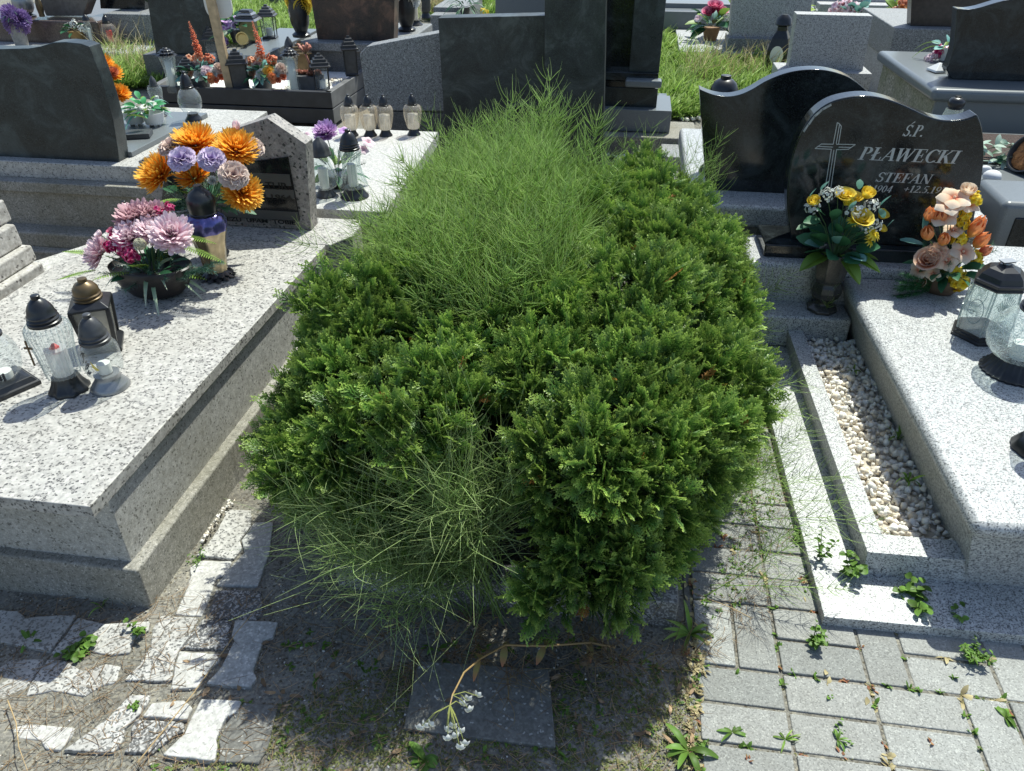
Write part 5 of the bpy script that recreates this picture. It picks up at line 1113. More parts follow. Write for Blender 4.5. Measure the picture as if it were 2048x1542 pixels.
# peach arrangement
bb = G(1885, 592, RZ); c = Vector((bb.x, bb.y + .05, RZ + .07))
t = bouquet('flower_arrangement', 'tall arrangement of peach roses, lilies and orange tulips with yellow sprays', 'flowers', Vector((c.x, c.y, RZ)), c,
  [('rose', P_PCH, 1856, 520, .027, -.05), ('orchid', P_LILY, 1840, 540, .03, -.04), ('orchid', P_LILY, 1898, 412, .04, -.02), ('ruffle', P_PCH, 1872, 508, .03, -.03), ('orchid', P_LILY, 1892, 522, .036, -.06), ('orchid', P_LILY, 1925, 505, .04, -.04), ('orchid', P_LILY, 1908, 398, .046, .0), ('orchid', P_LILY, 1885, 435, .042, -.01), ('bud', P_LILY, 1935, 382, .022, .02), ('orchid', P_LILY, 1935, 412, .034, .02),
   ('tulip', P_TUL, 1860, 434, .026, 0), ('tulip', P_TUL, 1878, 440, .028, -.01), ('tulip', P_TUL, 1855, 470, .027, -.03), ('tulip', P_TUL, 1887, 482, .024, -.04), ('tulip', P_TUL, 1948, 462, .03, 0), ('tulip', P_TUL, 1958, 485, .028, 0), ('tulip', P_TUL, 1955, 450, .024, .02), ('tulip', P_RED2, 1965, 505, .022, 0),
   ('cluster', P_YEL, 1922, 448, .022, .02), ('cluster', P_YEL, 1928, 430, .02, .02), ('cluster', P_YEL, 1945, 398, .02, .03), ('cluster', P_YEL, 1915, 482, .026, 0), ('cluster', P_YEL, 1950, 515, .024, 0), ('cluster', P_YEL, 1916, 560, .03, -.05), ('orchid', P_YEL, 1912, 545, .02, -.07), ('bud', P_LILY, 1842, 563, .018, -.05), ('orchid', P_LILY, 1866, 548, .022, -.07), ('orchid', P_LILY, 1905, 462, .03, 0)],
  [('leaf', LEAF, 24, .1, .085), ('pine', LEAF, 14, .1, .1)], fs=1.36)
part('bowl', M().lathe([(.05, 0), (.065, .02), (.07, .055), (.066, .062), (.05, .05)], 32), plain('brown_pot', (.10, .065, .04), .7, noise=.3), t, smooth=50)
pn = M()
for dx, dz in ((-1, .25), (-1, 0), (-.9, -.2), (-1, .1), (-.8, .45)):
    base_ = Vector((-.05, -.05, .03 + dz * .05)); d = Vector((dx, -.3, dz * .6)).normalized(); pine(pn, base_, d, .13, 200, .022)
    for s_ in (.04, .07, .1): pine(pn, base_ + d * s_, d + Vector((0, -.5, .2)), .04, 60, .018); pine(pn, base_ + d * s_, d + Vector((0, .5, -.1)), .04, 60, .018)
part('pine_sprigs', pn, petalm('green_pine', (.03, .11, .03), (.05, .17, .06), (.16, .28, .14), .7, .1, .6), t)
lf = M(); leaf(lf, AY(1800, 480, c.y) - Vector((c.x, c.y, RZ)), (1, 0, -.05), .09, .035, .1); leaf(lf, AY(1852, 425, c.y) - Vector((c.x, c.y, RZ)), (.1, 0, -1), .06, .04, .1); part('blue_leaves', lf, LEAF_B, t, smooth=True)
# behind the wavy black headstone at left: orange spiky flowers and white trough
c = AY(228, 250, 3.62); c.z = GZ + .10
t = thing('flower_vase', 'dark vase half hidden by the wavy black headstone, holding spiky orange flowers', 'vase', (c.x, c.y, GZ)); part('body', M().lathe([(.04, 0), (.04, .01), (.025, .03), (.04, .08), (.045, .12)], 24), PLAST, t, smooth=50)
bouquet('bouquet', 'spiky orange silk flowers drooping beside the right edge of the wavy black headstone', 'flowers', c, c,
  [('mum', P_OR, 206, 132, .06, 0), ('mum', P_OR, 224, 150, .058, 0), ('mum', P_OR, 240, 190, .055, 0), ('mum', P_RED2, 226, 146, .03, -.04)], [('leaf', LEAF_Y, 10, .1, .09)])
b_ = G(292, 250, GZ); c = b_ + Vector((0, .02, .07))
t = bouquet('flower_arrangement', 'white plastic trough of small white flowers and trailing green leaves on the grey cover', 'flowers', b_, c,
  [('daisy', P_WHT, 270, 212, .03, 0), ('daisy', P_WHT, 288, 214, .03, 0), ('daisy', P_WHT, 305, 208, .026, 0), ('daisy', P_WHT, 278, 220, .026, -.02), ('daisy', P_WHT, 258, 225, .02, -.02)],
  [('leaf', petalm('emerald_leaves', (.05, .25, .08), (.08, .36, .14), (.15, .45, .25), .5, .25, .45), 24, .09, .07), ('leaf', LEAF_Y, 14, .1, .06), ('blade', LEAF_B, 8, .08, .12)])
m = M()
for dx in (-.055, .055):
    part('trough', M().lathe([(.045, .012), (.058, .07), (.055, .07), (.045, .03)], 28, c=(dx, 0)), WHITEP, t, smooth=50)
    m.box(dx - .03, dx - .015, -.01, .01, 0, .013); m.box(dx + .015, dx + .03, -.01, .01, 0, .013)
part('feet', m, WHITEP, t)
# planter bouquets
gP = 'matching bouquets of orange and white roses in the planter grave'
for px, py, sh, lb, extra in ((404, 172, 0, 'round bouquet with a mauve rose and coral spike, left of the timber post', P_PK), (528, 172, 122, 'round bouquet of orange and cream roses with coral spike, right of the post', P_OR)):
    b_ = G(px, py + 6, PZ); c = b_ + UP * .10
    bl = [('ruffle', P_PCH, px - 20, py - 24, .034, -.02), ('ruffle', P_WHT, px - 4, py - 22, .032, -.04), ('ruffle', extra, px + 10, py - 28, .034, -.04), ('ruffle', P_WHT, px + 24, py - 24, .03, -.02), ('ruffle', P_CRM, px + 34, py - 34, .032, 0), ('ruffle', P_CRM, px - 14, py - 40, .03, 0), ('mums', P_PCH, px + 18, py - 10, .02, -.06), ('mums', P_RED2, px + 28, py - 12, .02, -.05), ('mums', P_RED2, px + 38, py - 18, .022, -.02),
          ('ruffle', P_TUL, px + 16, py - 18, .026, -.06), ('cluster', P_PCH, px - 26, py - 48, .03, .02), ('cluster', P_PCH, px - 8, py - 56, .03, .02), ('cluster', P_RED2, px + 14, py - 52, .03, .02)]
    t = bouquet('flower_arrangement', lb, 'flowers', b_, c, bl, [('leaf', LEAF_B, 30, .14, .09), ('leaf', LEAF, 20, .12, .10)], group=gP, fs=1.4)
    sp = spike(.27, .05, 90).xf(Matrix.Translation(AY(px - 2, py - 52, c.y) - b_) @ Matrix.Rotation(-.12, 4, 'Y')); part('flower_spike', sp, P_RED2, t, smooth=True)
    part('pot', M().lathe([(.06, 0), (.075, .07), (.07, .07)], 20), GREYP, t, smooth=50)
b_ = G(618, 180, PZ); t = thing('succulent_trough', 'dark grey trough with reddish succulents and a tall fleshy bloom in the planter grave', 'plant pot', b_)
part('trough', M().hexa([(-.10, -.055, 0), (.10, -.055, 0), (.10, .055, 0), (-.10, .055, 0)], [(-.115, -.065, .11), (.115, -.065, .11), (.115, .065, .11), (-.115, .065, .11)]), GREYP, t, bevel=.006)
SUC = petalm('red_succulent', (.2, .22, .12), (.4, .2, .15), (.6, .25, .18), .5, .15, .4)
for dx in (-.07, -.02, .04, .08): part('succulent', mum(.035, 50, .3, .5, 4).xf(Matrix.Translation((dx, random.uniform(-.02, .02), .115))), SUC, t, smooth=True)
m = M(); m.tube([(.02, 0, .1), (.03, 0, .2), (.0, 0, .29)], .008, 6)
for k in range(9): a = k * .7; m.tube([(.01, 0, .26), (.01 + .05 * math.cos(a), .04 * math.sin(a), .31 + .01 * (k % 3))], [.007, .01], 6)
part('flower_stalk', m, SUC, t, smooth=True)
# other background flowers
def potfl(px, py, z, label, blooms, leaves, potR=.06, potH=.10, potm=TERRAC, name='potted_flowers', cat='potted flowers', stems=True):
    b_ = G(px, py, z); c = b_ + UP * potH
    t = bouquet(name, label, cat, b_, c, blooms, leaves, stems); part('pot', M().lathe([(potR * .7, 0), (potR, potH), (potR * 1.05, potH + .005), (potR * .9, potH + .004)], 24), potm, t, smooth=50); return t
potfl(160, 88, .14, 'brown pot of small white flowers on the pale slab, top left', [('tiny', P_WHT, 140, 56, .05, 0), ('tiny', P_WHT, 150, 50, .05, 0), ('tiny', P_WHT, 166, 58, .05, -.03), ('tiny', P_WHT, 172, 62, .045, 0)], [('leaf', LEAF, 20, .12, .09)], .075, .12, plain('ochre_pot', (.36, .22, .08), .7))
potfl(45, 92, .14, 'tall grey cone pot of purple lavender-like spikes at the top left', [('mum', P_LAV, 24, 36, .12, 0), ('mum', P_LAV, 34, 48, .12, 0), ('mum', P_LAV, 20, 26, .09, .05), ('mum', P_LAV, 40, 38, .10, 0)], [('blade', LEAF, 10, .1, .12)], .085, .26, VASEG)
potfl(286, 80, .12, 'low clump of white and pink flowers leaning against the large dark headstone', [('ruffle', P_WHT, 268, 42, .07, 0), ('ruffle', P_WHT, 288, 50, .07, 0), ('orchid', P_VIO, 248, 40, .06, 0), ('orchid', P_VIO, 258, 52, .06, 0)], [('leaf', LEAF_Y, 16, .15, .16), ('leaf', LEAF, 10, .12, .14)], .08, .12, GREYP)
potfl(478, 84, .35, 'violet and red flowers in a dark pot beside the gold can', [('cluster', P_VIO, 455, 54, .06, 0), ('cluster', P_LIL, 470, 48, .06, 0), ('cluster', P_MAG, 452, 62, .05, 0), ('ruffle', P_PK, 487, 52, .04, 0), ('cluster', P_LAV, 450, 80, .07, 0), ('cluster', P_RED, 492, 62, .04, 0)], [('leaf', LEAF, 24, .14, .12), ('fern', LEAF, 6, .12, .2)], .07, .1, PLAST)
t = thing('gold_can', 'gold-coloured can lying on its side beside the violet flowers', 'can', G(488, 92, .35), .4); part('can', M().lathe([(.05, 0), (.05, .1), (.042, .1), (.04, .06)], 28).xf(Matrix.Translation((0, 0, .05)) @ Matrix.Rotation(R_(75), 4, 'X')), GOLD, t, smooth=50)
for px, py, lb, blo, gl_ in ((604, 73, 'dark vase of pale yellow roses, left end of the dark speckled slab', [('rose', P_YEL, 582, 8, .055, 0), ('rose', P_YEL, 604, 12, .06, -.03), ('rose', P_WHT, 592, 2, .05, 0), ('rose', P_YEL, 612, 0, .05, 0)], 0),
                             (814, 62, 'dark vase of white roses, right end of the dark speckled slab', [('rose', P_WHT, 794, 4, .05, 0), ('rose', P_WHT, 812, 6, .055, -.03), ('rose', P_WHT, 826, 2, .05, 0)], 0)):
    b_ = G(px, py, zc); 
    hh = .34; t = bouquet('flower_vase', lb, 'vase', b_, b_ + UP * (hh - .02), blo, [('leaf', LEAF, 8, .1, .07)], group='dark flower vases on the speckled slab')
    part('body', M().lathe([(.075, 0), (.078, .02), (.05, .04), (.075, .1), (.085, .2), (.07, .26), (.08, hh), (.06, hh)], 28), PLAST, t, smooth=50)
potfl(1420, 80, .12, 'brown pot of bright pink roses with large leaves, upper right', [('rose', P_MAG, 1430, 12, .065, 0), ('rose', P_MAG, 1418, 24, .06, -.02), ('rose', P_MAG, 1442, 22, .06, 0), ('orchid', P_PK, 1398, 36, .07, -.03), ('tiny', P_WHT, 1452, 36, .06, 0)], [('leaf', LEAF, 18, .16, .20), ('leaf', LEAF_Y, 10, .2, .2), ('leaf', LEAF_B, 4, .15, .16)], .09, .12, plain('brown_basket', (.3, .17, .08), .8, noise=.2))
potfl(1700, 50, .1, 'cluster of soft pink blossoms with blue-green leaves, above the leaning granite headstone', [('cluster', P_PK, 1672, 20, .08, 0), ('cluster', P_PK, 1690, 14, .09, 0), ('cluster', P_PK, 1704, 20, .08, 0), ('cluster', P_PK, 1722, 24, .06, 0), ('tiny', P_WHT, 1622, 22, .06, 0)], [('round', LEAF_B, 12, .2, .13), ('leaf', LEAF, 10, .15, .12)], .1, .1, PLAST)
potfl(1800, 54, .31, 'orange and coral gladiolus flowers with drooping yellow-green leaves left of the brown-edged headstone', [('cluster', P_TUL, 1808, 24, .06, -.02), ('cluster', P_RED2, 1806, 8, .06, 0), ('cluster', P_OR, 1818, 30, .05, -.02), ('cluster', P_PCH, 1790, 22, .05, 0), ('cluster', P_OR, 1822, 12, .05, 0), ('cluster', P_RED2, 1816, 40, .04, 0)], [('leaf', LEAF_Y, 16, .16, .2)], .06, .06, PLAST)
potfl(1888, 120, .505, 'white pot tipped with red and pink blossoms beside the tall curved black headstone', [('cluster', P_RED, 1895, 100, .045, 0), ('cluster', P_MAG, 1880, 104, .04, 0), ('cluster', P_PK, 1872, 110, .035, 0), ('cluster', P_PK, 1858, 118, .03, -.03)], [('round', LEAF_B, 8, .1, .07), ('blade', LEAF_Y, 8, .08, .16)], .05, .08, WHITEP)
t = thing('white_holder', 'small white pyramid-shaped holder on the bullnosed slab, in front of the red blossoms', 'ornament', G(1876, 142, .505), .3); part('pyramid', M().lathe([(.075, 0), (.07, .012), (.01, .05)], 4, rot=PI / 4), WHITEP, t, bevel=.003)
potfl(1582, 98, .0, 'yellow-green leafy sprig with a turquoise holder beside the leaning granite headstone', [], [('leaf', petalm('lime_leaves', (.2, .35, .03), (.35, .5, .06), (.45, .6, .1), .5, .3, .4), 12, .1, .14), ('leaf', LEAF_B, 5, .06, .12)], .05, .34, plain('turquoise_ribbon', (.1, .4, .42), .5))
potfl(930, 30, .18, 'green spiky plant in a small pot on the distant border, top centre', [('tiny', P_YEL, 968, 26, .06, 0)], [('blade', LEAF, 30, .12, .22)], .06, .08, GREYP)
# tipped pot, foam and stones on the tomb at the right edge
b_ = G(2040, 345, .30); t = thing('tipped_flower_pot', 'black flower pot tipped on its side showing brown floral foam, at the right edge', 'flower pot', b_)
rm = Matrix.Translation((0.01, 0, .095)) @ Matrix.Rotation(R_(-62), 4, 'Y') @ Matrix.Rotation(R_(20), 4, 'X')
part('pot', M().lathe([(.07, -.14), (.095, 0), (.10, .02), (.093, .02), (.088, 0), (.07, -.08)], 40).xf(rm), PLAST_G, t, smooth=50)
fo = M().lathe([(.082, -.03), (.084, .0), (.06, .012), (.0, .014)], 28); fo.v = [(p[0] + random.uniform(-.004, .004), p[1] + random.uniform(-.004, .004), p[2] + random.uniform(-.006, .006)) for p in fo.v]
part('floral_foam', fo.xf(rm), FOAM, t)
b_ = G(2000, 330, .30); t = thing('wilted_leaves', 'heap of faded silk leaves spilling from the tipped pot', 'leaves', b_); m = M(); m2 = M()
for k in range(34): leaf(m if k % 3 else m2, (random.uniform(-.09, .07), random.uniform(-.05, .08), random.uniform(.01, .12)), (random.uniform(-1, 1), random.uniform(-1, .3), random.uniform(-.5, .6)), random.uniform(.05, .09), .028, .2)
part('pale_leaves', m, petalm('faded_leaves', (.25, .36, .28), (.36, .48, .38), (.5, .6, .5), .5, .15, .5), t, smooth=True); part('green_leaves', m2, LEAF, t, smooth=True)
def rock(R, sd, sc=(1, 1, .7)):
    rn = random.Random(sd); m = M().ball((0, 0, 0), R, 14, 9, 0, sc); ph = [(Vector((rn.uniform(-1, 1), rn.uniform(-1, 1), rn.uniform(-1, 1))).normalized(), rn.uniform(.75, .95)) for _ in range(9)]
    out = []
    for p in m.v:
        v = Vector(p)
        for n_, dd in ph:
            e = v.dot(n_) - R * dd * .8
            if e > 0: v -= n_ * e * .8
        out.append(tuple(v))
    m.v = out; return m
for px, py, rr2, lb in ((1982, 362, .045, 'white rounded stone lying in front of the tipped pot'), (1968, 346, .032, 'smaller pale grey stone tucked against the name stone behind the white one')):
    b_ = G(px, py, .30); t = part('stone', rock(rr2, px), STONEW, None, smooth=True); t.location = (b_.x, b_.y, .30 + rr2 * .5); tag(t, lb, 'stone')
b_ = G(958, 1168, 0); t = thing('lost_candle', 'weathered pale plastic grave candle standing in the dark hollow under the thuja', 'grave candle', b_)
part('body', M().lathe([(.024, 0), (.026, .01), (.024, .06), (.018, .085)], 24), plain('dull_white_plastic', (.4, .4, .38), .5, noise=.3), t, smooth=50); part('cap', M().lathe([(.03, .083), (.03, .092), (.02, .1), (.006, .104)], 24), CANG, t, smooth=50)
# ================================================================== PEBBLES
def icos():
    b_ = bpy.data.meshes.new('i'); import bmesh
    bm = bmesh.new(); bmesh.ops.create_icosphere(bm, subdivisions=1, radius=1); v = np.array([p.co[:] for p in bm.verts]); f = np.array([[q.index for q in p.verts] for p in bm.faces]); bm.free(); bpy.data.meshes.remove(b_); return v, f
IV, IF = icos(); IQ = np.concatenate([IF, IF[:, 2:3]], axis=1)
def euler_mats(n, rng, tilt=3.14):
    a, b_, c = rng.uniform(0, 6.28, n), rng.uniform(-tilt, tilt, n), rng.uniform(-tilt, tilt, n)
    ca, sa, cb, sb, cc, sc = np.cos(a), np.sin(a), np.cos(b_), np.sin(b_), np.cos(c), np.sin(c); Z = np.zeros(n); O = np.ones(n)
    A = np.stack([np.stack([ca, -sa, Z], 1), np.stack([sa, ca, Z], 1), np.stack([Z, Z, O], 1)], 1)
    B = np.stack([np.stack([cb, Z, sb], 1), np.stack([Z, O, Z], 1), np.stack([-sb, Z, cb], 1)], 1)
    C_ = np.stack([np.stack([O, Z, Z], 1), np.stack([Z, cc, -sc], 1), np.stack([Z, sc, cc], 1)], 1)
    return A @ B @ C_
def pebbles(name, P, R, mat, label=None, rng=RNG):
    """P: n x 3 centres, R: radii"""
    n = len(P); tpl = []
    for k in range(10):
        v = IV.copy()
        for _ in range(9):
            d = rng.normal(size=3); d /= np.linalg.norm(d); e = np.maximum(v @ d - rng.uniform(.3, .7), 0); v -= e[:, None] * d
        tpl.append(v * rng.uniform(.65, 1.25, 3))
    idx = rng.integers(0, 10, n); T = np.stack(tpl)[idx]; M3 = euler_mats(n, rng)
    V = np.einsum('nij,nkj->nki', M3, T) * R[:, None, None] + P[:, None, :]
    m = len(IV); F = (IF[None] + (np.arange(n) * m)[:, None, None]).reshape(-1, 3)
    me = bpy.data.meshes.new(name); V = V.reshape(-1, 3); me.vertices.add(len(V)); me.vertices.foreach_set('co', V.astype(np.float32).ravel())
    me.loops.add(len(F) * 3); me.loops.foreach_set('vertex_index', F.astype(np.int32).ravel()); me.polygons.add(len(F)); me.polygons.foreach_set('loop_start', np.arange(0, len(F) * 3, 3, dtype=np.int32))
    a = me.attributes.new('t', 'FLOAT', 'POINT'); a.data.foreach_set('value', np.repeat(rng.uniform(0, 1, n), m).astype(np.float32))
    a = me.attributes.new('r', 'FLOAT', 'POINT'); a.data.foreach_set('value', np.repeat(rng.uniform(0, 1, n), m).astype(np.float32))
    me.update(calc_edges=True)
    o = part(name, None, mat, None, me=me); o['kind'] = 'stuff'; return o
PEB = petalm('pale_pebbles', (.66, .56, .42), (.76, .70, .60), (.80, .78, .72), .3, 0, .75, .18, .3)
n = 1700; xs_ = RNG.uniform(.765, .985, n); ys_ = RNG.uniform(1.64, 2.73, n)
zs_ = .055 + RNG.uniform(0, .028, n); pm = M(); pm.v = list(zip(xs_, ys_, zs_)); rot3(pm)
pebbles('pebbles', np.array(pm.v), RNG.uniform(.0095, .019, n), PEB)
m = M(); m.box(.74, 1.0, 1.6, 2.76, .03, .062); struct('pebble_bed', rot3(m), plain('pale_sand', (.45, .40, .32), .9, noise=.3, nscale=90, bmp=.6))
# loose pebbles and chips on the soil and beyond the thuja
def region(poly, n, z=0.0, rng=RNG):
    P = [G(x, y, z) for x, y in poly]; xs = [p.x for p in P]; ys = [p.y for p in P]; out = []
    def inside(x, y):
        c = False; j = len(P) - 1
        for i in range(len(P)):
            if (P[i].y > y) != (P[j].y > y) and x < (P[j].x - P[i].x) * (y - P[i].y) / (P[j].y - P[i].y) + P[i].x: c = not c
            j = i
        return c
    while len(out) < n:
        x, y = rng.uniform(min(xs), max(xs)), rng.uniform(min(ys), max(ys))
        if inside(x, y): out.append((x, y, z))
    return np.array(out)
q = region([(1200, 300), (1345, 278), (1362, 385), (1290, 350)], 520, .012); pebbles('pebbles', q, RNG.uniform(.008, .022, len(q)), petalm('white_chippings', (.55, .45, .36), (.68, .66, .62), (.72, .71, .68), .25, 0, .8, .25))
q = region([(620, 156), (700, 156), (640, 182), (560, 180)], 420, .19); pebbles('pebbles', q, RNG.uniform(.012, .022, len(q)), PEB)
q = region([(1340, 240), (1400, 240), (1400, 200), (1330, 205)], 160, .0); pebbles('pebbles', q, RNG.uniform(.01, .03, len(q)), PEB)
q = region([(520, 1240), (1385, 1290), (1395, 1542), (300, 1542), (480, 1400)], 420, -.002); pebbles('soil_grit', q, RNG.uniform(.0015, .005, len(q)), petalm('grit', (.3, .27, .22), (.45, .43, .38), (.6, .58, .54), .5, 0, .9, .4))
q = region([(0, 1200), (560, 1000), (600, 1300), (400, 1542), (0, 1542)], 500, -.002); pebbles('soil_grit', q, RNG.uniform(.0015, .004, len(q)), MATS['grit'])
q = region([(400, 1090), (440, 1040), (470, 1000), (455, 1000), (405, 1075)], 70, .012); pebbles('soil_grit', q, RNG.uniform(.003, .007, len(q)), PEB)

# ================================================================== STRANDS (stems, grass, needles) in bulk
def strands(P0, D, L, bend, rad, nseg=5, rng=RNG, curl=None, flat=False):
    """P0 n x 3 roots, D unit directions, bend n x 3 added along u^2; returns verts, quads, t"""
    n = len(P0); u = np.linspace(0, 1, nseg + 1)
    C_ = P0[:, None, :] + D[:, None, :] * (L[:, None] * u)[:, :, None] + bend[:, None, :] * (L[:, None] * u ** 2)[:, :, None]
    if curl is not None: C_ = C_ + curl[:, None, :] * (L[:, None] * (u ** 3))[:, :, None]
    T = np.gradient(C_, axis=1); T /= np.linalg.norm(T, axis=2, keepdims=True) + 1e-9
    ref = np.array([.31, .17, .93]); X = np.cross(T, ref); X /= np.linalg.norm(X, axis=2, keepdims=True) + 1e-9; Y = np.cross(T, X)
    k = 2 if flat else 3
    prof = (1 - .75 * u ** 2) if not flat else np.sin(np.pi * np.clip(.12 + .86 * u, 0, 1)) ** .7
    r = rad[:, None] * prof[None]
    angs = [0, np.pi] if flat else [0, 2 * np.pi / 3, 4 * np.pi / 3]
    V = np.stack([C_ + X * (r * np.cos(a))[:, :, None] + Y * (r * np.sin(a))[:, :, None] for a in angs], axis=2)   # n, nseg+1, k, 3
    base = (np.arange(n) * (nseg + 1) * k)[:, None, None]; s_ = (np.arange(nseg) * k)[None, :, None]
    if flat: q = np.array([[0, 1, k + 1, k]])
    else: q = np.array([[i, (i + 1) % k, k + (i + 1) % k, k + i] for i in range(k)])
    Q = (base[..., None] + s_[..., None] + q[None, None]).reshape(-1, 4)
    t = np.broadcast_to(u[None, :, None], (n, nseg + 1, k)).reshape(-1)
    return V.reshape(-1, 3), Q, t, (nseg + 1) * k
class Bulk:
    def __init__(s): s.V = []; s.Q = []; s.t = []; s.r = []; s.n = 0
    def add(s, V, Q, t, r): s.V.append(V); s.Q.append(Q + s.n); s.t.append(t); s.r.append(r); s.n += len(V)
    def strands(s, *a, rng=RNG, r=None, **k):
        V, Q, t, m = strands(*a, **k); n = len(a[0]); s.add(V, Q, t, np.repeat(rng.uniform(0, 1, n) if r is None else r, m))
    def obj(s, name, mat, root=None, kind=None, off=(0, 0, 0)):
        V = np.concatenate(s.V) - np.array(off); me = fastmesh(name, V, np.concatenate(s.Q), np.concatenate(s.t), np.concatenate(s.r))
        o = part(name, None, mat, root, me=me)
        if kind: o['kind'] = kind
        return o
def unit(a): return a / (np.linalg.norm(a, axis=-1, keepdims=True) + 1e-9)

# ------------------------------------------------------------------ the thuja
LOB = [  # centre, radii
 ((.035, 1.58, .26), (.27, .24, .27)), ((.02, 1.47, .14), (.20, .20, .16)), ((.17, 1.75, .25), (.22, .28, .26)), ((-.06, 1.83, .30), (.26, .3, .27)),
 ((-.56, 1.72, .24), (.32, .28, .26)), ((-.78, 1.72, .18), (.21, .24, .22)), ((-.72, 1.98, .26), (.22, .28, .26)), ((-.40, 1.98, .27), (.30, .30, .25)),
 ((-.28, 2.28, .28), (.38, .36, .26)), ((-.68, 2.25, .26), (.28, .30, .28)), ((.10, 2.15, .32), (.32, .34, .28)), ((.28, 2.10, .24), (.22, .36, .26)),
 ((.24, 2.45, .28), (.26, .34, .28)), ((.04, 2.60, .32), (.34, .36, .28)), ((-.45, 2.65, .22), (.34, .34, .26)), ((.20, 2.80, .32), (.27, .3, .27)), ((.10, 3.08, .30), (.26, .28, .26)), ((-.12, 3.0, .26), (.3, .3, .25)), ((-.25, 3.1, .22), (.36, .3, .24)), ((-.62, 2.95, .2), (.2, .25, .2))]
LC = np.array([c for c, r in LOB]); LR = np.array([r for c, r in LOB])
kf = .88 + .08 * np.clip((LC[:, 1] - 2.1) / .8, 0, 1)          # the shrub stands tall: its front bulges over the kerb
LC[:, 0] = -.21 + (LC[:, 0] + .21) * .945 - .03 * (LC[:, 0] > .05); LR = LR * np.array([.93, .97, 1.]); LC = np.stack([LC[:, 0] * kf, LC[:, 1] * kf, CH - (CH - LC[:, 2]) * kf], 1); LR = LR * kf[:, None]
low = LC.copy()[[0, 2, 4, 5, 6, 9, 11, 12]]; low[:, 2] = .16; low[:, 1] += .12; lr = LR[[0, 2, 4, 5, 6, 9, 11, 12]] * np.array([.95, .9, .7])
rb = np.random.default_rng(21); bump_c = []; bump_r = []
for i in range(len(LC)):                                         # billows on the surface of every limb
    for k in range(5):
        d = rb.normal(size=3); d[2] = abs(d[2]) * .9 + .1; d[1] -= .4; d /= np.linalg.norm(d); q = rb.uniform(.34, .5); bump_c.append(LC[i] + d * LR[i] * (1.06 - q * .62)); bump_r.append(LR[i] * q * np.array([1, 1, .9]))
LC = np.concatenate([LC, low, np.array(bump_c)]); LR = np.concatenate([LR, lr, np.array(bump_r)]); LOB = list(zip(LC.tolist(), LR.tolist()))
rng = np.random.default_rng(11)
pts = []; nrm = []
for i, (c, r) in enumerate(LOB):
    area = (r[0] * r[1] + r[0] * r[2] + r[1] * r[2]) * 4 * PI / 3; n = int(area * 280)
    k = np.arange(n) + .5; ph = np.arccos(1 - 2 * k / n); th = PI * (1 + 5 ** .5) * k + i
    d = np.stack([np.cos(th) * np.sin(ph), np.sin(th) * np.sin(ph), np.cos(ph)], 1); d = unit(d + rng.normal(size=d.shape) * .07)
    p = np.array(c) + d * np.array(r); nn = unit(d / np.array(r))
    e = np.linalg.norm((p[:, None] - LC[None]) / LR[None], axis=2); e[:, i] = 9
    ok = (e.min(1) > .95) & (p[:, 2] > .03) & (nn[:, 2] > -.75)
    pts.append(p[ok]); nrm.append(nn[ok])
TP = np.concatenate(pts); TN_ = np.concatenate(nrm)
# lumps and dark clefts
def lump(p):
    x, y, z = p[:, 0], p[:, 1], p[:, 2]; x2 = x + .05 * np.sin(y * 17 + z * 9); y2 = y + .05 * np.sin(x * 19 + 2 - z * 7)
    return np.sin(x2 * 27 + 1.3) * np.sin(y2 * 25 + .4 + 5 * z) + .55 * np.sin(x2 * 13 - y2 * 9 + z * 21) + .35 * np.sin(z * 34 + x * 11)
lv = lump(TP); TP = TP + TN_ * np.clip(lv * .055 - .010, -.11, .06)[:, None]
kp = (lv > -.38) | (rng.random(len(TP)) < .05); TP, TN_, lv = TP[kp], TN_[kp], lv[kp]
# hollow where the horsetail comes through
H0 = np.array([-.235, 1.34, .26]); keep = np.linalg.norm((TP - H0) / np.array([.14, .28, .34]), axis=1) > 1; TP, TN_ = TP[keep], TN_[keep]
# spray template: a flat fan of scale-leaf twigs
def spray_tpl(seed):
    rn = np.random.default_rng(seed); segs = []
    def br(p, a, L, lev):
        q = p + np.array([math.cos(a), math.sin(a)]) * L; segs.append((p, q, .0021 if lev else .0022, lev))
        if lev >= 2: return
        nb = 5 if lev == 0 else 2
        for k in range(nb):
            for sg in (-1, 1):
                u = (k + .6 + .3 * rn.random()) / (nb + .3)
                br(p + (q - p) * u, a + sg * (R_(38) + rn.uniform(-.15, .15)), L * (.58 - .32 * u) * (1 if lev == 0 else .8) * rn.uniform(.8, 1.15), lev + 1)
    br(np.zeros(2), PI / 2, .055, 0); V = []; Q = []; t = []
    for p, q, w_, lev in segs:
        d = (q - p); L = np.linalg.norm(d); d = d / L; n_ = np.array([-d[1], d[0]]); b = len(V); w1 = w_ * (1.0 if lev < 2 else 1.0)
        zz = rn.uniform(-.0015, .0015)
        droop = lambda P: -.9 * P[1] ** 2 * 4
        for P_, ww in ((p, .7), (p + d * L * .7, 1.), (q, .35)):
            for sg in (-1, 1):
                xy = P_ + n_ * sg * w1 * ww * .62; V.append((xy[0], xy[1], zz + droop(xy) * .35 + (0.0006 if sg > 0 else -.0006)))
            t += [min(1, np.linalg.norm(P_) / .062)] * 2
        Q += [(b, b + 1, b + 3, b + 2), (b + 2, b + 3, b + 5, b + 4)]
    return np.array(V), np.array(Q), np.array(t)
TPL = [spray_tpl(k) for k in range(5)]; print('tufts', len(TP))
th_root = thing('thuja', 'wide mounded thuja shrub filling the plot between the two foreground tombs', 'shrub', (-.2, 2.2, 0))
NS = 29
nt_ = len(TP); ax = unit(TN_ * .75 + np.array([0, 0, .55]) + rng.normal(size=TN_.shape) * .12)
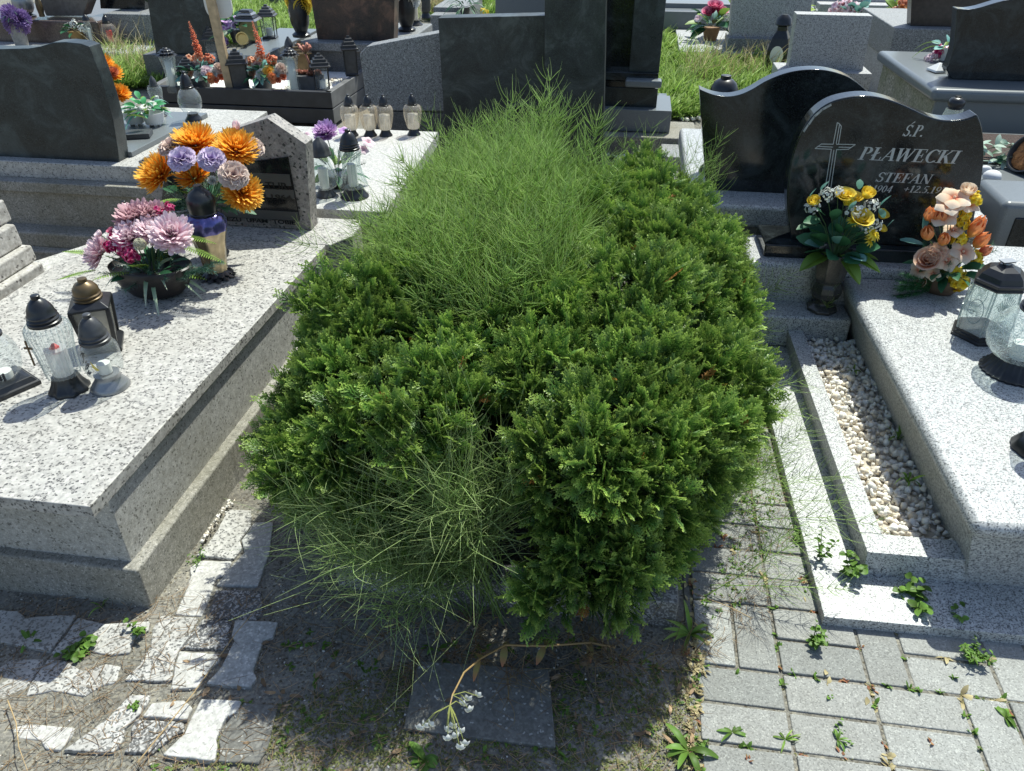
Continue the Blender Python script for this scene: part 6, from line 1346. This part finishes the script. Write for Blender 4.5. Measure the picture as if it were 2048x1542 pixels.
ctr = np.repeat(TP - TN_ * .035, NS, 0); axn = np.repeat(ax, NS, 0)
D = unit(axn + rng.normal(size=ctr.shape) * .55)
org = ctr + D * rng.uniform(.0, .062, (len(ctr), 1)); sc = rng.uniform(.55, .95, len(ctr)) * np.repeat(rng.uniform(.85, 1.2, nt_), NS)
X = unit(np.cross(D, rng.normal(size=D.shape))); Z = np.cross(X, D)
rv = np.clip(np.repeat(rng.uniform(.15, .85, nt_), NS) + rng.normal(size=len(ctr)) * .14, 0, 1)
brown = rng.random(len(ctr)) < .004
B = Bulk(); B2 = Bulk()
for k, (tv, tq, tt) in enumerate(TPL):
    for sel, bb in ((~brown, B), (brown, B2)):
        s_ = np.where((np.arange(len(ctr)) % 5 == k) & sel)[0]
        if len(s_) == 0: continue
        Rm = np.stack([X[s_], D[s_], Z[s_]], axis=2)
        V = np.einsum('nij,kj->nki', Rm, tv) * sc[s_][:, None, None] + org[s_][:, None, :]
        Q = (tq[None] + (np.arange(len(s_)) * len(tv))[:, None, None]).reshape(-1, 4)
        bb.add(V.reshape(-1, 3), Q, np.tile(tt, len(s_)), np.repeat(rv[s_], len(tv)))
L0 = th_root.location
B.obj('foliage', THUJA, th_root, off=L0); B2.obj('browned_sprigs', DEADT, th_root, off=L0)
# added shaggy strand core, coloured dark to block light through the shrub; then branches
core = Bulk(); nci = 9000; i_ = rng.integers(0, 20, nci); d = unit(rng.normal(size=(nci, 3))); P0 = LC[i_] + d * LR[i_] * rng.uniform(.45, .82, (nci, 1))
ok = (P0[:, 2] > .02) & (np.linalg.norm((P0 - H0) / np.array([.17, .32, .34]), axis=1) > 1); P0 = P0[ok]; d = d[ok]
core.strands(P0, unit(d + rng.normal(size=d.shape) * .5), rng.uniform(.04, .1, len(P0)), rng.normal(size=P0.shape) * .2, np.full(len(P0), .0045), nseg=2, flat=True); core.obj('dark_core', petalm('thuja_dark_core', (.015, .03, .01), (.02, .05, .012), None, .5, 0, .8, .3), th_root, off=L0)
m = M()
for k in range(46):
    a = rng.uniform(0, 6.28); tgt = Vector(LC[k % 20]) + Vector((rng.uniform(-.15, .15), rng.uniform(-.15, .15), rng.uniform(-.05, .1))); b0_ = Vector((tgt.x * .6 - .07, tgt.y * .6 + .85, .0)); mid = b0_.lerp(tgt, .5) + Vector((0, 0, .05))
    m.tube([b0_ - L0, mid - L0, tgt - L0], [.014, .009, .004], 6)
part('branches', m, TWIG, th_root, smooth=True)

# ------------------------------------------------------------------ the horsetail
HT = [0]
def horsetail(roots, tips, name, label, nwh, blen, nb=6, srad=.0016, brad=.00085, mat=HORSE, droop=.25, start=.25, seed=1, curl=.35, wob=.1, dry=False):
    """roots, tips n x 3 ; whorls of thin branches up each stem"""
    rg = np.random.default_rng(seed); n = len(roots); Bk = Bulk(); r_ = thing(name, label, 'weed', tuple(roots.mean(0) * np.array([1, 1, 0])))
    v = tips - roots; L = np.linalg.norm(v, axis=1); arch = np.stack([np.clip(rg.normal(0, .13, n), -.22, .22), np.clip(rg.normal(0, .08, n), -.12, .12), -droop * np.hypot(v[:, 0], v[:, 1]) / L], 1)
    D0 = v / L[:, None] - arch; Bk.strands(roots, D0, L, arch, np.full(n, srad), nseg=10); off = r_.location
    Bk.obj('stems', mat, r_, off=off); Bk = Bulk()
    P, Dn, Ls, rr = [], [], [], []
    for w_ in range(nwh):
        u = start + (1 - start) * (w_ + rg.random(n) * .8) / nwh; u = np.clip(u, 0, .985)
        c = roots + D0 * (L * u)[:, None] + arch * (L * u ** 2)[:, None]; tan = unit(D0 + 2 * arch * u[:, None])
        x = unit(np.cross(tan, np.array([.2, .1, 1.]) + 0 * tan)); y = np.cross(tan, x); a0 = rg.uniform(0, 6.28, n)
        for b_ in range(nb):
            a = a0 + 2 * PI * b_ / nb + rg.uniform(-.35, .35, n); e = unit(x * np.cos(a)[:, None] + y * np.sin(a)[:, None] + tan * rg.uniform(.35, .9, n)[:, None])
            keep = rg.random(n) < .86
            P.append(c[keep]); Dn.append(e[keep]); Ls.append((blen * (1.15 - .75 * u) * rg.uniform(.55, 1.25, n))[keep]); rr.append(rg.uniform(0, 1, n)[keep])
            Tn = tan[keep]; 
            P[-1] = np.hstack([P[-1], Tn])
    P = np.concatenate(P); Tn = P[:, 3:]; P = P[:, :3]; Dn = np.concatenate(Dn); Ls = np.concatenate(Ls); rr = np.concatenate(rr)
    wn = lambda: np.clip(rg.normal(size=P.shape), -1.4, 1.4) * wob
    bend = Tn * curl + np.array([0, 0, .12]) + wn()
    Bk.strands(P, Dn, Ls, bend, np.full(len(P), brad), nseg=6, curl=wn() * 1.4, r=rr)
    o = Bk.obj('branches', mat, r_, off=off); return r_
rg = np.random.default_rng(5)
# the great plume rising out of the middle of the shrub
n = 205
rx = rg.normal(-.42, .17, n); ry = rg.normal(2.66, .30, n); rx = np.where(rx > -.18, -.18 - rg.uniform(0, .3, n), rx); rx = np.clip(rx, -.68, -.18); ry = np.clip(ry, 2.0, 3.3)
roots = np.stack([rx, ry, np.full(n, .18)], 1)
hz = .61 + .20 * np.exp(-((rx + .27) / .28) ** 2) + .10 * (ry - 2.7) + rg.uniform(-.20, .05, n)
tips = np.stack([rx * 1.08 + rg.normal(0, .09, n) + .0, ry + rg.normal(-.05, .12, n), hz], 1)
horsetail(roots, tips, 'horsetail', 'dense feathery plume of yellow-green horsetail rising from the middle of the thuja', 15, .19, 7, seed=2, start=.18, brad=.0012)
# low outer skirt of the plume, spilling left and forward over the thuja
n = 90
roots = np.stack([rg.uniform(-.62, .05, n), rg.uniform(2.1, 3.0, n), np.full(n, .3)], 1)
tips = roots + np.stack([rg.uniform(-.38, .08, n), rg.uniform(-.38, .0, n), rg.uniform(.18, .36, n)], 1)
horsetail(roots, tips, 'horsetail', 'loose horsetail spray spilling left and forward from the foot of the great plume', 11, .16, 6, seed=3, droop=.35, start=.2)
n = 240
rx = rg.uniform(-.60, -.13, n); ry = rg.uniform(1.72, 2.6, n) + .9 * np.abs(rx + .30) ** 1.3; nn_ = .04 * np.sin(rx * 20 + ry * 9)
roots = np.stack([rx, ry, np.full(n, .50)], 1); tips = roots + np.stack([rg.normal(-.03, .07, n), rg.normal(-.05, .07, n), rg.uniform(.20, .38, n) + nn_ - .22 * np.abs(rx + .22)], 1)
horsetail(roots, tips, 'horsetail', 'thick low fringe of horsetail in front of the great plume, over the thuja top', 11, .13, 7, seed=13, start=.15, brad=.0012)
# thin clump at the back right
n = 16
roots = np.stack([rg.uniform(.0, .32, n), rg.uniform(2.9, 3.3, n), np.full(n, .25)], 1); tips = roots + np.stack([rg.uniform(-.05, .22, n), rg.uniform(-.1, .1, n), rg.uniform(.3, .5, n)], 1)
horsetail(roots, tips, 'horsetail', 'sparse upright horsetail stems before the wavy black headstone', 9, .14, 5, seed=4)
# the front-left fountain out of the hollow
n = 62
roots = np.stack([rg.uniform(-.40, -.20, n), rg.uniform(1.25, 1.45, n), np.full(n, .02)], 1)
ang = rg.uniform(2.1, 4.6, n); rad_ = rg.uniform(.10, .42, n)
tips = roots + np.stack([np.cos(ang) * rad_ * 1.0 - .03, np.sin(ang) * rad_ * .45 - .03, rg.uniform(.22, .48, n) - .12 * rad_], 1)
horsetail(roots, tips, 'horsetail', 'fountain of long arching horsetail strands at the front left of the thuja', 10, .17, 7, seed=6, mat=HORSE_F, droop=.75, start=.25, brad=.00105, srad=.0016, curl=.25, wob=.36)
n = 13
roots = np.stack([rg.uniform(-.30, -.18, n), rg.uniform(1.25, 1.4, n), np.full(n, .02)], 1); tips = np.stack([rg.uniform(-.38, -.14, n), rg.uniform(1.18, 1.32, n), rg.uniform(.46, .62, n)], 1)
horsetail(roots, tips, 'horsetail', 'upright horsetail tuft with curling strands, in the hollow at the front of the thuja', 8, .20, 7, seed=7, mat=HORSE_F, droop=.5, start=.45, brad=.0011, srad=.0018, curl=.35, wob=.42)
# low dry tangle on the soil under the front
n = 16
roots = np.stack([rg.uniform(-.45, .2, n), rg.uniform(1.15, 1.38, n), np.full(n, .0)], 1); tips = roots + np.stack([rg.uniform(-.15, .15, n), rg.uniform(-.2, .02, n), rg.uniform(.01, .08, n)], 1)
horsetail(roots, tips, 'horsetail', 'dry brownish horsetail wisps lying over the soil in front of the thuja', 5, .11, 5, seed=8, mat=HORSE_D, srad=.001, curl=.1)
# right-hand stems leaning over the pavers
n = 26
ys = rg.uniform(1.5, 2.9, n); roots = np.stack([rg.uniform(.28, .46, n), ys, np.full(n, .02)], 1); tips = roots + np.stack([rg.uniform(.05, .30, n), rg.uniform(-.15, .12, n), rg.uniform(.12, .34, n)], 1)
horsetail(roots, tips, 'horsetail', 'thin see-through horsetail fringe leaning over the pavers along the right side of the thuja', 8, .13, 5, seed=9, srad=.0011, brad=.0007, droop=.4)
for k, (a, b_, za, zb, lb) in enumerate([((1405, 1195), (1620, 1065), .01, .15, 'single horsetail stem reaching up and right across the pavers'), ((1420, 1170), (1700, 1178), .02, .10, 'long horsetail stem lying low toward the granite kerb, its feathery tip over the strip')]):
    p, q = G(*a, za), G(*b_, zb); horsetail(np.array([p[:]]), np.array([q[:]]), 'horsetail', lb, 11, .09, 6, seed=20 + k, srad=.0014, brad=.0007, start=.3, droop=.15)
p = G(1650, 628, .165); horsetail(np.array([p[:]]), np.array([(p.x + .003, p.y, p.z + .15)]), 'horsetail', 'small fir-shaped horsetail shoot growing beside the dark stone vase', 10, .035, 8, seed=31, srad=.0012, brad=.0008, start=.15)

# ------------------------------------------------------------------ weeds, grass, litter
def grass(poly, n, z, h, mat, name='grass', w=.0022, lean=.35, seed=1, zz=None):
    rg = np.random.default_rng(seed); P = region(poly, n, z, rg); D = unit(np.stack([rg.normal(0, lean, n), rg.normal(0, lean, n), np.ones(n)], 1)); L = rg.uniform(.45, 1.1, n) * h
    clump = .6 + .8 * (np.sin(P[:, 0] * 9 + 2 * np.sin(P[:, 1] * 5)) * np.cos(P[:, 1] * 8) * .5 + .5); L = L * clump
    Bk = Bulk(); Bk.strands(P, D, L, np.stack([rg.normal(0, .35, n), rg.normal(0, .35, n), -np.abs(rg.normal(0, .3, n))], 1), np.full(n, w), nseg=4, flat=True); return Bk.obj(name, mat, None, 'stuff')
grass([(1318, 240), (1400, 235), (1560, 180), (1560, 135), (1345, 120), (1310, 120)], 12000, 0, .21, GRASS, w=.005, lean=.7, seed=1)
grass([(1360, 185), (1540, 170), (1560, 135), (1370, 135)], 500, 0, .34, DRYG, 'dry_grass', .003, .35, 2)
grass([(1310, 120), (1352, 112), (1350, 48), (1470, 42), (1470, 10), (1310, 10)], 7000, 0, .16, GRASS, w=.008, seed=3)
grass([(180, 180), (330, 175), (320, 100), (180, 85)], 12000, 0, .2, GRASS, w=.0045, lean=.45, seed=4); grass([(200, 165), (330, 165), (320, 100), (190, 100)], 500, 0, .36, DRYG, 'dry_grass', .003, .4, 5)
grass([(0, 100), (280, 90), (260, 40), (0, 60)], 10000, 0, .17, GRASS, w=.006, seed=6)
grass([(440, 90), (640, 90), (620, 8), (430, 8)], 13000, 0, .17, GRASS, w=.007, seed=7); grass([(700, 40), (1000, 40), (1000, 0), (700, 0)], 6000, 0, .18, GRASS, w=.008, seed=8); grass([(855, 40), (905, 40), (905, 2), (855, 2)], 700, 0, .35, DRYG, 'dry_grass', .007, .3, 9)
grass([(1600, 60), (1800, 60), (1810, 0), (1600, 0)], 7000, 0, .2, GRASS, w=.007, seed=10); grass([(1940, 40), (2048, 30), (2048, 0), (1940, 0)], 900, 0, .2, GRASS, w=.008, seed=11)
grass([(110, 600), (145, 560), (210, 530), (170, 600)], 260, .0, .12, DRYG, 'dry_grass', .0015, .6, 12)
grass([(1520, 640), (1545, 520), (1500, 480), (1480, 560)], 500, .0, .07, DRYG, 'dry_grass', .0014, .9, 13); grass([(1490, 1000), (1560, 760), (1500, 700), (1440, 950)], 900, .0, .05, GRASS, 'weeds', .0013, .8, 14)
# ground cover of tiny leaves on the shaded soil
def tinyleaves(P, name, mat, s0, s1, seed, per=5, up=.5):
    rg = np.random.default_rng(seed); n = len(P); Pn = np.repeat(P, per, 0) + rg.normal(0, .003, (n * per, 3)) * np.array([1, 1, .2]); N = len(Pn)
    a = rg.uniform(0, 6.28, N); D = unit(np.stack([np.cos(a), np.sin(a), rg.uniform(.05, up, N)], 1)); Bk = Bulk(); L = rg.uniform(s0, s1, N)
    Bk.strands(Pn, D, L, np.stack([np.zeros(N), np.zeros(N), -rg.uniform(.1, .5, N)], 1), L * .2, nseg=3, flat=True, r=rg.uniform(0, 1, N)); return Bk.obj(name, mat, None, 'stuff')
q = region([(520, 1420), (800, 1330), (1120, 1350), (1385, 1330), (1395, 1542), (330, 1542)], 2300, 0., RNG); tinyleaves(q, 'ground_cover', petalm('small_moss_leaves', (.11, .13, .045), (.17, .19, .065), (.26, .25, .11), .5, .2, .7, .4), .003, .009, 1)
q = region([(560, 1260), (1385, 1280), (1395, 1542), (260, 1542)], 110, 0., RNG); tinyleaves(q, 'ground_cover', WEED, .008, .02, 2, 6)
q = region([(0, 1200), (620, 1180), (1385, 1290), (1395, 1542), (0, 1542)], 1900, .005, RNG); rg = np.random.default_rng(40); n = len(q); a = rg.uniform(0, 6.28, n)
Bk = Bulk(); Bk.strands(q, unit(np.stack([np.cos(a), np.sin(a), rg.uniform(-.02, .12, n)], 1)), rg.uniform(.015, .07, n), rg.normal(size=(n, 3)) * np.array([.3, .3, .02]), np.full(n, .0007), nseg=4); Bk.obj('twig_litter', LITTER, None, 'stuff')
q = region([(420, 1250), (1380, 1290), (1390, 1542), (260, 1542)], 90, .004, RNG); rg = np.random.default_rng(41); n = len(q); a = rg.uniform(0, 6.28, n)
Bk = Bulk(); L = rg.uniform(.008, .028, n); Bk.strands(q, unit(np.stack([np.cos(a), np.sin(a), rg.uniform(-.02, .3, n)], 1)), L, rg.normal(size=(n, 3)) * .2, L * .22, nseg=4, flat=True); Bk.obj('leaf_litter', LITTER, None, 'stuff')
q = region([(1390, 1330), (1560, 1230), (1600, 1040), (1545, 760), (1500, 760), (1480, 1000)], 520, .003, RNG); rg = np.random.default_rng(44); n = len(q); a = rg.uniform(0, 6.28, n)
Bk = Bulk(); Bk.strands(q, unit(np.stack([np.cos(a), np.sin(a), rg.uniform(-.02, .15, n)], 1)), rg.uniform(.01, .05, n), rg.normal(size=(n, 3)) * np.array([.3, .3, .02]), np.full(n, .0007), nseg=4); Bk.obj('twig_litter', LITTER, None, 'stuff')
tinyleaves(region([(1400, 1250), (1500, 1200), (1560, 1000), (1520, 780), (1480, 1000)], 240, .0, RNG), 'joint_weeds', WEED, .004, .012, 45, 4, .9); tinyleaves(region([(1390, 1542), (1420, 1250), (1380, 1250), (1375, 1542)], 60, .0, RNG), 'joint_weeds', DRYG, .006, .02, 46, 4, .9)
# sprouts in the paver joints
rj = random.Random(77); jp = []; jr = []
for row in range(-4, 9):
    for _ in range(26): jp.append((rj.uniform(.27, 1.7), 1.228 + .2 * row + rj.uniform(-.004, .004), -.004))
for _ in range(300):
    jp.append((.265 + .1 * rj.randint(0, 13) + rj.uniform(-.004, .004), rj.uniform(.6, 2.8), -.004))
for _ in range(120): jp.append((rj.choice([.255, .578, .27]) + rj.uniform(-.01, .01), rj.uniform(.75, 2.6), -.004))
jp = np.array([p for p in jp if not (p[0] > .60 and p[1] > 1.42)])
sel = RNG.random(len(jp)); tinyleaves(jp[sel < .55], 'joint_weeds', WEED, .006, .022, 3, 7, 1.6); tinyleaves(jp[sel > .8], 'joint_weeds', WEEDR, .006, .02, 4, 6, 1.2); tinyleaves(jp[(sel > .5) & (sel < .85)], 'joint_weeds', DRYG, .008, .03, 5, 6, .6)
jq = np.repeat(jp, 5, 0) + RNG.normal(0, .006, (len(jp) * 5, 3)) * np.array([1, 1, 0]); tinyleaves(jq, 'joint_weeds', petalm('joint_moss', (.10, .10, .04), (.17, .18, .06), (.28, .25, .12), .5, .1, .9, .5), .002, .006, 6, 4, .8)
# taller weeds worth naming
def weedplant(px, py, label, nst, H_, lw, name='weed', z=0., spread=.5, mat=WEED, seed=1, ll=.03, blade=False):
    rn = random.Random(seed); b_ = G(px, py, z); t = thing(name, label, 'weed', b_); st = M(); lf = M(); random.seed(seed)
    for k in range(nst):
        a = rn.uniform(0, 6.28); d = Vector((math.cos(a) * spread, math.sin(a) * spread, 1)).normalized(); h = H_ * rn.uniform(.5, 1)
        if blade: leaf(lf, (0, 0, 0), d, h, lw, rn.uniform(.3, .9), .3, 7, rn.random()); continue
        P = [d * (h * u) + Vector((0, 0, -.2 * h * u * u * spread)) for u in (0, .33, .66, 1)]; st.tube(P, [.0016, .0013, .001, .0006], 4)
        for j in range(7):
            u = .2 + .8 * j / 6; c = d * (h * u); a2 = j * 2.4 + k; e = Vector((math.cos(a2), math.sin(a2), .35)); leaf(lf, c, e, ll * rn.uniform(.6, 1.2) * (1.1 - .4 * u), lw, .35, .2, 5, rn.random())
    if st.v: part('stems', st, STEMG, t)
    part('leaves', lf, mat, t, smooth=True); return t
weedplant(1815, 1218, 'bushy broad-leaved weed growing at the foot of the granite base strip', 9, .085, .02, seed=1, ll=.035, spread=.8)
weedplant(1945, 1318, 'compact bright green tufted weed in the paver joint near the right edge', 18, .05, .006, seed=2, ll=.02, spread=.9)
weedplant(1925, 1245, 'small weed with pointed leaves in the shade of the granite strip', 4, .05, .014, seed=3, ll=.03, spread=.8)
weedplant(2010, 1435, 'dandelion-like rosette of toothed leaves in the paver at the lower right', 7, .055, .012, seed=4, spread=1.8, blade=True, mat=WEED)
weedplant(1640, 1120, 'leafy upright weed on the base strip beside the outer kerb', 5, .10, .008, seed=5, ll=.022, z=.03, spread=.35)
weedplant(1700, 1150, 'round-leaved weed squeezed against the outer corner of the kerb', 5, .07, .02, seed=6, ll=.025, z=.03, spread=.6)
weedplant(1605, 1080, 'low chickweed mat at the edge of the base strip', 16, .04, .008, seed=7, ll=.014, spread=1.4)
weedplant(1625, 1290, 'upright little weed with paired leaves standing in a paver joint', 6, .06, .012, seed=8, ll=.022, spread=.5)
weedplant(1380, 1270, 'long-leaved grass tuft at the border between soil and pavers', 12, .13, .010, seed=9, spread=1.0, blade=True, mat=GRASS, name='grass_tuft')
weedplant(1375, 1500, 'broad-leaved seedling tuft at the lower border of soil and pavers', 9, .09, .016, seed=10, spread=1.4, blade=True)
weedplant(1465, 1465, 'small flat rosette in the joint near the bottom of the paving', 6, .05, .009, seed=11, spread=2, blade=True)
weedplant(1570, 1480, 'wispy grass seedling in the joint at the bottom of the paving', 7, .05, .005, seed=12, spread=1.6, blade=True, mat=GRASS)
weedplant(1675, 1480, 'narrow-leaved seedling right of the wispy grass seedling', 7, .045, .006, seed=13, spread=1.2, blade=True)
weedplant(160, 1305, 'trailing green weed with rounded leaves on the cobbles at lower left', 7, .045, .016, seed=14, ll=.026, spread=2.0)
weedplant(278, 1265, 'small upright weed on the cobbles near the corner of the left tomb', 5, .05, .010, seed=15, ll=.018, spread=.8)
weedplant(60, 1285, 'grass-like weed on the cobbles at the left edge', 5, .07, .010, seed=16, blade=True, spread=1.2)
weedplant(850, 1520, 'broad-leaved weed at the bottom edge below the white flowers', 7, .06, .022, seed=17, blade=True, spread=1.8)
weedplant(205, 1215, 'thin grass seedling at the foot of the left tomb plinth', 4, .07, .004, seed=18, blade=True, spread=.9, mat=GRASS)
weedplant(400, 1120, 'fine feathery weed on the white cobbles beside the left tomb', 5, .05, .004, seed=19, ll=.012, spread=1.6)
weedplant(270, 1415, 'tiny green sprout between the cobbles at lower left', 6, .02, .006, seed=20, ll=.012, spread=1)
for px, py, s_, lb, H_ in ((1795, 880, 21, 'arching grass-like weed among the pebbles, further from the camera', .15), (1815, 965, 22, 'second arching grass-like weed among the pebbles, nearer the camera', .13), (1705, 745, 23, 'fine seedling among the shaded pebbles near the step', .07)):
    weedplant(px, py, lb, 6, H_, .008, seed=s_, z=.08, blade=True, spread=.6, mat=GRASS, name='grass_tuft')
# fallen dry stems
for a, b_, lb in (((275, 1525), (545, 1180), 'long straw-coloured dry stem lying diagonally over the cobbles'), ((1500, 1235), (1385, 1185), 'short dry stalk lying on the pavers by the thuja'), ((15, 1400), (55, 1542), 'pale dry stalk on the soil at the lower left edge')):
    p, q = G(*a, .02), G(*b_, .03); o = M().tube([p, p.lerp(q, .35) + Vector((.006, 0, .003)), p.lerp(q, .7) + Vector((-.004, 0, .004)), q], [.0014, .0013, .001, .0006], 5); tag(part('dry_stem', o, STEMT, None), lb, 'stem')
# reddish stem with white bell flowers
wf = thing('wild_flower', 'bent stem with clusters of little white bell flowers hanging over the flecked slab', 'wild flower', G(1180, 1290, 0)); L0 = wf.location
path = [(1230, 1295, .03), (1180, 1285, .06), (1090, 1292, .10), (1010, 1290, .15), (960, 1318, .20), (928, 1345, .25), (905, 1390, .28), (900, 1410, .28)]
st = M(); W_ = [G(x, y, z) - L0 for x, y, z in path]; st.tube(W_, [.003, .0028, .0026, .0024, .002, .0018, .0016, .001], 6)
part('stem', st, plain('reddish_stem', (.30, .20, .08), .6), wf)
lf = M(); random.seed(5)
for k in range(1, 5):
    for sg in (-1, 1): leaf(lf, W_[k], (random.uniform(-.3, .3), sg * .6, -.3), .04, .018, .3, .2)
part('leaves', lf, petalm('red_green_leaves', (.2, .12, .05), (.22, .2, .07), (.35, .14, .08), .5, .2, .5), wf, smooth=True)
gs = M()
for k, (x, y) in enumerate([(935, 1400), (925, 1410), (940, 1422), (955, 1392), (848, 1452), (860, 1450), (838, 1458), (893, 1462), (905, 1455), (910, 1475), (922, 1465), (895, 1480), (920, 1498), (930, 1490)]):
    c = G(x, y, .25) - L0; bl = openfl(.0105, 5, .5, 1.9, False).xf(Matrix.Translation(c) @ frame(Vector((random.uniform(-.5, .5), -.8, -.1)))); part('flower', bl, P_WHT, wf, smooth=True)
    hub = W_[6] if x > 925 and y < 1430 else W_[7]; gs.tube([hub, hub.lerp(c, .5) + Vector((0, 0, .012)), c], [.0011, .0009, .0006], 4)
part('flower_stalks', gs, plain('yellow_green_stalk', (.28, .30, .08), .6), wf)
